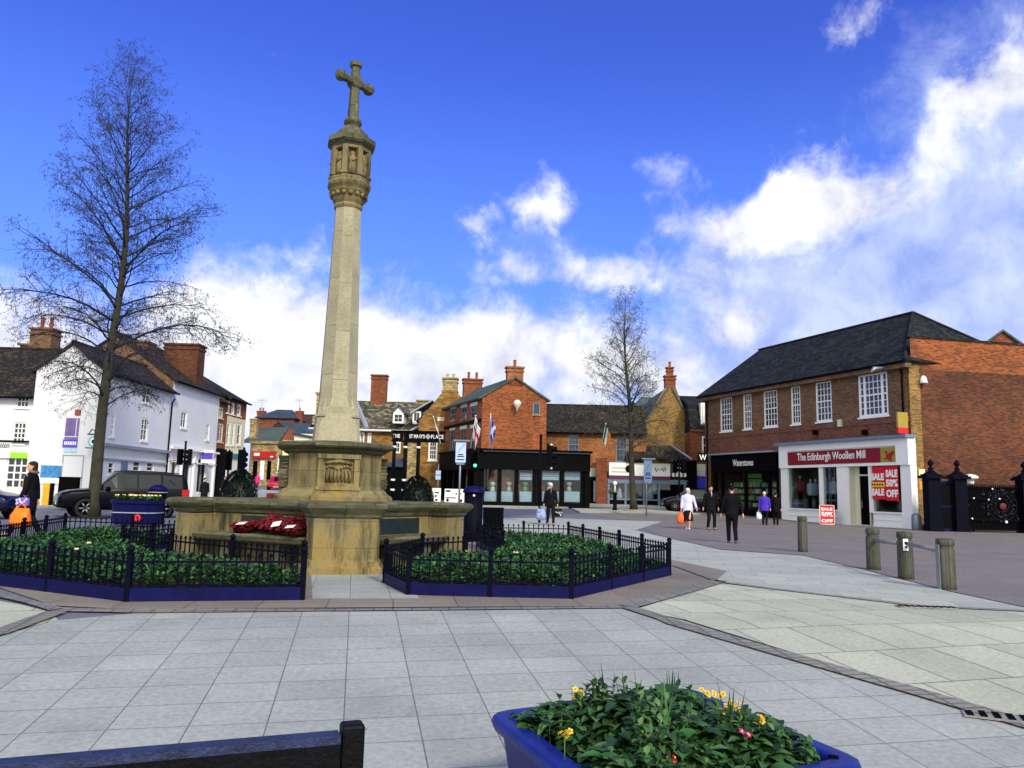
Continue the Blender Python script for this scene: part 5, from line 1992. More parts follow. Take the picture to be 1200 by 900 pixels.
# dormer on its left slope
dm = b
D2 = Fr((0, 64.6), (1, 0), (0, -1))
h = D2.rect(483.5, 482, 493, 495)
dc = MB()
fbox(dc, D2, h[0] + .02, h[1] - .02, h[2] - .1, h[3], -2.5, -.11)
dm = dc.build('dormer', M['white_paint'], b)
window(D2, h, 2, 1, dm, fw=.12, out=.0, sill=False)
mb = MB()
mb.slab(D2.p(h[0] - .2, h[3] - .1, .2), D2.p(h[1] + .9, h[3] + 1.0, .2), D2.p(h[1] + .9, h[3] + 1.0, -3), D2.p(h[0] - .2, h[3] - .1, -3), .12)
mb.build('dormer_roof', M['lead'], dm)


ST = Fr((0, 66.0), (1, 0), (0, -1))
b = thing('mossy_roofed_house', 'stone house with mossy stone slate roof, dormer and big brick chimney', 'house', ST.p(ST.hit(455, 520)[0], 0))
a_, c_ = ST.hit(396, 520)[0], ST.hit(491, 520)[0]
ze, zr_ = ST.hit(455, 503.5)[1], ST.hit(455, 465)[1]
Hs = [ST.rect(421, 506.5, 427, 524), ST.rect(430.5, 507, 435, 525), ST.rect(461, 517.5, 469.5, 531), ST.rect(479, 519, 484, 530)]
mb = MB()
facade(mb, ST, a_, c_, .2, ze, Hs)
mb.quad(ST.p(a_, .2), ST.p(a_, .2, -7), ST.p(a_, ze, -7), ST.p(a_, ze))
mb.build('wall', M['ironstone'], b)
for h in Hs:
    window(ST, h, 2, 2, b, fw=.12, sill=False)
mb = MB()
mb.slab(ST.p(a_ - .2, ze - .1, .3), ST.p(c_, ze - .1, .3), ST.p(c_ + 1.5, zr_, -3.6), ST.p(a_ - .2, zr_, -3.6), .16)
mb.slab(ST.p(a_ - .2, ze - .1, -7.5), ST.p(c_, ze - .1, -7.5), ST.p(c_ + 1.5, zr_ - .004, -3.604), ST.p(a_ - .2, zr_ - .004, -3.604), .16)
ro = mb.build('roof', M['roof_moss'], b)
mb = MB()
ul = ST.hit(431, 500)[0]
ut = at(417, 465, 69.6)
mb.tube([ST.p(ul, ze + .02, .25), V((ut.x, 69.4, zr_ + .03))], .2, 6, sm=False)
mb.build('lead_verge', M['lead'], ro)
mb = MB()
mb.tube([ST.p(a_, ze - .12, .38), ST.p(c_ - .8, ze - .12, .38), ST.p(c_ + .6, ze + .55, 1.2)], .1, 6)
mb.build('gutter', M['white_paint'], ro)
zk = at(444, 441, 69.5).z
p = at(444, 460, 69.5)
chimney((p.x, 69.6), zr_ - .5, zk, 1.35, .9, 'brick_red', ro, 0)
p = at(486, 467, 69.5)
chimney((p.x + .7, 69.8), zr_ - .8, zr_ + .1, 1.0, .7, 'pale_stone', ro, 0)
Dm = Fr((0, 65.5), (1, 0), (0, -1))
h = Dm.rect(460.5, 484, 473, 496)
mb = MB()
fbox(mb, Dm, h[0], h[1], h[2], h[3], -2.2, -.07)
um_ = (h[0] + h[1]) / 2
mb.poly([Dm.p(h[0] - .05, h[3], -.04), Dm.p(h[1] + .05, h[3], -.04), Dm.p(um_, h[3] + .55, -.04)])
do = mb.build('dormer', M['white_paint'], b)
window(Dm, h, 2, 2, do, fw=.14, sill=False, depth=.06, proud=.02)
mb = MB()
mb.slab(Dm.p(h[0] - .2, h[3] - .05, .12), Dm.p(um_, h[3] + .7, .12), Dm.p(um_, h[3] + .7, -2.4), Dm.p(h[0] - .2, h[3] - .05, -2.4), .1)
mb.slab(Dm.p(um_, h[3] + .7, .12), Dm.p(h[1] + .2, h[3] - .05, .12), Dm.p(h[1] + .2, h[3] - .05, -2.4), Dm.p(um_, h[3] + .7, -2.4), .1)
mb.build('dormer_roof', M['slate_blue'], do)
# low lean-to in front with dark entrance
h = Fr((0, 62.0), (1, 0), (0, -1))
pa = thing('pub_porch', 'dark slate porch with black doorway below the mossy roofed house', 'porch', h.p(h.hit(465, 560)[0], 0))
q = h.rect(450, 546, 478, 595)
mb = MB()
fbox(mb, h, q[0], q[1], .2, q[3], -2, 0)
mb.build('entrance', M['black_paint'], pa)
mb = MB()
z2 = h.hit(465, 535)[1]
mb.slab(h.p(q[0] - .2, q[3], .3), h.p(q[1] + .2, q[3], .3), h.p(q[1] - .5, z2, -2), h.p(q[0] + .9, z2, -2), .1)
mb.build('roof', M['slate_blue'], pa)
h = Fr((0, 61.6), (1, 0), (0, -1))
q = h.rect(476.5, 520, 487, 590)
mb = MB()
fbox(mb, h, q[0], q[1], .2, q[3], -.9, 0)
tag(mb.build('stone_buttress', M['pale_stone'], bevel=.03), 'pale stone buttress wall behind the gantry posts', 'wall')
# gantry
GA = Fr((0, 56.0), (1, 0), (0, -1))
b = thing('arcade_gantry', 'black gantry sign on posts with white words and a pale diamond', 'sign', GA.p(GA.hit(475, 580)[0], .3))
q = GA.rect(460, 506.5, 521, 516.5)
qs = GA.hit(473, 511)[0]
mb = MB()
fbox(mb, GA, q[0], qs - .06, q[2], q[3], -.15, .1)
fbox(mb, GA, qs + .3, q[1], q[2], q[3], -.15, .1)
fbox(mb, GA, q[0] - .1, q[1] + .1, q[3], q[3] + .1, -.2, .15)
fbox(mb, GA, q[0] - .05, q[1] + .05, q[2] - .1, q[2], -.15, .12)
sb = mb.build('sign_board', M['black_paint'], b)
for px in (461, 474, 489.5):
    u = GA.hit(px, 550)[0]
    mb = MB()
    mb.tube([GA.p(u, .2, .0), GA.p(u, q[3] + .1, 0)], .13, 8)
    po = mb.build('post', M['black_iron'], b)
    mb = MB()
    for z in (q[2] - .55, 1.9, 1.2):
        mb.tube([GA.p(u, z, 0), GA.p(u, z + .14, 0)], .16, 8)
    mb.build('white_band', M['white_paint'], po)
zt = (q[2] + q[3]) / 2
u0, u1 = GA.hit(480, 511)[0], GA.hit(498, 511)[0]
lettering(GA, (u0 + u1) / 2, zt, .11, "ST MARY'S", .28, u1 - u0, 'white_paint', sb, .012)
u0, u1 = GA.hit(505.5, 511)[0], GA.hit(520, 511)[0]
lettering(GA, (u0 + u1) / 2, zt, .11, 'PLACE', .28, u1 - u0, 'white_paint', sb, .012)
u0, u1 = GA.hit(461, 511)[0], GA.hit(469, 511)[0]
lettering(GA, (u0 + u1) / 2, zt, .11, 'THE', .26, u1 - u0, 'white_paint', sb, .012)
mb = MB()
u = GA.hit(501.8, 511)[0]
mb.box(GA.p(u, zt, .11), (.3, .05, .3), 0, 0, Matrix.Rotation(R(45), 3, 'Y'))
mb.build('diamond', M['lead'], sb)
# chimney stack left of the column
CH = Fr((0, 70.0), (1, 0), (0, -1))
b = thing('stone_stack_house', 'stone house whose tall rubble chimney rises left of the column', 'house', CH.p(CH.hit(372, 500)[0], 0))
a_, c_ = CH.hit(366, 520)[0], CH.hit(400, 520)[0]
zq = CH.hit(370, 502)[1]
mb = MB()
fbox(mb, CH, a_, c_, .3, zq, -6, 0)
mb.build('wall', M['brick_mellow'], b)
mb = MB()
mb.slab(CH.p(a_ - .3, zq, .4), CH.p(c_, zq, .4), CH.p(c_, zq + 1.5, -3), CH.p(a_ - .3, zq + 1.5, -3), .12)
mb.slab(CH.p(a_ - .3, zq, -6.4), CH.p(c_, zq, -6.4), CH.p(c_, zq + 1.496, -3.004), CH.p(a_ - .3, zq + 1.496, -3.004), .12)
ro = mb.build('roof', M['slate'], b)
mb = MB()
mb.tube([CH.p(a_ - .3, zq - .05, .45), CH.p(c_, zq - .05, .45)], .1, 6)
mb.build('gutter', M['white_paint'], ro)
u = CH.hit(376.5, 480)[0]
z1_ = CH.hit(376, 461)[1]
mb = MB()
mb.box(CH.p(u, (z1_ + zq) / 2, -.6), (1.05, .9, z1_ - zq))
mb.box(CH.p(u, z1_ + .05, -.6), (1.3, 1.1, .2))
mb.box(CH.p(u, zq + .6, -.6), (1.5, 1.2, .5))
mb.build('chimney_stack', M['pale_stone'], ro)
mb = MB()
for s_ in (-.18, .28):
    mb.lathe([(.2, z1_ + .1), (.17, z1_ + .4), (.18, CH.hit(376, 444)[1]), (.26, CH.hit(376, 443)[1]), (.26, CH.hit(376, 440)[1])], CH.p(u + s_ + .1, 0, -.6), 8, 0, False)
mb.build('chimney_pot', M['brick_mellow'], ro)
# ------------------------------------------------------------------ white row on the left
WR = Fr((-20.9, 40.0), (0, 1), (1, 0))
WG = Fr((-24.45, 40.0), (1, 0), (0, -1))
b = thing('white_corner_shop', 'white painted corner shop with purple banner on its blank gable', 'shop', (-21, 41, 0))
ze = 7.1
uE = WR.hit(197.5, 520)[0]
gw = 3.55
ap = WG.hit(80, 405)[1] + .1
Hs = [WR.rect(167.5, 453, 177, 473), WR.rect(129.5, 485, 134.5, 512), WR.rect(165.5, 490, 173.5, 517),
      WR.rect(127, 541, 134, 556), WR.rect(156, 540, 165, 553), WR.rect(172, 541, 180.5, 553)]
mb = MB()
facade(mb, WR, 0, uE, -.1, ze, Hs)
facade(mb, WG, 0, gw, -.1, ze, ())
mb.poly([WG.p(0, ze), WG.p(gw, ze), WG.p(gw / 2, ap)])
mb.quad(WR.p(uE, -.1), WR.p(uE, -.1, -gw), WR.p(uE, ze, -gw), WR.p(uE, ze))
mb.quad(WG.p(0, -.1), WG.p(0, ze), WR.p(uE, ze, -gw), WR.p(uE, -.1, -gw))
mb.build('wall', M['white_render'], b)
for h in Hs[:3]:
    window(WR, h, 2, 4, b, fw=.09, meet=2)
for h in Hs[3:]:
    window(WR, h, 1, 2, b, fw=.09, meet=1)
roof_pair(WR, 0, uE, gw, ze, ap + .1, 'roof_dark', b, .3, .15)
z1_ = WR.hit(160, 526)[1]
mb = MB()
fbox(mb, WR, .1, uE - .1, z1_ - .06, z1_ + .1, 0, .28)
fbox(mb, WR, .1, uE - .1, z1_ - .75, z1_ - .65, 0, .1)
fbox(mb, WR, .1, uE - .1, -.05, .4, 0, .06)
mb.build('cornice', M['lead'], b)
h = WR.rect(140.5, 540, 147.5, 577)
part_box('door', WR, (h[0], h[1], .1, h[3]), 0, .06, 'grey_paint', b)
downpipe(WR, uE - .15, 0, 6.5, b)
# gable notices
h = WG.rect(77, 490, 92.5, 514.5)
bn = part_box('purple_banner', WG, h, 0, .04, 'white_paint', b)
bn.data.materials[0] = col('banner_purple', (112, 96, 150), .6, 0, .35, 3)
h2 = (h[0] - .05, h[1], h[2] - .42, h[2] - .03)
part_box('banner_strip', WG, h2, 0, .05, 'white_paint', bn).data.materials[0] = col('banner_violet', (96, 70, 190))
mb = MB()
fbox(mb, WG, h[0], h[1], h[2] + .1, h[2] + .13, .04, .05)
fbox(mb, WG, h[1] - .13, h[1] - .1, h[2] + .1, h[3], .041, .051)
for k in range(7):
    fbox(mb, WG, h2[0] + .08 + k * .09, h2[0] + .14 + k * .09, h2[2] + .12, h2[3] - .1, .05, .056)
mb.build('banner_marks', M['white_paint'], bn)
h = WG.rect(88.5, 480, 95, 486.5)
part_box('red_vent', WG, h, 0, .06, 'white_paint', b).data.materials[0] = col('vent_red', (150, 72, 50))
h = WG.rect(75, 525, 90, 530)
part_box('small_sign', WG, h, 0, .03, 'white_paint', b).data.materials[0] = col('pale_cyan_sign', (170, 206, 226))
h = WG.rect(48, 545.5, 71.5, 560)
mu = part_box('blue_poster', WG, h, 0, .04, 'white_paint', b)
mu.data.materials[0] = col('poster_blue', (64, 132, 190), .5, 0, .55, 7)
mb = MB()
fbox(mb, WG, h[0] - .06, h[1] + .06, h[2] - .3, h[2] - .003, 0, .05)
fbox(mb, WG, h[0] - .06, h[1] + .06, h[3] + .003, h[3] + .1, 0, .05)
mb.build('poster_frame', M['white_paint'], mu)
h = WG.rect(72, 534, 97, 572)
mb = MB()
for u0, u1, z0, z1 in ((h[0], h[1], h[3], h[3] + .04), (h[1] - .04, h[1], h[2], h[3]), (h[0], h[0] + .04, h[2], h[3])):
    fbox(mb, WG, u0, u1, z0, z1, 0, .025)
mb.build('blocked_opening_frame', M['lead'], b)
# round bracket sign on the corner
Bk = Fr((0, 39.4), (1, 0), (0, -1))
c_ = Bk.hit(110, 517.5)
sg = thing('round_bracket_sign', 'round pale turquoise sign on a black bracket by the trunk', 'sign', Bk.p(c_[0], c_[1]))
mb = MB()
mb.lathe([(.28, -.03), (.28, .03), (.01, .035)], Bk.p(c_[0], c_[1], 0), 18, 0, False, 0, Bk.N.to_track_quat('Z', 'Y').to_matrix())
mb.build('disc', col('turquoise', (110, 190, 205)), sg)
mb = MB()
mb.lathe([(.19, .036), (.19, .042), (.12, .044), (.1, .036)], Bk.p(c_[0], c_[1], 0), 16, 0, False, 0, Bk.N.to_track_quat('Z', 'Y').to_matrix())
mb.build('ring_mark', M['white_paint'], sg)
mb = MB()
mb.tube([Bk.p(c_[0] - .35, c_[1] + .36), Bk.p(c_[0] + .5, c_[1] + .36), WR.p(0, c_[1] + .36, .0)], .035, 6)
mb.tube([Bk.p(c_[0] - .3, c_[1] + .36), Bk.p(c_[0] - .15, c_[1] + .62), Bk.p(c_[0] + .1, c_[1] + .5)], .025, 6)
mb.tube([Bk.p(c_[0] - .4, c_[1] - .32), Bk.p(c_[0] + .0, c_[1] - .32)], .03, 6)
mb.build('bracket', M['black_iron'], sg)
# yellow hanging sign
yy = 44.9
Ys = Fr((0, yy), (1, 0), (0, -1))
h = Ys.rect(153.5, 499, 166, 518)
sg = thing('hanging_inn_sign', 'yellow hanging sign in a black frame on the white wall', 'sign', Ys.p(h[0], h[2]))
mb = MB()
fbox(mb, Ys, h[0], h[1], h[2], h[3], -.05, .03)
mb.build('sign_frame', M['black_iron'], sg)
mb = MB()
fbox(mb, Ys, h[0] + .07, h[1] - .07, h[2] + .07, h[3] - .07, .03, .045)
bd = mb.build('sign_board', col('sign_yellow', (216, 204, 92)), sg)
mb = MB()
um_ = (h[0] + h[1]) / 2
for z, w_ in ((.72, .18), (.62, .14), (.4, .05), (.3, .08), (.18, .18)):
    fbox(mb, Ys, um_ - w_, um_ + w_, h[2] + z * (h[3] - h[2]), h[2] + z * (h[3] - h[2]) + .05, .045, .05)
mb.build('sign_marks', col('brown_marks', (110, 84, 40)), bd)
mb = MB()
mb.tube([V((-20.9, yy, h[3] + .12)), Ys.p(h[1] + .3, h[3] + .12), Ys.p(h[1] + .3, h[3] + .3)], .03, 6)
mb.tube([V((-20.9, yy, h[3] + 1.0)), Ys.p(h[1], h[3] + .12)], .012, 5)
for u in (h[0] + .08, h[1] - .08):
    mb.tube([Ys.p(u, h[3]), Ys.p(u, h[3] + .12)], .015, 5)
mb.build('bracket', M['black_iron'], sg)

# left-hand white shop with the green fascia
LW = Fr((-46.0, 41.0), (1, 0), (0, -1))
u1 = LW.hit(52, 520)[0]
b = thing('green_fascia_shop', 'white rendered shop with bright green fascia and small paned windows, far left', 'shop', LW.p(u1 - 4, 0))
ze = LW.hit(25, 460)[1]
zr_ = LW.hit(25, 416)[1] + .9
Hs = [LW.rect(19.5, 463, 34, 477.5), LW.rect(15, 495, 30, 520), LW.rect(7, 536, 40, 572)]
sh_ = Hs[1][0] - 3.2
Hs += [(Hs[0][0] - 3.4, Hs[0][1] - 3.4, Hs[0][2], Hs[0][3]), (Hs[1][0] - 3.4, Hs[1][1] - 3.4, Hs[1][2], Hs[1][3])]
mb = MB()
facade(mb, LW, u1 - 16, u1, -.1, ze, Hs)
end_wall(mb, LW, u1, 7, -.1, ze, zr_ - .13)
mb.build('wall', M['white_render'], b)
for i, h in enumerate(Hs):
    window(LW, h, (3, 3, 4, 3, 3)[i], (2, 4, 4, 2, 4)[i], b, fw=.06, bar=.05 if i != 2 else .07, sill=(i != 2))
ro = roof_pair(LW, u1 - 16, u1, 7, ze, zr_, 'roof_dark', b, .3, .1)
h = LW.rect(0, 530.5, 51, 537)
zz0, zz1 = h[2], h[3]
ug = LW.hit(14, 533)[0]
part_box('fascia', LW, (ug, u1 + .05, zz0, zz1), 0, .14, 'white_paint', b).data.materials[0] = col('lime_fascia', (150, 226, 40), .5)
fa = part_box('white_fascia', LW, (u1 - 8, ug - .01, zz0 + .0, zz1 + .5), 0, .14, 'white_paint', b)
mb = MB()
for k in range(6):
    u = LW.hit(0 + k * 2.2, 528)[0]
    mb.tube([LW.p(u, zz0 + .55, .15), LW.p(u + .04, zz0 + .75, .15), LW.p(u + .1, zz0 + .6, .15), LW.p(u + .02, zz0 + .5, .15)], .02, 4)
mb.build('fascia_marks', M['galv'], fa)
mb = MB()
fbox(mb, LW, u1 - 8, u1 + .05, zz1 + .55, zz1 + .62, 0, .2)
mb.build('canopy', M['black_iron'], b)
downpipe(LW, u1 - .1, 0, ze - .1, b)
# big stepped chimney stack behind
p = at(53, 400, 47)
zt = at(55, 388, 47).z
chimney((p.x, 47), 5, zt, 1.3, 1.0, 'brick_brown', ro, 2, pot='terracotta', poth=.75)
p = at(35, 410, 47)
chimney((p.x + .1, 47.1), 5, at(35, 406, 47).z, 1.0, .9, 'brick_brown', ro, 0)

# taller white building, then the brick and cream fronts up the street
uF = WR.hit(253.5, 520)[0]
b = thing('tall_white_shop', 'taller plain white shop front with large brick stacks on its roof', 'shop', WR.p(uE + 3, 0))
ze = WR.hit(225, 457.5)[1] + .45
Hs = [WR.rect(241, 497, 245.5, 516), WR.rect(212, 482, 219, 502), WR.rect(200.5, 537, 207, 575), WR.rect(216, 537, 223, 575), WR.rect(231, 537, 243, 578)]
mb = MB()
facade(mb, WR, uE, uF, -.1, ze, Hs)
D_ = 7.5
zr_ = ze + 2.7
end_wall(mb, WR, uE + .01, D_, -.1, ze, zr_ - .13, 1)
end_wall(mb, WR, uF - .01, D_, -.1, ze, zr_ - .13, 1)
mb.build('wall', [M['white_render'], M['brick_brown']], b)
for i, h in enumerate(Hs):
    window(WR, h, 1 if i > 1 else 2, 2 if i < 2 else 1, b, fw=.1, sill=i < 2)
ro = roof_pair(WR, uE, uF, D_, ze, zr_, 'roof_dark', b, .3, .1)
mb = MB()
z1_ = WR.hit(225, 529)[1]
fbox(mb, WR, uE, uF, z1_, z1_ + .14, 0, .3)
fbox(mb, WR, uE, uF, z1_ - .8, z1_ - .72, 0, .12)
for t in (.02, .27, .52, .78, .97):
    u = uE + (uF - uE) * t
    fbox(mb, WR, u - .12, u + .12, 0, z1_, 0, .12)
mb.build('shopfront', M['white_paint'], b)
mb = MB()
h = WR.rect(234, 528, 244, 543)
fbox(mb, WR, h[0], h[0] + .1, h[2], h[3], .1, .9)
ps = mb.build('projecting_sign', M['white_paint'], b)
mb = MB()
fbox(mb, WR, h[0] - .004, h[0] + .104, h[2] + .25, h[2] + .7, .12, .88)
mb.build('sign_band', col('banner_violet', (96, 70, 190)), ps)
p = at(216, 420, 52.5)
chimney((p.x, 52.5), 7, at(216, 406, 52.5).z, 2.3, 1.2, 'brick_oldred', ro, 0)
p = at(160, 410, 50)
chimney((p.x, 50), 7, at(160, 403, 50).z, 1.9, 1.2, 'brick_brown', ro, 0)
p = at(190, 415, 56)
chimney((p.x, 56), 7, at(190, 413, 56).z, 1.6, 1.0, 'brick_brown', ro, 0)

uG = WR.hit(264, 520)[0]
b = thing('narrow_brick_front', 'narrow red brick front squeezed between white and cream street fronts', 'shop', WR.p(uF + 1, 0))
ze = WR.hit(258, 468)[1]
hs = [WR.rect(256, 477, 261.5, 490), WR.rect(255.5, 496, 261.5, 518)]
mb = MB()
facade(mb, WR, uF, uG, 0, ze, hs)
end_wall(mb, WR, uF + .02, 8, 0, ze, ze + 3.6)
mb.build('wall', M['brick_orange'], b)
for h in hs:
    window(WR, h, 2, 2, b, 'cream_paint', fw=.12)
roof_pair(WR, uF, uG, 8, ze, ze + 3.6, 'roof_brown', b, .2, .0)
part_box('shopfront', WR, (uF + .1, uG - .1, 0.1, WR.hit(258, 526)[1]), 0, .2, 'black_paint', b)
uH = WR.hit(286, 520)[0]
b = thing('cream_street_front', 'tall cream and brick street front with white sashes, end of the left row', 'shop', WR.p(uG + 3, 0))
ze = WR.hit(275, 470)[1] + .25
hs = []
for x0, x1 in ((265.5, 269.5), (271.5, 275), (278, 282.5)):
    hs.append(WR.rect(x0, 470 + (x0 - 265) * .3, x1, 484 + (x0 - 265) * .27))
    hs.append(WR.rect(x0, 494.5 + (x0 - 265) * .12, x1, 522))
mb = MB()
facade(mb, WR, uG, uH, 0, WR.hit(275, 489)[1], [h for h in hs if h[3] < WR.hit(275, 489)[1]], 1)
facade(mb, WR, uG, uH, WR.hit(275, 489)[1], ze, [h for h in hs if h[2] > WR.hit(275, 489)[1]], 0)
end_wall(mb, WR, uH, 8, 0, ze, ze + 2.2, 0)
mb.build('wall', [M['brick_orange'], M['cream_render']], b)
for h in hs:
    window(WR, h, 1, 2, b, fw=.16, meet=1)
roof_pair(WR, uG, uH, 8, ze, ze + 2.2, 'slate', b, .3, .1)
part_box('shopfront', WR, (uG + .1, uH - .1, 0.1, WR.hit(275, 530)[1]), 0, .2, 'white_paint', b)
part_box('fascia', WR, (uG + .1, uG + 3.5, WR.hit(268, 537)[1], WR.hit(268, 531)[1]), .2, .3, 'white_paint', b).data.materials[0] = col('teal_fascia', (60, 130, 130))
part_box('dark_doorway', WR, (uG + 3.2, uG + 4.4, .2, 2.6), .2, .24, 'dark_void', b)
p = WR.p(uG + .2, 0, -4)
chimney(p, ze + 1.6, ze + 2.9, .8, .8, 'brick_red', b, 1)

# ------------------------------------------------------------------ far end of the left street
RS = Fr((0, 88.0), (.97, -.24), (-.24, -.97))
b = thing('red_fascia_shop', 'distant single storey stone shop with red fascia and sloping slate roof', 'shop', RS.p(RS.hit(318, 550)[0], 1))
h = RS.rect(292, 519, 343, 567)
z0_ = .8
mb = MB()
hw_ = RS.rect(325, 534.5, 334.5, 553.5)
facade(mb, RS, h[0], h[1], z0_, h[3], [hw_])
mb.build('wall', M['pale_stone'], b)
window(RS, hw_, 2, 2, b, fw=.16)
mb = MB()
fbox(mb, RS, h[0], h[1], h[3] - .1, h[3] + .2, -.1, .25)
mb.build('cornice', M['pale_stone'], b)
q = RS.rect(297, 529, 323.5, 537)
fa = part_box('fascia', RS, q, 0, .25, 'white_paint', b)
fa.data.materials[0] = col('red_fascia', (176, 16, 20), .5)
mb = MB()
uu = RS.hit(299, 533)[0]
fbox(mb, RS, uu, uu + .75, (q[2] + q[3]) / 2 - .12, (q[2] + q[3]) / 2 + .2, .25, .27)
uu = RS.hit(318, 535)[0]
fbox(mb, RS, uu, uu + .4, q[2] + .12, q[2] + .26, .25, .27)
mb.build('fascia_marks', M['white_paint'], fa)
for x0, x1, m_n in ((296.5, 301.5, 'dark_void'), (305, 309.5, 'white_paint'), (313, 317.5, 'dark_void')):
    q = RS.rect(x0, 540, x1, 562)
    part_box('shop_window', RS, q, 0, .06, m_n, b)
mb = MB()
ra, rb_ = RS.hit(284, 522)[0], RS.hit(326, 523)[0]
rt = RS.hit(300, 497)[1]
rc, rd_ = RS.hit(283, 500)[0], RS.hit(311, 503)[0]
mb.slab(RS.p(ra, h[3] + .1, .2), RS.p(rb_, h[3] + .05, .2), RS.p(rd_ + .6, rt, -4.5), RS.p(rc, rt, -4.5), .15)
ro = mb.build('roof', M['slate_green'], b)
p = at(298.5, 490, 92)
chimney((p.x, 92), rt - 2.0, at(298.5, 492, 92).z, .75, .8, 'pale_stone', ro, 0)
mb = MB()
pk = [RS.p(rb_ + .1, h[3], -.2), RS.p(rb_ + 3, h[3], -5), RS.p(rd_ + .7, rt, -4.5)]
mb.add(pk, [(0, 1, 2)])
mb.build('verge_wall', M['brick_red'], b)
HB = Fr((0, 104.0), (1, 0), (0, -1))
b = thing('hip_roofed_house', 'distant red brick house with dark hipped slate roof on the rise', 'house', HB.p(HB.hit(322, 500)[0], 1.5))
a_, c_ = HB.hit(300, 500)[0], HB.hit(344, 500)[0]
zt, ze = HB.hit(322, 480)[1], HB.hit(322, 490)[1]
mb = MB()
fbox(mb, HB, a_, c_, 1, ze, -8, 0)
mb.build('wall', M['brick_red'], b)
cs = [HB.p(a_ - .3, ze, .4), HB.p(c_ + .4, ze, .4), HB.p(c_ + .4, ze, -8.4), HB.p(a_ - .3, ze, -8.4)]
ka, kb = HB.p((a_ + c_) / 2 - 1, zt + .4, -4), HB.p((a_ + c_) / 2 + 1, zt + .4, -4)
mb = MB()
mb.add(cs + [ka, kb], [(0, 1, 5, 4), (1, 2, 5), (2, 3, 4, 5), (3, 0, 4), (3, 2, 1, 0)])
ro = mb.build('roof', M['slate_blue'], b)
chimney(HB.p(HB.hit(300.5, 490)[0], 0, -2), ze - 1, HB.hit(300.5, 481)[1], 1.0, .8, 'brick_red', ro, 2)
chimney(HB.p(HB.hit(346, 490)[0], 0, -2), ze - 1.5, HB.hit(346, 481)[1], .9, .8, 'brick_red', ro, 1)
for px in (301, 346):
    q = HB.p(HB.hit(px, 480)[0], HB.hit(px, 480)[1], -2)
    mb = MB()
    mb.tube([q, q + UP * 1.7], .03, 5)
    for dz in (1.2, 1.4, 1.6):
        mb.tube([q + V((-.7, 0, dz)), q + V((.7, 0, dz + .1))], .02, 4)
    mb.build('television_aerial', M['galv'], ro)
b = thing('brick_terrace_end', 'distant brown roofed brick terrace right of the hipped house', 'house', HB.p(HB.hit(360, 500)[0], 1.5))
h2_ = Fr((0, 108.0), (1, 0), (0, -1))
a_, c_ = h2_.hit(345, 500)[0], h2_.hit(382, 500)[0]
house(h2_, a_, c_, 7, 1, h2_.hit(360, 497)[1], h2_.hit(360, 487)[1] + .4, 'brick_red', 'roof_brown', b)
OG = Fr((0, 96.0), (.9, -.2), (-.2, -.9))
b = thing('orange_gable_cottage', 'distant orange brick gable cottage with slate roof and cream extension', 'house', OG.p(OG.hit(330, 510)[0], 1.2))
mb = MB()
mb.poly([OG.p(OG.hit(313, 545)[0], 1), OG.p(OG.hit(343.5, 545)[0], 1), OG.p(OG.hit(343.5, 516)[0], OG.hit(343.5, 508)[1]), OG.p(OG.hit(326, 494)[0], OG.hit(326, 494)[1]), OG.p(OG.hit(313, 508)[0], OG.hit(313, 508)[1])])
mb.build('wall', M['brick_oldred'], b)
mb = MB()
A_ = OG.p(OG.hit(326, 494)[0], OG.hit(326, 493.5)[1], .1)
B_ = OG.p(OG.hit(344, 508)[0], OG.hit(344, 508)[1], .1)
sh_ = V((6.0, 5.0, 0))
mb.slab(A_, B_, B_ + sh_, A_ + sh_, .12)
mb.slab(A_, OG.p(OG.hit(312, 508)[0], OG.hit(312, 509)[1], .1), OG.p(OG.hit(312, 508)[0], OG.hit(312, 509)[1], .1) + sh_, A_ + sh_, .12)
mb.build('roof', M['slate_blue'], b)
EX = Fr((0, 94.0), (1, 0), (0, -1))
h = EX.rect(344, 508.5, 374, 545)
hs = [EX.rect(349, 512, 352, 518), EX.rect(361, 514, 364.5, 519)]
mb = MB()
facade(mb, EX, h[0], h[1], 1, h[3], hs)
h3 = EX.rect(331, 516, 344, 545)
fbox(mb, EX, h3[0], h3[1], 1, h3[3], -2, .0)
ex = mb.build('cream_extension', M['cream_render'], b)
for q in hs:
    window(EX, q, 2, 2, b, fw=.1, sill=False)
mb = MB()
mb.slab(EX.p(h[0] - .2, h[3], .3), EX.p(h[1] + .2, h[3] - .5, .3), EX.p(h[1] + .2, h[3] + 1.2, -4), EX.p(h[0] - .2, h[3] + 1.6, -4), .12)
mb.build('extension_roof', M['slate_blue'], ex)

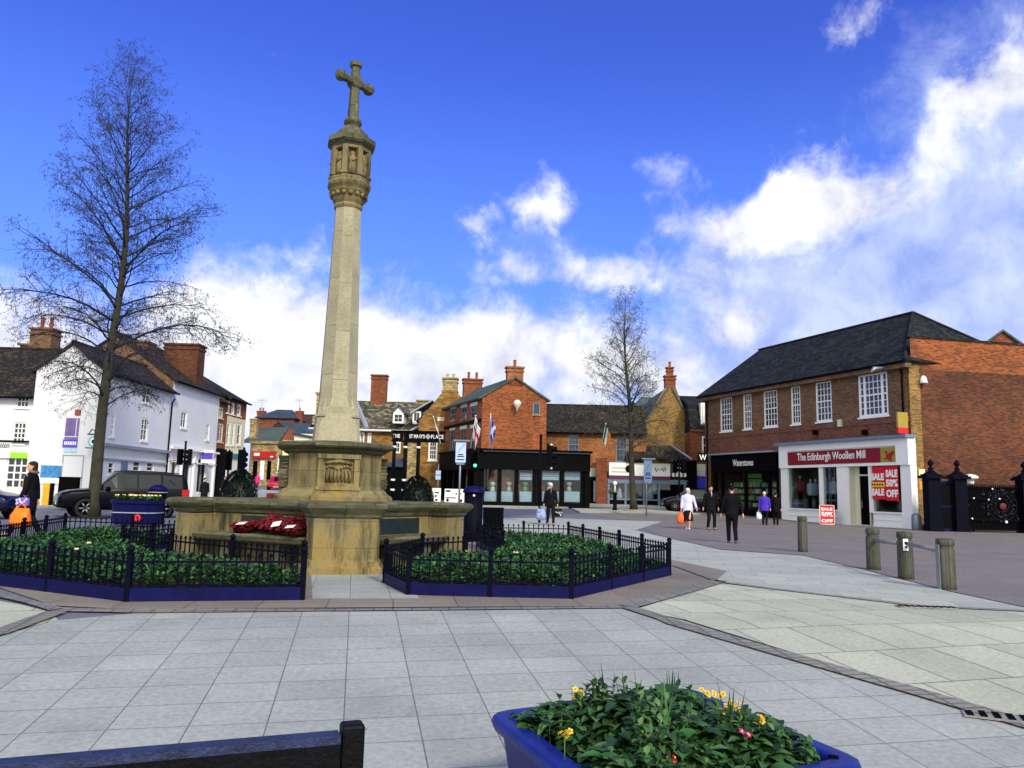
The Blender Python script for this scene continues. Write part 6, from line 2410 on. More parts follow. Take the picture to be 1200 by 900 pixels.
# ------------------------------------------------------------------ bare alder trees
def bare_tree(name, label, base, H, r0, half, lean, seed, n1, dens, catk, tmin=.24, fine=1.0, skew=0.0):
    rg = random.Random(seed)
    root = thing(name, label, 'tree', base)
    B = V(base)
    tp = []
    N_ = 18
    for i in range(N_ + 1):
        t = i / N_
        w_ = .034 * H * t * .35
        tp.append(B + V((lean * t * H + w_ * math.sin(t * 9 + seed), w_ * math.cos(t * 7 + seed), H * t)))
    rad = [max(.012, r0 * ((1 - t / N_) ** .9) * (1.35 if t == 0 else 1.0)) for t in range(N_ + 1)]
    mb = MB()
    mb.tube(tp, rad, 12)
    tr = mb.build('trunk', M['bark'] if seed < 50 else M['bark'], root)

    def trunk_at(t):
        f = t * N_
        i = min(int(f), N_ - 1)
        return tp[i].lerp(tp[i + 1], f - i), rad[i] + (rad[i + 1] - rad[i]) * (f - i)

    tw, ck = MB(), MB()
    lb = MB()

    def twig(p, d, L, r, lev):
        n = 4 if lev == 1 else 3
        pts = [p]
        q = p.copy()
        dd = d.copy()
        for i in range(n):
            dd = (dd + V((rg.uniform(-.22, .22), rg.uniform(-.22, .22), rg.uniform(-.2, .16) - (.05 if lev > 1 else 0)))).normalized()
            q = q + dd * (L / n)
            pts.append(q)
        tw.tube(pts, [r * (1 - .8 * i / n) for i in range(n + 1)], 3, 0, True, False)
        if lev < 3:
            k = int((L * (3.6 if lev == 1 else 5.0)) * dens) + 1
            for j in range(k):
                t = rg.uniform(.25, 1.0)
                f = t * n
                i = min(int(f), n - 1)
                pp = pts[i].lerp(pts[i + 1], f - i)
                bd_ = (pts[i + 1] - pts[i]).normalized()
                sd_ = bd_.cross(V((rg.uniform(-1, 1), rg.uniform(-1, 1), rg.uniform(-.4, 1)))).normalized()
                nd = (bd_ * rg.uniform(.4, .9) + sd_ * .8 + UP * .12).normalized()
                twig(pp, nd, L * rg.uniform(.22, .45) * (1 - .4 * t) + .12, max(.0026, r * .5), lev + 1)
        if lev >= 2:
            for j in range(rg.randint(0, 2) + (lev == 3)):
                t = rg.uniform(.4, 1)
                f = t * n
                i = min(int(f), n - 1)
                pp = pts[i].lerp(pts[i + 1], f - i)
                l_ = rg.uniform(.04, .09) * catk
                w_ = rg.uniform(.010, .017) * catk
                o_ = V((rg.uniform(-.03, .03), rg.uniform(-.03, .03), -l_))
                ck.add([pp, pp + o_ * .5 + V((w_, 0, 0)), pp + o_ * .5 + V((-w_ * .5, w_ * .87, 0)), pp + o_ * .5 + V((-w_ * .5, -w_ * .87, 0)), pp + o_],
                       [(0, 1, 2), (0, 2, 3), (0, 3, 1), (4, 2, 1), (4, 3, 2), (4, 1, 3)])

    for k in range(n1):
        t = tmin + (.985 - tmin) * ((k + .5) / n1) ** .92
        p, rr = trunk_at(t)
        prof = min(1.0, .74 + (t - tmin) * 2.0) if t < tmin + .13 else max(.13, 1.0 * (1 - (t - tmin - .13) / (1.04 - tmin - .13)) ** .6)
        L = half * prof * rg.choice((.55, .8, 1.0, 1.1)) * rg.uniform(.88, 1.12)
        a = k * 2.399 + rg.uniform(-.35, .35)
        e = R(14 + 40 * (t - tmin) / (1 - tmin) + rg.uniform(-10, 16))
        d = V((math.cos(a) * math.cos(e), math.sin(a) * math.cos(e), math.sin(e)))
        n = 7
        pts = [p]
        q = p.copy()
        dd = d.copy()
        low = max(0, 1 - (t - tmin) / .3)
        for i in range(n):
            bend = (.14 if i < 2 else -.06) - low * (.05 + .035 * i)
            dd = (dd + V((rg.uniform(-.2, .2), rg.uniform(-.2, .2), bend + rg.uniform(-.07, .07)))).normalized()
            q = q + dd * (L / n)
            pts.append(q)
        rb0 = min(rr * .42, .012 + .0105 * L)
        lb.tube(pts, [rb0 * (1 - .86 * i / n) for i in range(n + 1)], 5)
        m = int(L * 4.2 * dens * fine) + 3
        for j in range(m):
            s_ = .16 + .84 * (j + rg.random()) / m
            f = s_ * n
            i = min(int(f), n - 1)
            pp = pts[i].lerp(pts[i + 1], f - i)
            bd_ = (pts[i + 1] - pts[i]).normalized()
            sd_ = bd_.cross(UP).normalized() * (1 if j % 2 else -1)
            nd = (bd_ * rg.uniform(.5, 1.0) + sd_ * rg.uniform(.3, .9) + UP * rg.uniform(-.35, .45) - UP * low * .3).normalized()
            twig(pp, nd, L * .38 * (1.05 - .6 * s_) * rg.uniform(.7, 1.4) + .35, max(.0045, rb0 * .3), 1)
    lb.build('limbs', M['twig'], root, uv=False)
    tw.build('crown', M['twig'], root, uv=False, recalc=False)
    ck.build('catkins', M['catkin'] if seed < 50 else M['catkin_green'], root, uv=False, recalc=False)
    return root


p = G(108, 607)
bare_tree('alder_tree', 'tall bare alder with dark catkins standing behind left bed by the parked car', (p.x, p.y, 0), at(158, 74, p.y).z, .225, 4.05, .012, 3, 92, .9, .95, .22)
mb = MB()
mb.prism([(p.x - .75, p.y - .75), (p.x + .75, p.y - .75), (p.x + .75, p.y + .75), (p.x - .75, p.y + .75)], .0, .05)
tag(mb.build('tree_pit', M['soil']), 'square soil pit round the big alder trunk', 'tree pit')
p = V((8.2, 52.2, .2))
bare_tree('alder_tree', 'slender bare tree with olive catkins in front of the white signed shop', (p.x, p.y, gz(p.y) + .08), at(728, 346, p.y).z - .2, .22, 3.3, -.05, 61, 74, .8, 1.25, .27)
mb = MB()
mb.lathe([(.7, gz(p.y) + .1), (.68, gz(p.y) + .16), (.02, gz(p.y) + .17)], (p.x, p.y, 0), 20, 0, False)
tag(mb.build('tree_pit', col('warm_gravel', (150, 130, 104))), 'round gravel pit at the foot of the slender tree', 'tree pit')
# ------------------------------------------------------------------ street furniture
def signal_head(mb_list, c, rz, root, lit=None, board=False):
    T = Matrix.Rotation(rz, 3, 'Z')
    mb = MB()
    mb.box(c, (.3, .22, .95), rz)
    for k in range(3):
        q = V(c) + T @ V((0, -.11, .3 - .3 * k))
        mb.tube([q, q + T @ V((0, -.2, .02))], [.12, .125], 12, 0, True, False)
    if board:
        mb.box(V(c) + T @ V((0, .1, 0)), (.5, .03, 1.15), rz)
    h = mb.build('signal_head', M['black_iron'], root)
    mb = MB()
    for k in range(3):
        q = V(c) + T @ V((0, -.135, .3 - .3 * k))
        mb.lathe([(.1, 0), (.07, .03), (.005, .04)], q, 10, {'r': 0, 'g': 2}.get(lit, 9) if (lit == 'r' and k == 0) else 3 if False else 0, True, 0, (T @ V((0, -1, 0))).to_track_quat('Z', 'Y').to_matrix())
    mb.build('lens', M['dark_void'], h)
    if lit:
        k = {'r': 0, 'g': 2}[lit]
        q = V(c) + T @ V((0, -.18, .3 - .3 * k))
        mb = MB()
        mb.lathe([(.095, 0), (.07, .03), (.005, .04)], q, 10, 0, True, 0, (T @ V((0, -1, 0))).to_track_quat('Z', 'Y').to_matrix())
        mb.build('lit_lamp', lampmat('signal_red', (255, 60, 40), 1.2) if lit == 'r' else lampmat('signal_green', (90, 255, 190), 1.6), h)
    return h


def signal_pole(px, py, label, H, heads, mat='black_iron', y=None):
    p = G(px, py) if y is None else V((at(px, 570, y).x, y, gz(y)))
    root = thing('traffic_light', label, 'traffic light', p, 'traffic lights round the junction')
    mb = MB()
    mb.tube([p, p + UP * H], .06, 10)
    mb.lathe([(.075, H - .02), (.06, H + .05), (.01, H + .08)], p, 10)
    mb.build('pole', M[mat], root)
    for dx, dy, z, rz, lit, bd_ in heads:
        signal_head(None, p + V((dx, dy, z)), rz, root, lit, bd_)
    return root


signal_pole(212, 592, 'traffic light with twin black heads in front of the white row', 3.75, [(-.28, 0, 2.85, R(40), None, False), (.3, 0, 2.85, R(-75), None, False)])
signal_pole(266, 580, 'black traffic light beside the cream street front', 3.3, [(0, -.12, 2.7, R(25), None, True)], y=48)
signal_pole(283, 580, 'black traffic light just left of the red shop up the street', 3.4, [(0, -.12, 2.75, R(160), None, True)], y=45)
pole_root = signal_pole(632, 613, 'black traffic light with a white edged board, near the man with bags', 3.85, [(.42, .0, 2.95, R(80), None, True)])
signal_pole(556, 595, 'traffic light showing green in front of black shopfront', 3.5, [(0, -.12, 3.0, R(5), 'g', True)], y=43)
signal_pole(796, 590, 'traffic light with paired heads beside the white signed shop', 3.7, [(-.3, 0, 3.1, R(20), None, False), (.3, 0, 3.1, R(200), None, False)], y=54)
mb = MB()
p = G(632, 613)
mb.box((p.x + .42 + .08, p.y + .12, 2.95), (.05, .4, 1.12), R(80) + R(90))
mb.build('backing_board', M['white_paint'], pole_root)


def sign_panel(px, y0, y1, w0, w1, base_y, yd, label, face, mat='galv'):
    p = V((at(px, 570, yd).x, yd, gz(yd)))
    F_ = Fr((0, yd - .08), (1, 0), (0, -1))
    h = F_.rect(w0, y0, w1, y1)
    root = thing('zone_sign', label, 'sign', p, 'pale zone signs on grey poles')
    mb = MB()
    mb.tube([p, V((p.x, p.y, h[3] + .1))], .045, 8)
    mb.build('pole', M[mat], root)
    mb = MB()
    fbox(mb, F_, h[0], h[1], h[2], h[3], -.02, .02)
    pl = mb.build('panel', col(*face), root)
    mb = MB()
    um, H_, W_ = (h[0] + h[1]) / 2, h[3] - h[2], h[1] - h[0]
    a = F_.p(h[0] + W_ * .2, h[2] + H_ * .5, .026)
    c_ = F_.p(h[1] - W_ * .12, h[3] - H_ * .08, .026)
    mb.tube([a, c_], [(.045, .004)] * 2, 4)
    for z, w_ in ((.36, .25), (.27, .33), (.12, .38)):
        fbox(mb, F_, um - W_ * w_, um + W_ * w_, h[2] + H_ * z, h[2] + H_ * (z + .05), .02, .027)
    mb.build('sign_marks', M['navy_paint'], pl)
    mb = MB()
    fbox(mb, F_, h[0] - .12, h[1] + .18, h[3] + .03, h[3] + .1, -.08, .1)
    mb.build('lamp_hood', M['grey_paint'], root)
    mb = MB()
    fbox(mb, F_, h[0] + .05, h[1] - .05, h[2] - .1, h[2] - .02, -.04, .03)
    mb.build('lower_clamp', M['grey_paint'], root)


sign_panel(538.5, 518, 542, 534, 546, 575, 36, 'pale blue zone sign with dark diagonal bar before the black shopfront', ('pale_blue_sign', (176, 198, 228)))
sign_panel(757.5, 539, 564, 754.5, 764, 598, 47, 'faded grey blue zone sign beside the slender tree', ('faded_sign', (96, 116, 148)))

p = V((at(720.5, 600, 52).x, 52.0, gz(52) + .1))
mb = MB()
mb.lathe([(.16, 0), (.17, .08), (.13, .12), (.12, 1.0), (.15, 1.04), (.13, 1.14), (.02, 1.18)], p, 12)
root = thing('black_bollard', 'black bollard with a pale ball top left of the slender tree', 'bollard', p)
mb.build('post', M['black_iron'], root)
mb = MB()
mb.ball(p + UP * 1.75, .14, 10, 8)
mb.tube([p + UP * 1.1, p + UP * 1.65], .04, 6)
mb.build('ball_top', M['white_paint'], root)
mb = MB()
for i in range(60):
    leaf(mb, p + V((-.25 + rnd.uniform(-.2, .2), rnd.uniform(-.2, .2), 1.0 + rnd.uniform(0, .25))), rnd.random() * 6.3, rnd.uniform(0, 1.2), .18, .09)
mb.build('plant_pocket', M['catkin_green'], root, uv=False)

# tall navy bin, slatted bin, and the boards by the junction
p = V((at(555.5, 570, 21.3).x, 21.3, 0))
root = thing('navy_litter_bin', 'tall rounded navy litter bin behind the right end of the memorial wall', 'bin', p)
mb = MB()
mb.lathe([(.24, 0), (.25, .06), (.25, 1.28)], p, 20)
mb.build('body', M['navy_dark'], root)
mb = MB()
mb.lathe([(.29, 1.285), (.3, 1.32), (.28, 1.38), (.2, 1.44), (.05, 1.47), (.01, 1.47)], p, 20)
mb.build('lid', M['navy_paint'], root)
mb = MB()
q = p + V((.02, -.3, 1.22))
mb.lathe([(.035, 0), (.03, .02), (.005, .03)], q, 10, 0, True, 0, V((0, -1, 0)).to_track_quat('Z', 'Y').to_matrix())
mb.build('badge', M['white_paint'], root)
p = V((at(579, 570, 23).x, 23.0, 0))
root = thing('slatted_bin', 'square dark slatted litter bin right of the tall navy bin', 'bin', p)
mb = MB()
for i in range(8):
    mb.box((p.x - .26 + i * .075, p.y - .25, .5), (.055, .03, .72))
    mb.box((p.x - .27, p.y - .22 + i * .07, .5), (.03, .05, .72))
    mb.box((p.x + .28, p.y - .22 + i * .07, .5), (.03, .05, .72))
mb.build('slats', M['black_iron'], root)
mb = MB()
mb.box((p.x, p.y, .45), (.48, .44, .85))
mb.build('liner', M['dark_void'], root)
mb = MB()
mb.box((p.x, p.y - .01, .12), (.6, .54, .05))
mb.box((p.x, p.y - .01, .86), (.6, .54, .04))
mb.build('rim', M['navy_dark'], root)


def board(px0, y0, px1, y1, yd, label, marks):
    F_ = Fr((0, yd), (1, 0), (0, -1))
    h = F_.rect(px0, y0, px1, y1)
    root = thing('white_direction_board', label, 'sign', F_.p((h[0] + h[1]) / 2, gz(yd)), 'white boards at the junction')
    mb = MB()
    fbox(mb, F_, h[0], h[1], h[2], h[3], -.03, .02)
    pl = mb.build('panel', M['white_paint'], root)
    mb = MB()
    W_, H_ = h[1] - h[0], h[3] - h[2]
    for u, z, w_, t, k in marks:
        fbox(mb, F_, h[0] + u * W_, h[0] + (u + w_) * W_, h[2] + z * H_, h[2] + (z + t) * H_, .02, .026, k)
    mb.build('sign_marks', [col('sign_green', (20, 90, 50)), M['navy_paint'], col('sign_brown', (110, 70, 60))], pl)
    mb = MB()
    for u in (.1, .9):
        mb.tube([F_.p(h[0] + u * W_, gz(yd), -.08), F_.p(h[0] + u * W_, h[3], -.08)], .04, 6)
    mb.build('posts', M['galv'], root)


board(521, 573, 544, 590, 41, 'wide white direction board left of the navy bin', [(.05, .78, .25, .14, 0), (.55, .62, .1, .1, 0), (.75, .62, .1, .1, 0), (.08, .35, .5, .08, 2), (.1, .12, .12, .2, 1), (.7, .1, .2, .2, 1)])
board(506, 572, 516.5, 590, 42, 'narrow white direction board beside the dark dome bush', [(.3, .66, .5, .1, 0), (.35, .42, .2, .14, 1), (.4, .16, .25, .14, 1)])
F_ = Fr((0, 58.5), (1, 0), (0, -1))
h = F_.rect(510.5, 552, 516.5, 562)
root = thing('blue_notice_pair', 'blue and white notice plates on a post by the ironstone house', 'sign', F_.p(h[0], .4))
mb = MB()
for z in (0, .36):
    fbox(mb, F_, h[0], h[1], h[2] + z, h[2] + z + .3, 0, .04)
mb.build('panel', col('pale_blue_sign', (176, 198, 228)), root)
mb = MB()
mb.tube([F_.p((h[0] + h[1]) / 2, .3, -.05), F_.p((h[0] + h[1]) / 2, h[3] + .5, -.05)], .05, 6)
mb.build('pole', M['galv'], root)

# yellow board and black trough by the car
F_ = Fr((0, 33.0), (1, 0), (0, -1))
h = F_.rect(50, 566, 57.5, 592)
mb = MB()
mb.box(F_.p((h[0] + h[1]) / 2, (h[2] + h[3]) / 2, 0), (h[1] - h[0], .08, h[3] - h[2]), R(12), 0)
mb.box(F_.p(h[1] + .05, (h[2] + h[3]) / 2, -.1), (.08, .3, h[3] - h[2]), R(12), 1)
tag(mb.build('pavement_board', [col('board_yellow', (238, 176, 40)), M['black_paint']], bevel=.015), 'yellow pavement board standing behind the woman with the orange bag', 'board')
F_ = Fr((0, 37.5), (1, 0), (0, -1))
h = F_.rect(68, 560, 88, 585)
root = thing('black_planter_trough', 'black boxy trough on the pavement behind the dark estate car bonnet', 'trough', F_.p(h[0], 0))
mb = MB()
fbox(mb, F_, h[0], h[1], 0.1, h[3], -.4, 0)
mb.build('box', M['black_paint'], root)
mb = MB()
fbox(mb, F_, h[0] - .04, h[1] + .04, h[3], h[3] + .05, -.44, .04)
mb.build('rim', M['black_iron'], root)

# navy planter with flowers under the alder, and a navy bin behind it
yP = 24.2
pL, pR = at(125.5, 590, yP), at(180, 590, yP)
root = thing('navy_tub_planter', 'navy octagonal tub planter with a red badge and pale flowers beneath the alder', 'planter', ((pL.x + pR.x) / 2, yP + .4, 0))
cx_, hwid = (pL.x + pR.x) / 2, (pR.x - pL.x) / 2
poly = [(cx_ - hwid, yP + .25), (cx_ - hwid + .2, yP), (cx_ + hwid - .2, yP), (cx_ + hwid, yP + .25), (cx_ + hwid, yP + .75), (cx_ + hwid - .2, yP + 1), (cx_ - hwid + .2, yP + 1), (cx_ - hwid, yP + .75)]
mb = MB()
ht = at(150, 586, yP).z
molded(mb, poly, [(-.08, .08), (-.05, .15), (-.02, ht - .12), (.03, ht - .1), (.03, ht)])
mb.build('tub', M['navy_paint'], root)
mb = MB()
mb.prism(offset_poly(poly, .004), .42, .45)
mb.build('pale_band', M['lead'], root)
mb = MB()
for k in range(8):
    a = k * math.pi / 4
    mb.ball((cx_ + .25 + .07 * math.cos(a), yP - .02 + .02, .28 + .07 * math.sin(a)), (.05, .025, .05), 6, 4)
mb.build('red_badge', col('badge_red', (200, 30, 50)), root)
mb = MB()
fl = MB()
for i in range(160):
    x, y = cx_ + rnd.uniform(-hwid + .1, hwid - .1), yP + .5 + rnd.uniform(-.4, .4)
    for k in range(4):
        leaf(mb, (x, y, ht - .03 + rnd.uniform(0, .1)), rnd.random() * 6.3, rnd.uniform(.2, 1.3), .14, .07)
    if i % 4 == 0:
        fl.ball((x, y, ht + .14), (.04, .04, .03), 6, 4, i // 4 % 2)
mb.build('foliage', M['bed_leaf'], root, uv=False)
fl.build('blossom', [col('cream_petal', (228, 222, 180)), col('yellow_petal', (236, 200, 60))], root, uv=False)
p = V((at(184, 590, 26.2).x, 26.2, 0))
root = thing('navy_litter_bin', 'navy litter bin with pale stripes behind the tub planter', 'bin', p)
mb = MB()
mb.lathe([(.25, 0), (.26, .05), (.27, 1.0), (.3, 1.02), (.3, 1.08)], p, 18)
mb.build('body', M['navy_dark'], root)
mb = MB()
mb.lathe([(.275, .68), (.275, .72)], p, 18)
mb.lathe([(.305, 1.03), (.305, 1.06)], p, 18)
mb.build('stripes', M['lead'], root)
mb = MB()
mb.lathe([(.3, 1.09), (.27, 1.2), (.15, 1.28), (.01, 1.3)], p, 18)
mb.build('lid', M['navy_paint'], root)

# timber posts
def timber_post(px, py, topy, rad, label, cap=True):
    p = G(px, py)
    H_ = at(px, topy, p.y).z
    root = thing('timber_bollard', label, 'bollard', p, 'weathered timber posts edging the forecourt')
    mb = MB()
    rs = [(rad * 1.03, -.02), (rad, .1), (rad * .98, H_ - .17), (rad * .86, H_ - .15), (rad * .86, H_ - .12), (rad, H_ - .1), (rad * .98, H_ - .02), (rad * .8, H_), (.01, H_ + .004)] if cap else \
         [(rad * 1.02, -.02), (rad, .1), (rad * .97, H_ - .1), (rad * .9, H_ - .085), (rad * .9, H_ - .07), (rad * .97, H_ - .06), (rad * .92, H_ - .01), (.01, H_)]
    mb.lathe(rs, p, 18, 0, True)
    mb.build('post', M['timber'], root)
    return p, root


timber_post(941, 647, 605, .12, 'lone round timber post near the man walking away')
P1, h1 = timber_post(1024, 668, 619, .13, 'timber post at the far end of the railed trio')
P2, h2 = timber_post(1062, 679, 623, .13, 'middle timber post of the railed trio with a small plate')
P3, h3 = timber_post(1110, 691, 631, .135, 'nearest timber post of the railed trio, green with algae')
for a, c_, ha, hb, lb_ in ((P1, P2, .57, .6, 'grey timber rail between the far and middle posts'), (P2, P3, .62, .58, 'grey timber rail between the middle and nearest posts')):
    mb = MB()
    d = (c_ - a).normalized() * .1
    mb.tube([a + d + UP * ha, c_ - d + UP * hb], .035, 10)
    tag(mb.build('timber_rail', M['timber_rail']), lb_, 'rail', 'rails of the timber posts')
mb = MB()
mb.box((P2.x - .06, P2.y - .15, .6), (.1, .012, .2), R(15))
mb.box((P2.x - .06, P2.y - .158, .63), (.05, .006, .05), R(15), 1)
mb.box((P2.x - .06, P2.y - .158, .56), (.05, .006, .03), R(15), 1)
mb.build('number_plate', [M['white_paint'], M['navy_paint']], h2)
mb = MB()
mb.box((P3.x - .145, P3.y - .04, .34), (.022, .06, .7), R(20))
mb.build('steel_strap', M['galv'], h3)

# red pavement board outside the wool shop
_u = FR.hit(969, 600, 1.15)[0]
p = FR.p(_u, 0, 1.15)
F_ = Fr((p.x, p.y), (.93, -.36), (-.36, -.93))
root = thing('sale_pavement_board', 'red and white pavement board leaning outside the wool shop', 'board', p)
T_ = R(14)
mb = MB()


def lean(u, t, o=0.0, s=1):
    return p + F_.U * u + F_.N * (.28 * s - s * t * math.sin(T_) + o * s) + UP * (t * math.cos(T_))


HB_ = 1.05
mb.add([lean(-.36, .02), lean(.36, .02), lean(.36, HB_), lean(-.36, HB_), lean(-.36, .02, -.03), lean(.36, .02, -.03), lean(.36, HB_, -.03), lean(-.36, HB_, -.03)],
       [(0, 1, 2, 3), (7, 6, 5, 4), (0, 4, 5, 1), (1, 5, 6, 2), (2, 6, 7, 3), (3, 7, 4, 0)])
bd = mb.build('front_panel', M['sale_red'], root)
mb = MB()
mb.add([lean(-.36, .02, 0, -1), lean(.36, .02, 0, -1), lean(.36, HB_, 0, -1), lean(-.36, HB_, 0, -1), lean(-.36, .02, -.03, -1), lean(.36, .02, -.03, -1), lean(.36, HB_, -.03, -1), lean(-.36, HB_, -.03, -1)],
       [(0, 1, 2, 3), (7, 6, 5, 4), (0, 4, 5, 1), (1, 5, 6, 2), (2, 6, 7, 3), (3, 7, 4, 0)])
mb.build('back_panel', M['black_paint'], root)
mb = MB()
for a, c_ in (((-.36, .02), (-.36, HB_)), ((.36, .02), (.36, HB_)), ((-.36, HB_), (.36, HB_)), ((-.36, .02), (.36, .02))):
    mb.tube([lean(*a, .006), lean(*c_, .006)], .02, 5)
mb.build('frame', M['white_paint'], bd)
for s_, t, hh in (('SALE', .84, .17), ('50%', .52, .34), ('OFF', .2, .18)):
    lf = Fr(lean(0, t, .012), F_.U, F_.N)
    lettering(lf, 0, lean(0, t).z, .0, s_, hh, .58, 'white_paint', bd, .05)

# ------------------------------------------------------------------ near planter and bench
zr_ = .22
Lp, Bp, Rp = G(572, 831, 0), None, None


def atz(px, py, z):
    r = ray(px, py)
    t = (z - EYE) / r.z
    return V((0, 0, EYE)) + r * t


Lp, Bp, Rp = atz(571, 834, zr_), atz(806, 804, zr_), atz(1020, 893, zr_)
cen = (Lp + Rp) / 2
Fp = Lp + Rp - Bp
e1, e2 = (Bp - Lp), (Rp - Bp)
base_z = gz(cen.y)
root = thing('blue_planter', 'large square blue plastic planter in the foreground full of mixed greenery', 'planter', (cen.x, cen.y, base_z))
sqp = []
for a_, c_, d_ in ((Fp, Lp, Bp), (Lp, Bp, Rp), (Bp, Rp, Fp), (Rp, Fp, Lp)):
    v1, v2 = (a_ - c_).normalized(), (d_ - c_).normalized()
    for k in range(4):
        t = k / 3
        rr = .13
        q0, q1 = c_ + v1 * rr, c_ + v2 * rr
        sqp.append((q0.lerp(c_, t)).lerp(c_.lerp(q1, t), t))
mb = MB()
prof = [(-.16, base_z), (-.13, base_z + .04), (-.05, zr_ - .1), (-.03, zr_ - .075), (-.035, zr_ - .07), (.0, zr_ - .06), (.012, zr_ - .03), (.0, zr_ - .004), (-.02, zr_), (-.1, zr_), (-.115, zr_ - .01), (-.125, zr_ - .16)]
mb.rings([[V((q.x, q.y, z)) for q in offset_poly(sqp, o)] for o, z in prof], 0, True, False)
pb = mb.build('tub', M['planter_blue'], root)
mb = MB()
mb.prism(offset_poly(sqp, -.12), zr_ - .3, zr_ - .1)
mb.build('compost', M['soil'], root)
for c_ in (Lp, Bp, Rp):
    q = c_ + (cen - c_).normalized() * .15
    mb = MB()
    mb.lathe([(.024, 0), (.024, .005), (.012, .007), (.0, .007)], (q.x, q.y, zr_ - .001), 12)
    mb.build('rim_hole', M['dark_void'], root)
inn = [(q.x, q.y) for q in offset_poly(sqp, -.15)]
xs, ys = [q[0] for q in inn], [q[1] for q in inn]
W5, W4 = (.15, .7, 1.0, .95, .6, .06), (.2, .85, .95, .55, .05)
mbs = MB()
cnt = 0
hgt = lambda x, y: .06 + .15 * min(1, edge_dist((x, y), inn) / .35) + .09 * noise_v(x * 2.6, y * 2.6, 4)
while cnt < 760:
    x, y = rnd.uniform(min(xs), max(xs)), rnd.uniform(min(ys), max(ys))
    if not inside((x, y), inn):
        continue
    cnt += 1
    zb_ = zr_ - .1
    hh = hgt(x, y) + rnd.uniform(-.03, .03)
    kind = noise_v(x * 3.1, y * 3.1, 9)
    if kind > .05:                       # broad crinkled rosettes
        a0 = rnd.random() * 6.28
        for k in range(7):
            leaf(mbs, (x, y, zb_ + hh * .8), a0 + k * 2.4, rnd.uniform(.2, .95), rnd.uniform(.09, .16), rnd.uniform(.05, .085), .65, 0, .35, W5)
    elif kind > -.25:                    # upright leafy stems
        top = V((x + rnd.uniform(-.04, .04), y + rnd.uniform(-.04, .04), zb_ + hh + rnd.uniform(-.02, .07)))
        mbs.tube([(x, y, zb_), top], [.004, .003], 4, 1)
        for k in range(18):
            f = .45 + .55 * k / 17
            q = V((x, y, zb_)).lerp(top, f)
            leaf(mbs, q, k * 2.4 + rnd.random(), rnd.uniform(-.1, .55) + .6 * (f > .95), rnd.uniform(.045, .07), rnd.uniform(.022, .032), .55, 0, .2, W4)
    else:                                # round low leaves
        for k in range(8):
            leaf(mbs, (x + rnd.uniform(-.05, .05), y + rnd.uniform(-.05, .05), zb_ + hh * rnd.uniform(.6, 1.0)), rnd.random() * 6.3, rnd.uniform(.0, .9), rnd.uniform(.04, .07), rnd.uniform(.035, .06), .3, 0, .15, W5)
for k in range(8):
    x, y = cen.x + rnd.uniform(-.55, .55), cen.y + rnd.uniform(-.5, .55)
    if inside((x, y), inn):
        for j in range(rnd.randint(3, 6)):
            leaf(mbs, (x + rnd.uniform(-.03, .03), y + rnd.uniform(-.03, .03), zr_ - .05 + hgt(x, y) * .5), rnd.random() * 6.3, rnd.uniform(1.25, 1.5), rnd.uniform(.14, .24), .012, .06, 0, .3)
o = mbs.build('planter_greenery', [M['pot_leaf'], col('green_stem', (70, 96, 40))], uv=False, recalc=False)
tag(o, 'mixed dark green bedding leaves and shoots filling the blue planter', 'plants', None, 'stuff')


def primula(px, py, zz, label, c1=(228, 190, 44), c2=(190, 130, 24)):
    p = atz(px, py, zz - .028)
    root = thing('primula_flower', label, 'flower', p, 'primula flowers in the blue planter')
    mb = MB()
    for k in range(5 if c1[1] > 100 else 3):
        f0 = p + V((rnd.uniform(-.026, .026), rnd.uniform(-.026, .026), rnd.uniform(-.02, .02)))
        nn = V((rnd.uniform(-.6, .6), rnd.uniform(-1, .0), rnd.uniform(.3, 1))).normalized()
        q = nn.to_track_quat('Z', 'Y').to_matrix()
        for j in range(5):
            a = j * 1.2566 + k
            d1, d2 = V((math.cos(a), math.sin(a), .1)), V((math.cos(a + .5), math.sin(a + .5), .25))
            d3 = V((math.cos(a - .5), math.sin(a - .5), .25))
            mb.add([f0, f0 + q @ d3 * .012, f0 + q @ d1 * .016, f0 + q @ d2 * .012], [(0, 1, 2, 3)], 0, True)
        mb.ball(f0 + q @ V((0, 0, .003)), .005, 6, 4, 1)
    mb.build('petals', [col('petal_%d_%d_%d' % c1, c1, .6), col('eye_%d' % c2[0], c2, .6)], root, uv=False)
    mb = MB()
    mb.tube([p - UP * .16, p - UP * .01], [.004, .003], 5)
    mb.build('stalk', M['green_stem'] if 'green_stem' in M else M['bed_leaf'], root)


for px, py, zz, lb_ in ((679, 811, .40, 'ochre primula head among shoots at the left back of the planter'), (662, 858, .36, 'small yellow primula by the left rim of the planter'),
                        (824, 811, .40, 'yellow primula cluster at the back right, leftmost of the bright row'), (842, 814, .41, 'bright yellow primula second along the back right row'),
                        (846, 830, .37, 'yellow primula just below the bright back row'), (862, 827, .38, 'large yellow primula third along the back right row'),
                        (890, 845, .35, 'small yellow primula at the right of the bright row')):
    primula(px, py, zz, lb_)
primula(872, 859, .33, 'single magenta primula right of the planter middle', (190, 40, 130), (230, 190, 60))
primula(786, 889, .29, 'dark red primula low at the front of the planter', (150, 20, 24), (220, 170, 50))

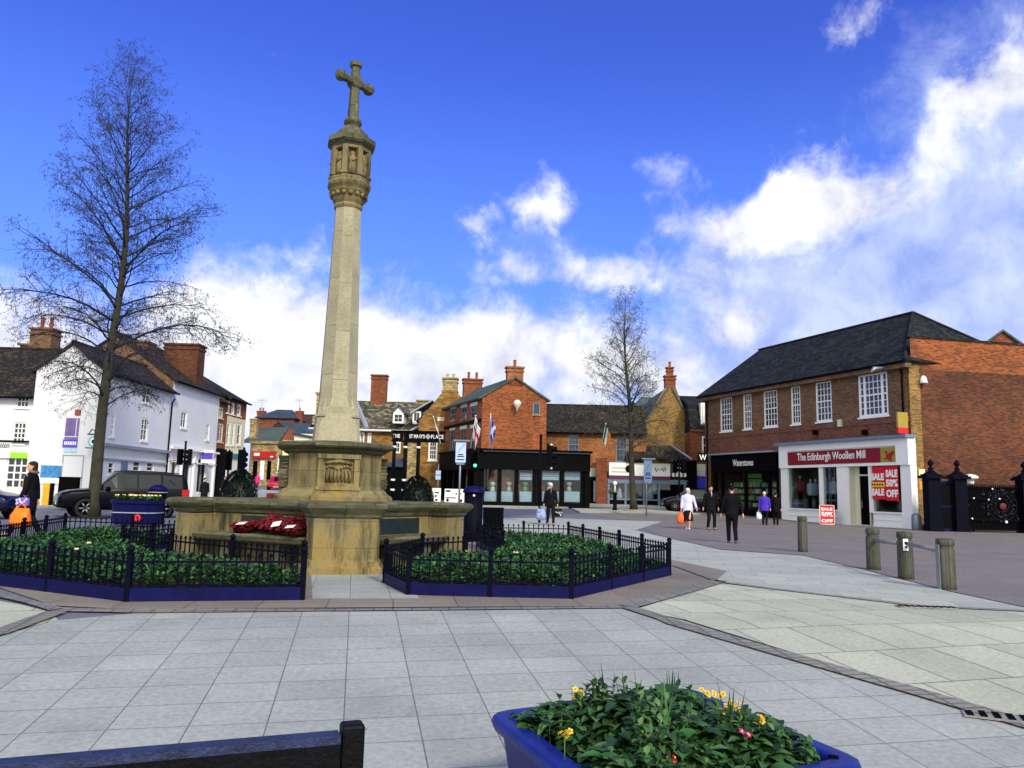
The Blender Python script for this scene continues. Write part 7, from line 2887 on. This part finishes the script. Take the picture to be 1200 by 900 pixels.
# bench
zb_ = .42
bl, br = atz(-260, 924, zb_), atz(398, 866, zb_)
d = (br - bl)
d.z = 0
d.normalize()
n_b = V((d.y, -d.x, 0))
yb_ = gz(br.y)
root = thing('black_bench', 'worn black timber bench with its back rail crossing the bottom left corner', 'bench', (br.x - .6, br.y, yb_))
rz = math.atan2(d.y, d.x)
L_ = (br - bl).length
mid = (bl + br) / 2
mb = MB()
mb.box(mid - UP * .055 + n_b * .02, (L_, .055, .11), rz)
rail = mb.build('back_rail', M['black_wood'], root, bevel=.008)
mb = MB()
mb.box(mid + UP * .012 + n_b * .016, (L_ - .01, .075, .03), rz)
mb.build('worn_top', M['blue_worn'], rail)
for e in (br + d * .045, bl - d * .045):
    mb = MB()
    zt = zb_ + .055
    mb.box((e.x, e.y, (zt + yb_) / 2), (.085, .085, zt - yb_), rz)
    mb.build('back_post', M['black_wood'], root, bevel=.012)
    mb = MB()
    q = e + n_b * .5
    mb.box((q.x, q.y, yb_ + .3), (.08, .08, .62), rz)
    mb.build('front_leg', M['black_wood'], root, bevel=.01)
    mb = MB()
    q = e + n_b * .26
    mb.box((q.x, q.y, yb_ + .64), (.09, .56, .05), rz)
    mb.build('armrest', M['black_wood'], root, bevel=.01)
mb = MB()
k = int(L_ / .11)
for i in range(1, k):
    q = bl + d * (L_ * i / k) + n_b * .02
    mb.box((q.x, q.y, (zb_ - .11 + yb_ + .5) / 2), (.05, .022, zb_ - .11 - yb_ - .5), rz)
mb.build('back_slats', M['black_wood'], root)
mb = MB()
for i in range(5):
    q = mid + n_b * (.08 + i * .095)
    mb.box((q.x, q.y, yb_ + .43), (L_, .08, .03), rz)
mb.build('seat', M['black_wood'], root)
mb = MB()
q = mid + n_b * .02
mb.box((q.x, q.y, yb_ + .47), (L_, .05, .08), rz)
mb.build('lower_rail', M['black_wood'], root)
# ------------------------------------------------------------------ cars
def car(label, loc, yaw, st, paint, wheels, r_w, cat='car', plate_yellow=False, name='parked_car', group='cars on the streets round the square'):
    root = thing(name, label, cat, loc, group)
    T = Matrix.Translation(loc) @ Matrix.Rotation(yaw, 4, 'Z')
    CROWN = .035

    def interp(x):
        for a, b_ in zip(st, st[1:]):
            if a[0] <= x <= b_[0]:
                f = (x - a[0]) / (b_[0] - a[0])
                return [a[i] + (b_[i] - a[i]) * f for i in range(7)]
        return list(st[0] if x < st[0][0] else st[-1])

    def half(s):
        x, w_, zb, zm, zt, top, wr = s
        return [(w_ * .86, zb), (w_ * .97, zb + .1), (w_, zm), (w_ * .985, zt - .05), (w_ * .96, zt), (wr, top), (wr * .93, top + CROWN * .5), (wr * .5, top + CROWN)]

    def P(x, y, z):
        return T @ V((x, y, z))
    mb = MB()
    rs = []
    for s in st:
        h = half(s)
        rs.append([P(s[0], y, z) for y, z in h] + [P(s[0], -y, z) for y, z in reversed(h)])
    mb.rings(rs, 0, True)
    bo = mb.build('body', paint, root)
    bo.modifiers.new('smooth', 'WEIGHTED_NORMAL')

    def side(x, t, sg, o=.006):
        s = interp(x)
        a, b_ = (s[1] * .96, s[4]), (s[6], s[5])
        return P(x, sg * (a[0] + (b_[0] - a[0]) * t + o), a[1] + (b_[1] - a[1]) * t + o * .3)

    def topp(x, q, o=.008):
        s = interp(x)
        return P(x, q * s[6], s[5] + CROWN * (1 - q * q) + o)
    return root, T, P, side, topp, interp, bo


def finish_car(c, wins, screen, rear, wheels, r_w, front_x, w_, hl, plate_mat='plate', rails=False):
    root, T, P, side, topp, interp, bo = c
    for sg in (-1, 1):
        for x0, x1 in wins:
            mb = MB()
            n = 5
            for i in range(n):
                xa, xb = x0 + (x1 - x0) * i / n, x0 + (x1 - x0) * (i + 1) / n
                mb.quad(side(xa, .1, sg), side(xb, .1, sg), side(xb, .88, sg), side(xa, .88, sg))
            mb.build('side_window', M['carglass'], root)
        mb = MB()
        for x0, x1 in wins[-2:]:
            q = side(x0 + .12, -.22, sg, .02)
            mb.tube([q, q + T.to_3x3() @ V((.14, 0, 0))], .014, 5)
        mb.build('door_handle', M['galv'], root)
        mb = MB()
        for x0, x1 in wins[1:]:
            s = interp(x0 - .02)
            mb.tube([P(x0 - .02, sg * (s[1] * .975 + .004), s[4] - .02), P(x0 - .02, sg * (s[1] + .004), s[3]), P(x0 - .02, sg * (s[1] * .97 + .004), s[2] + .12)], .006, 4)
        mb.build('door_seam', M['dark_void'], bo)
        mb = MB()
        q = side(wins[-1][1] - .14, .12, sg, .12)
        mb.ball(q, (.1, .08, .075), 8, 6)
        mb.build('wing_mirror', M['black_paint'], root)
        if rails:
            mb = MB()
            mb.tube([topp(x, sg * .88, .05) for x in (-1.9, -1, 0, .3)], .02, 6)
            mb.build('roof_rail', M['black_paint'], root)
    for x0, x1, nm in ((*screen, 'windscreen'), (*rear, 'rear_window')):
        mb = MB()
        for i in range(4):
            for j in range(6):
                xa, xb = x0 + (x1 - x0) * i / 4, x0 + (x1 - x0) * (i + 1) / 4
                qa, qb = -.9 + 1.8 * j / 6, -.9 + 1.8 * (j + 1) / 6
                mb.quad(topp(xa, qa), topp(xb, qa), topp(xb, qb), topp(xa, qb))
        mb.build(nm, M['carglass'], root)
    R3 = T.to_3x3()
    for wx in wheels:
        for sg in (-1, 1):
            s = interp(wx)
            ax = (R3 @ V((0, sg, 0)))
            q = ax.to_track_quat('Z', 'Y').to_matrix()
            mb = MB()
            mb.lathe([(r_w + .065, 0), (r_w + .06, .012), (.02, .013)], P(wx, sg * (s[1] - .004), r_w), 20, 0, True, 0, q)
            mb.build('wheel_arch', M['dark_void'], bo)
            mb = MB()
            mb.lathe([(r_w * .7, -.18), (r_w * .95, -.18), (r_w, -.14), (r_w, -.02), (r_w * .95, .02), (r_w * .68, .025), (r_w * .66, 0)], P(wx, sg * (s[1] + .005), r_w), 22, 0, True, 0, q)
            wh = mb.build('wheel', M['tyre'], root)
            mb = MB()
            mb.lathe([(r_w * .66, .015), (r_w * .6, .02), (r_w * .58, -.02), (.05, -.02), (.05, .02), (.005, .022)], P(wx, sg * (s[1] + .005), r_w), 18, 1, True, 0, q)
            for k in range(6):
                a = k * math.pi / 3
                d1 = q @ V((math.cos(a), math.sin(a), 0))
                c0 = P(wx, sg * (s[1] + .02), r_w)
                mb.tube([c0 + d1 * .04, c0 + d1 * r_w * .61], [.03, .022], 5)
            mb.build('rim', [M['alloy'], M['dark_void']], wh)
    for sg in (-1, 1):
        mb = MB()
        a = hl
        s = interp(front_x - .22)
        pts = [P(front_x - .05, sg * .5, a - .05), P(front_x - .1, sg * (s[1] - .17), a - .05), P(front_x - .42, sg * (s[1] + .004), a), P(front_x - .42, sg * (s[1] + .0), a + .13), P(front_x - .12, sg * (s[1] - .16), a + .14), P(front_x - .06, sg * .5, a + .1)]
        cen = P(front_x - .6, sg * .5, a)
        pts2 = [p_ + (p_ - cen).normalized() * .012 for p_ in pts]
        mb.rings([[cen + (p_ - cen) * .7 for p_ in pts2], pts2], 0, False)
        mb.build('headlight', M['headlamp'], root)
        mb = MB()
        s = interp(-1.9)
        xr = -abs(interp(-9)[0])
        mb.box(P(xr + .14, sg * (s[1] - .06), hl + .2), (.28, .1, .34), 0, 0, R3)
        mb.build('tail_light', col('tail_red', (170, 26, 24), .2), root)
    mb = MB()
    mb.box(P(front_x - .03, 0, hl + .02), (.07, .92, .16), 0, 0, R3)
    for k in range(3):
        mb.box(P(front_x + .008, 0, hl - .03 + k * .055), (.02, .9, .012), 0, 1, R3)
    mb.build('grille', [M['dark_void'], M['galv']], root)
    mb = MB()
    mb.box(P(front_x - .1, 0, hl - .27), (.24, 2 * w_ - .1, .16), 0, 0, R3)
    mb.build('bumper', M['black_paint'], root, bevel=.04)
    mb = MB()
    mb.box(P(front_x + .03, 0, hl - .2), (.03, .52, .11), 0, 0, R3)
    for k in range(6):
        mb.box(P(front_x + .048, -.2 + k * .08, hl - .2), (.006, .045, .07), 0, 1, R3)
    mb.build('number_plate', [M[plate_mat], M['dark_void']], root)
    return root


SUV = [(-2.27, .82, .5, .72, 1.0, 1.04, .76), (-2.22, .9, .38, .7, 1.05, 1.42, .70), (-2.02, .93, .32, .7, 1.07, 1.67, .65), (-1.2, .945, .3, .7, 1.06, 1.73, .67), (0.0, .945, .3, .7, 1.05, 1.73, .68),
       (.35, .945, .3, .7, 1.04, 1.69, .66), (.62, .945, .3, .7, 1.03, 1.45, .70), (.98, .94, .3, .7, 1.02, 1.09, .79), (1.3, .935, .3, .7, 1.0, 1.05, .8), (1.85, .92, .32, .7, .95, .99, .74), (2.12, .87, .36, .66, .86, .91, .66), (2.26, .78, .45, .62, .74, .78, .55)]
HAT = [(-1.95, .76, .42, .62, .86, .9, .7), (-1.9, .82, .3, .6, .9, 1.12, .64), (-1.6, .85, .26, .6, .92, 1.38, .58), (-.9, .86, .24, .6, .91, 1.44, .6), (0.0, .86, .24, .6, .9, 1.42, .61), (.25, .86, .24, .6, .89, 1.36, .6),
       (.95, .855, .24, .6, .86, .91, .72), (1.3, .85, .25, .58, .83, .87, .72), (1.75, .8, .28, .55, .74, .78, .64), (1.95, .68, .36, .52, .62, .66, .5)]
dk = plain('dark_blue_car_paint', (5, 6, 16), .3, 0, .1, 3, spec=.16)
rd = plain('red_car_paint', (190, 18, 40), .25, .1, .08, 3, spec=.7)
y_ = 31.0
xc = (at(58, 590, y_).x + at(203, 590, y_).x) / 2
c = car('dark blue estate four by four parked side on behind the alder trunk', (xc + .4, y_, 0), R(180 + 35), SUV, dk, None, .36)
finish_car(c, [(-2.0, -1.28), (-1.2, -.42), (-.34, .8)], (.42, .96), (-2.215, -2.04), (-1.33, 1.36), .36, 2.24, .93, .74, rails=True)
y_ = 27.5
xr = at(27, 590, y_).x
c = car('dark blue car cut off by the left edge behind the walking woman', (xr - 2.1, y_, 0), R(4), HAT, plain('navy_car_paint', (14, 20, 54), .18, 0, .1, 3, spec=.45), None, .31)
finish_car(c, [(-1.5, -.95), (-.88, -.1), (-.04, .75)], (.3, .93), (-1.89, -1.62), (-1.2, 1.22), .31, 1.93, .84, .6)
yc_ = 78.0
p = at(325, 568, yc_)
c = car('small red car driving towards the square with its headlights on', (p.x, yc_, gz(yc_)), math.atan2(-yc_, -p.x + 4) - R(6), HAT, rd, None, .31, name='driving_car')
finish_car(c, [(-1.5, -.95), (-.88, -.1), (-.04, .75)], (.3, .93), (-1.89, -1.62), (-1.2, 1.22), .31, 1.93, .84, .6)
p = V((at(809, 590, 54.5).x, 54.5, gz(54.5) + .08))
c = car('dark car half hidden behind the woman in the white coat', p, R(180), HAT, plain('black_car_paint', (8, 8, 10), .2, 0, .1, 3, spec=.4), None, .31)
finish_car(c, [(-1.5, -.95), (-.88, -.1), (-.04, .75)], (.3, .93), (-1.89, -1.62), (-1.2, 1.22), .31, 1.93, .84, .6)


# ------------------------------------------------------------------ people
def fuse(mb, name, mat, parent, voxel=.014, smooth=2):
    """grow one continuous skin over overlapping limbs"""
    me = bpy.data.meshes.new(name)
    me.from_pydata(mb.v, [], mb.f)
    bm = bmesh.new()
    bm.from_mesh(me)
    bmesh.ops.recalc_face_normals(bm, faces=bm.faces)
    bm.to_mesh(me)
    bm.free()
    o = bpy.data.objects.new(name, me)
    COL.objects.link(o)
    r = o.modifiers.new('r', 'REMESH')
    r.mode = 'VOXEL'
    r.voxel_size = voxel
    s = o.modifiers.new('s', 'SMOOTH')
    s.iterations = smooth
    s.factor = .5
    dg = bpy.context.evaluated_depsgraph_get()
    dg.update()
    m2 = bpy.data.meshes.new_from_object(o.evaluated_get(dg))
    m2.name = name
    m2.materials.clear()
    m2.materials.append(mat)
    for p_ in m2.polygons:
        p_.use_smooth = True
    bpy.data.objects.remove(o)
    bpy.data.meshes.remove(me)
    o = bpy.data.objects.new(name, m2)
    COL.objects.link(o)
    o.parent = parent
    o.matrix_parent_inverse = WORLD.get(parent.name, Matrix.Identity(4)).inverted()
    return o


def ik(a, c_, l1, l2, pole):
    d = c_ - a
    L = min(d.length, (l1 + l2) * .999)
    dn = d.normalized()
    x = (l1 * l1 - l2 * l2 + L * L) / (2 * L)
    h = math.sqrt(max(0, l1 * l1 - x * x))
    pl = (pole - dn * pole.dot(dn)).normalized()
    return a + dn * x + pl * h, a + dn * L


def person(loc, height, yaw, label, feet=((.09, -.12), (-.09, .16)), hands=((.27, -.06, .8), (-.27, .06, .8)), coat=(20, 20, 24), hem=.72, trousers=(22, 22, 26), hair=(60, 44, 34), hair_style='short',
           skirt=None, shoes=(20, 18, 18), head_turn=0.0, lean=0.0, wide=1.0, shirt=None, hood=None, grip=(True, True), raised=None, skin_mat='skin'):
    root = thing('person', label, 'person', loc)
    s = height / 1.7
    T = Matrix.Translation(loc) @ Matrix.Rotation(yaw, 4, 'Z') @ Matrix.Scale(s, 4)
    W = lambda q: T @ V(q)

    def tubeW(mb, pts, rad, n=10, mi=0):
        mb.tube([W(q) for q in pts], [r * s for r in rad], n, mi)
    ly = lambda z: -lean * max(0, z - .88)
    el = lambda mb, z, rx, ry, dy=0.0: [W((rx * math.cos(a), ry * math.sin(a) + dy + ly(z), z)) for a in [2 * math.pi * k / 16 for k in range(16)]]
    hipz = .86
    hips = [V((.09, 0, hipz)), V((-.09, 0, hipz))]
    legs = []
    for hp, ft in zip(hips, feet):
        lift = ft[2] if len(ft) > 2 else 0.0
        ank = V((ft[0], ft[1], .085 + lift))
        k, an = ik(hp, ank, .405, .4, V((0, -1, 0)))
        legs.append((hp, k, an, lift))
    shd = [V((.18 * wide, ly(1.38), 1.385)), V((-.18 * wide, ly(1.38), 1.385))]
    arms = []
    for sh__, hd in zip(shd, hands):
        e, wr = ik(sh__, V(hd), .285, .26, V((.25 if sh__.x > 0 else -.25, .9, -.2)))
        arms.append((sh__, e, wr))
    # body
    mb = MB()
    mb.rings([el(mb, z, rx, ry, dy) for z, rx, ry, dy in ((.78, .13, .1, 0), (.88, .165, .115, .01), (1.0, .14, .1, 0), (1.08, .13, .095, 0), (1.22, .155, .105, 0), (1.34, .175, .1, 0), (1.41, .13, .08, .005), (1.45, .06, .06, 0))], 0)
    hx = V((0, ly(1.6), 0))
    tubeW(mb, [(0, ly(1.4), 1.40), (0, ly(1.5) - .005, 1.50), (0, ly(1.55) - .01, 1.55)], [.058, .052, .055])
    Ht = Matrix.Rotation(head_turn, 3, 'Z')
    hc = V((0, ly(1.6) - .012, 1.595))

    def hp_(q):
        return W(hc + Ht @ V(q))
    prof = [(-.105, .028, .03, -.04), (-.09, .045, .052, -.028), (-.06, .06, .075, -.012), (-.02, .07, .09, .0), (.02, .074, .096, .004), (.05, .073, .095, .008), (.08, .06, .078, .01), (.1, .034, .045, .012), (.107, .01, .012, .012)]
    mb.rings([[hp_((rx * math.cos(a), ry * math.sin(a) + dy, z)) for a in [2 * math.pi * k / 14 for k in range(14)]] for z, rx, ry, dy in prof], 0)
    mb.tube([hp_((0, -.088, .01)), hp_((0, -.108, -.022)), hp_((0, -.09, -.032))], [.009 * s, .016 * s, .012 * s], 6)
    mb.tube([hp_((-.025, -.085, -.058)), hp_((0, -.092, -.058)), hp_((.025, -.085, -.058))], [.007 * s, .011 * s, .007 * s], 6)
    mb.tube([hp_((-.045, -.08, .022)), hp_((0, -.094, .02)), hp_((.045, -.08, .022))], [.01 * s, .011 * s, .01 * s], 6)
    for sg in (-1, 1):
        mb.tube([hp_((sg * .072, .008, .018)), hp_((sg * .082, .014, -.002)), hp_((sg * .073, .004, -.026))], [.01 * s, .014 * s, .009 * s], 6)
    for sh__, e, wr in arms:
        tubeW(mb, [sh__, sh__.lerp(e, .5), e, e.lerp(wr, .4), wr], [.052, .046, .038, .036, .026])
    for (sh__, e, wr), g_ in zip(arms, grip):
        d = (wr - e).normalized()
        inn_ = V((-1 if wr.x > 0 else 1, 0, 0))
        fw = d.cross(inn_).normalized()
        palm = wr + d * .045
        tubeW(mb, [wr, wr + d * .03, wr + d * .085], [.024, .03, .03], 8)
        for k in range(4):
            q0 = wr + d * .075 + fw * (-.027 + .018 * k)
            ln_ = (.062, .074, .07, .055)[k] * .5
            bend = .9 if g_ else .35
            q1 = q0 + d * ln_
            q2 = q1 + (d * math.cos(bend) + inn_ * math.sin(bend)) * ln_ * .8
            q3 = q2 + (d * math.cos(bend * 2.1) + inn_ * math.sin(bend * 2.1)) * ln_ * .6
            tubeW(mb, [q0, q1, q2, q3], [.0105, .0095, .009, .007], 6)
        q0 = wr + d * .03 + fw * .028 * (-1 if fw.y > 0 else 1)
        q1 = q0 + (d * .6 + fw * (-.6 if fw.y > 0 else .6) + inn_ * .3).normalized() * .035
        tubeW(mb, [q0, q1, q1 + (d * .8 + inn_ * .5).normalized() * .03], [.013, .011, .009], 6)
    for hp__, k, an, lift in legs:
        tubeW(mb, [hp__ + V((0, 0, .03)), hp__.lerp(k, .4), k, k.lerp(an, .3), an], [.085, .078, .055, .056, .036])
        tubeW(mb, [an, an + V((0, -.05, -.035)), an + V((0, -.15, -.055))], [.038, .036, .028], 8)
    fuse(mb, 'body', M[skin_mat], root, .0125 * s)
    # eyes
    for sg in (-1, 1):
        mb = MB()
        mb.ball(hp_((sg * .03, -.083, .004)), (.011 * s, .008 * s, .008 * s), 8, 6)
        mb.build('eye', col('eye_dark', (30, 24, 22)), root)
    # trousers or skirt
    if skirt:
        mb = MB()
        mb.rings([el(mb, z, rx, ry) for z, rx, ry in ((skirt[0], .2 * wide, .21), (.6, .19 * wide, .18), (.85, .17 * wide, .125), (.95, .14, .1))], 0)
        fuse(mb, 'skirt', col('cloth_%d_%d_%d' % skirt[1], skirt[1], .9), root, .016 * s)
    else:
        mb = MB()
        mb.rings([el(mb, z, rx, ry, .005) for z, rx, ry in ((.74, .15, .115), (.88, .178, .127), (.98, .15, .11))], 0)
        for hp__, k, an, lift in legs:
            tubeW(mb, [hp__, hp__.lerp(k, .45), k, k.lerp(an, .5), an + V((0, .005, -.015))], [.098, .088, .07, .063, .056])
        fuse(mb, 'trousers', col('cloth_%d_%d_%d' % trousers, trousers, .9), root, .015 * s)
    for hp__, k, an, lift in legs:
        mb = MB()
        fl_ = [an + V((0, .035, -.03)), an + V((0, .0, -.05)), an + V((0, -.09, -.058)), an + V((0, -.165, -.062))]
        mb.tube([W(q) for q in fl_], [(.036 * s, .04 * s), (.043 * s, .042 * s), (.045 * s, .034 * s), (.028 * s, .022 * s)], 10)
        mb.build('shoe', col('shoe_%d_%d_%d' % shoes, shoes, .5), root)
    # coat
    mb = MB()
    t_ = .03
    sec = [(hem, .19 * wide, .145, .0), ((hem + .95) / 2, .19 * wide, .145, .005), (.95, .185 * wide, .138, .0), (1.08, .165 * wide, .125, 0), (1.24, .185 * wide, .135, 0), (1.34, .205 * wide, .128, 0), (1.405, .15 * wide, .105, .005), (1.455, .085, .08, .005), (1.475, .07, .07, .005)]
    mb.rings([el(mb, z, rx, ry, dy) for z, rx, ry, dy in sec], 0)
    for sh__, e, wr in arms:
        tubeW(mb, [sh__ + V((-.03 if sh__.x > 0 else .03, 0, .0)), sh__.lerp(e, .35), e, e.lerp(wr, .5), wr.lerp(e, .06)], [.075, .07, .058, .052, .046], 10)
    fuse(mb, 'coat', col('cloth_%d_%d_%d' % coat, coat, .85, 0, .18, 9, .2), root, .015 * s)
    if shirt:
        mb = MB()
        mb.tube([W((0, ly(1.44) - .078, 1.445)), W((0, ly(1.35) - .118, 1.36)), W((0, ly(1.25) - .137, 1.27))], [(.05 * s, .02 * s), (.035 * s, .014 * s), (.008 * s, .006 * s)], 10)
        mb.build('shirt_front', col('shirt_%d_%d_%d' % shirt, shirt, .8), root)
    # hair
    hm = col('hair_%d_%d_%d' % hair, hair, .8, 0, .3, 40, .5)
    mb = MB()
    back = .016
    hp2 = [(-.03, .066, .06, .045), (.0, .08, .083, .028), (.03, .083, .1, .014), (.06, .08, .1, .014), (.09, .064, .082, .016), (.112, .035, .046, .016), (.12, .01, .012, .016)]
    mb.rings([[hp_((rx * math.cos(a), ry * math.sin(a) + dy, z)) for a in [2 * math.pi * k / 14 for k in range(14)]] for z, rx, ry, dy in hp2], 0, True)
    if hair_style in ('long', 'bob'):
        zl = -.2 if hair_style == 'long' else -.09
        mb.rings([[hp_((rx * math.cos(a), ry * math.sin(a) + dy, z)) for a in [2 * math.pi * k / 14 for k in range(14)]] for z, rx, ry, dy in ((zl, .085, .045, .07), (zl * .5, .095, .062, .055), (.0, .09, .07, .045), (.05, .083, .075, .03))], 0, True)
    fuse(mb, 'hair', hm, root, .011 * s)
    if hood:
        mb = MB()
        ring = []
        for k in range(17):
            a = math.pi * (-.15 + 1.3 * k / 16)
            ring.append(W(V((.12 * math.cos(a), ly(1.47) + .02 + .085 * math.sin(a), 1.475 - .02 * math.sin(a)))))
        mb.tube(ring, [.035 * s] * 17, 8)
        fuse(mb, 'fur_hood', col('fur_%d_%d_%d' % hood, hood, .95, 0, .5, 60, .8), root, .014 * s, 1)
    return root, T, arms


def hand_bag(label, p, size, colr, name='carrier_bag', cat='bag', kind='soft', pattern=None):
    """a bag hanging from a hand: two handles over the fingers and a sagging body"""
    w_, d_, h_ = size
    root = thing(name, label, cat, p)
    mb = MB()
    n = 16
    rs = []
    sh_ = [(0, .55, .5), (.08, .95, .95), (.3, 1.05, 1.1), (.6, .98, .9), (.85, .85, .5), (1.0, .78, .2)] if kind == 'soft' else [(0, .9, .9), (.06, 1, 1), (.8, .95, .9), (.95, .8, .6), (1, .7, .3)]
    for t, sx, sy in sh_:
        r_ = []
        for k in range(n):
            a = 2 * math.pi * k / n
            wob = 1 + (.09 * math.sin(a * 3 + t * 7) + .05 * math.sin(a * 7 + t * 3)) * (1 if kind == 'soft' else .2)
            c_, s_ = math.cos(a), math.sin(a)
            r_.append(p + V((w_ / 2 * sx * math.copysign(abs(c_) ** .6, c_) * wob, d_ / 2 * sy * math.copysign(abs(s_) ** .6, s_) * wob, -h_ * 1.25 + h_ * t)))
        rs.append(r_)
    mb.rings(rs, 0, True)
    mb.build('bag_body', col('bag_%d_%d_%d' % colr, colr, .5, 0, .2, 9), root)
    mb = MB()
    for sy in (-1, 1):
        mb.tube([p + V((-w_ * .22, sy * d_ * .08, -h_ * .27)), p + V((-w_ * .08, sy * .012, -.02)), p + V((0, sy * .01, .0)), p + V((w_ * .08, sy * .012, -.02)), p + V((w_ * .22, sy * d_ * .08, -h_ * .27))], [.01] * 5, 5)
    mb.build('handles', col('bag_%d_%d_%d' % colr, colr), root)
    if pattern:
        mb = MB()
        for k in range(9):
            a = rnd.uniform(-2.6, -.5)
            q = p + V((w_ * .5 * math.cos(a), d_ * .56 * math.sin(a) - .004, -h_ * rnd.uniform(.45, 1.1)))
            mb.ball(q, (.03, .012, .03), 7, 5)
        mb.build('printed_dots', col('dots_%d_%d_%d' % pattern, pattern), root)
    return root


def hand_pos(T, arms, i, drop=.09):
    sh__, e, wr = arms[i]
    d = (wr - e).normalized()
    return T @ (wr + d * drop)


# woman in the parka, far left (facing left, i.e. -X: yaw turns -Y towards -X)
p = V((at(33, 600, 18.6).x, 18.6, 0))
r_, T_, ar = person(p, 1.78, R(-80), 'woman in a dark fur hooded parka walking left with an orange bag', feet=((.08, -.34), (-.08, .26, .03)), hands=((.25, -.1, .86), (-.24, .1, .78)), coat=(22, 22, 26), hem=.6, trousers=(24, 24, 30),
                    hair=(58, 36, 28), hair_style='long', hood=(120, 104, 84), head_turn=R(28), wide=1.08)
hand_bag('bright orange carrier bag held by the woman in the parka', hand_pos(T_, ar, 0) + V((.14, -.05, 0)), (.42, .24, .42), (255, 120, 10))
hb_ = hand_bag('small purple patterned handbag at the hip of the woman in the parka', p + V((.02, -.27, 1.0)), (.3, .12, .2), (110, 90, 170), 'handbag', 'handbag', 'box', (200, 190, 230))
mb = MB()
mb.tube([p + V((.0, -.2, .98)), p + V((-.08, -.2, 1.2)), p + V((-.12, -.08, 1.44)), p + V((-.02, .1, 1.46)), p + V((.1, -.02, 1.2)), p + V((.05, -.2, .98))], .012, 5)
mb.build('bag_strap', col('tan_strap', (150, 120, 80)), hb_)

# man with carrier bags near the pole
p = V((at(645, 600, 33.2).x, 33.2, 0))
r_, T_, ar = person(p, 1.74, R(6), 'white haired man in black carrying bags in both hands, near the pole', feet=((.1, -.2), (-.1, .14)), hands=((.3, -.02, .74), (-.29, .02, .72)), hair=(214, 212, 210), shirt=(120, 120, 124), hem=.78)
hand_bag('black holdall in the left hand of the white haired man', hand_pos(T_, ar, 0), (.42, .24, .34), (24, 24, 26), 'holdall', 'bag', 'box', (180, 180, 184))
hand_bag('pale blue carrier bag in the right hand of the white haired man', hand_pos(T_, ar, 1) + V((-.1, 0, 0)), (.4, .24, .46), (120, 150, 200), pattern=(190, 80, 100))

# woman in white
p = V((at(806, 600, 32.6).x, 32.6, 0))
r_, T_, ar = person(p, 1.66, R(-14), 'white haired woman in a long pale coat with a dark skirt', feet=((.06, -.1), (-.06, .05)), hands=((.36, .0, .86), (-.27, -.06, .80)), coat=(206, 204, 232), hem=.56, hair=(236, 232, 226), hair_style='bob', skirt=(.34, (26, 26, 30)),
                    shoes=(200, 200, 204), wide=1.12, head_turn=R(-15))
hand_bag('orange carrier bag held by the woman in the pale coat', hand_pos(T_, ar, 1), (.3, .18, .42), (240, 92, 24))
# man in black suit
p = V((at(833, 600, 32.4).x, 32.4, 0))
person(p, 1.78, R(4), 'man in a black coat and white shirt standing beside the woman in white', feet=((.11, -.08), (-.1, .08)), hands=((.3, .02, .84), (-.3, .0, .84)), hair=(40, 32, 28), shirt=(220, 216, 220), wide=1.12, hem=.74)
# person walking away
p = V((at(858, 620, 23.4).x, 23.4, 0))
person(p, 1.68, R(172), 'person in black seen from behind, walking towards the shops', feet=((.08, -.16), (-.08, .2, .02)), hands=((.3, -.12, .82), (-.3, .12, .84)), hair=(24, 20, 20), shoes=(90, 84, 80), hem=.8, wide=1.05)
# pair at the bookshop window
p = V((at(896, 600, 39.4).x, 39.4, 0))
r_, T_, ar = person(p, 1.64, R(150), 'person in a purple jacket looking into the bookshop window', feet=((.09, -.05), (-.09, .05)), hands=((.28, -.02, .82), (-.28, -.02, .82)), coat=(72, 44, 176), hair=(206, 200, 196), hem=.72, wide=1.15)
hand_bag('pale carrier bag held by the person in purple', hand_pos(T_, ar, 0), (.26, .16, .38), (206, 210, 226))
p = V((at(909, 600, 39.6).x, 39.6, 0))
person(p, 1.62, R(160), 'person in dark clothes beside the purple jacket', feet=((.08, -.04), (-.08, .04)), hands=((.26, -.05, .84), (-.26, -.05, .84)), hair=(40, 32, 30), hem=.7)
# people up the left street
p = V((at(240, 570, 45.5).x, 45.5, gz(45.5)))
person(p, 1.68, R(60), 'dark coated person on the pavement left of the dome bush', feet=((.08, -.1), (-.08, .1)), coat=(26, 26, 32), hair=(40, 30, 28), hem=.55, wide=1.2)
p = V((at(263, 570, 54).x, 54.0, gz(54)))
person(p, 1.66, R(20), 'person in dark jacket and pale trousers up the left street', feet=((.08, -.1), (-.08, .1)), coat=(30, 30, 34), trousers=(140, 138, 136), hair=(50, 40, 36))
p = V((at(302, 560, 86).x, 86.0, gz(86) - .05))
person(p, 1.6, R(10), 'tiny distant figure in a bright pink coat outside the red shop', feet=((.08, -.05), (-.08, .05)), coat=(216, 40, 120), hair=(60, 44, 40), hem=.55, wide=1.15)
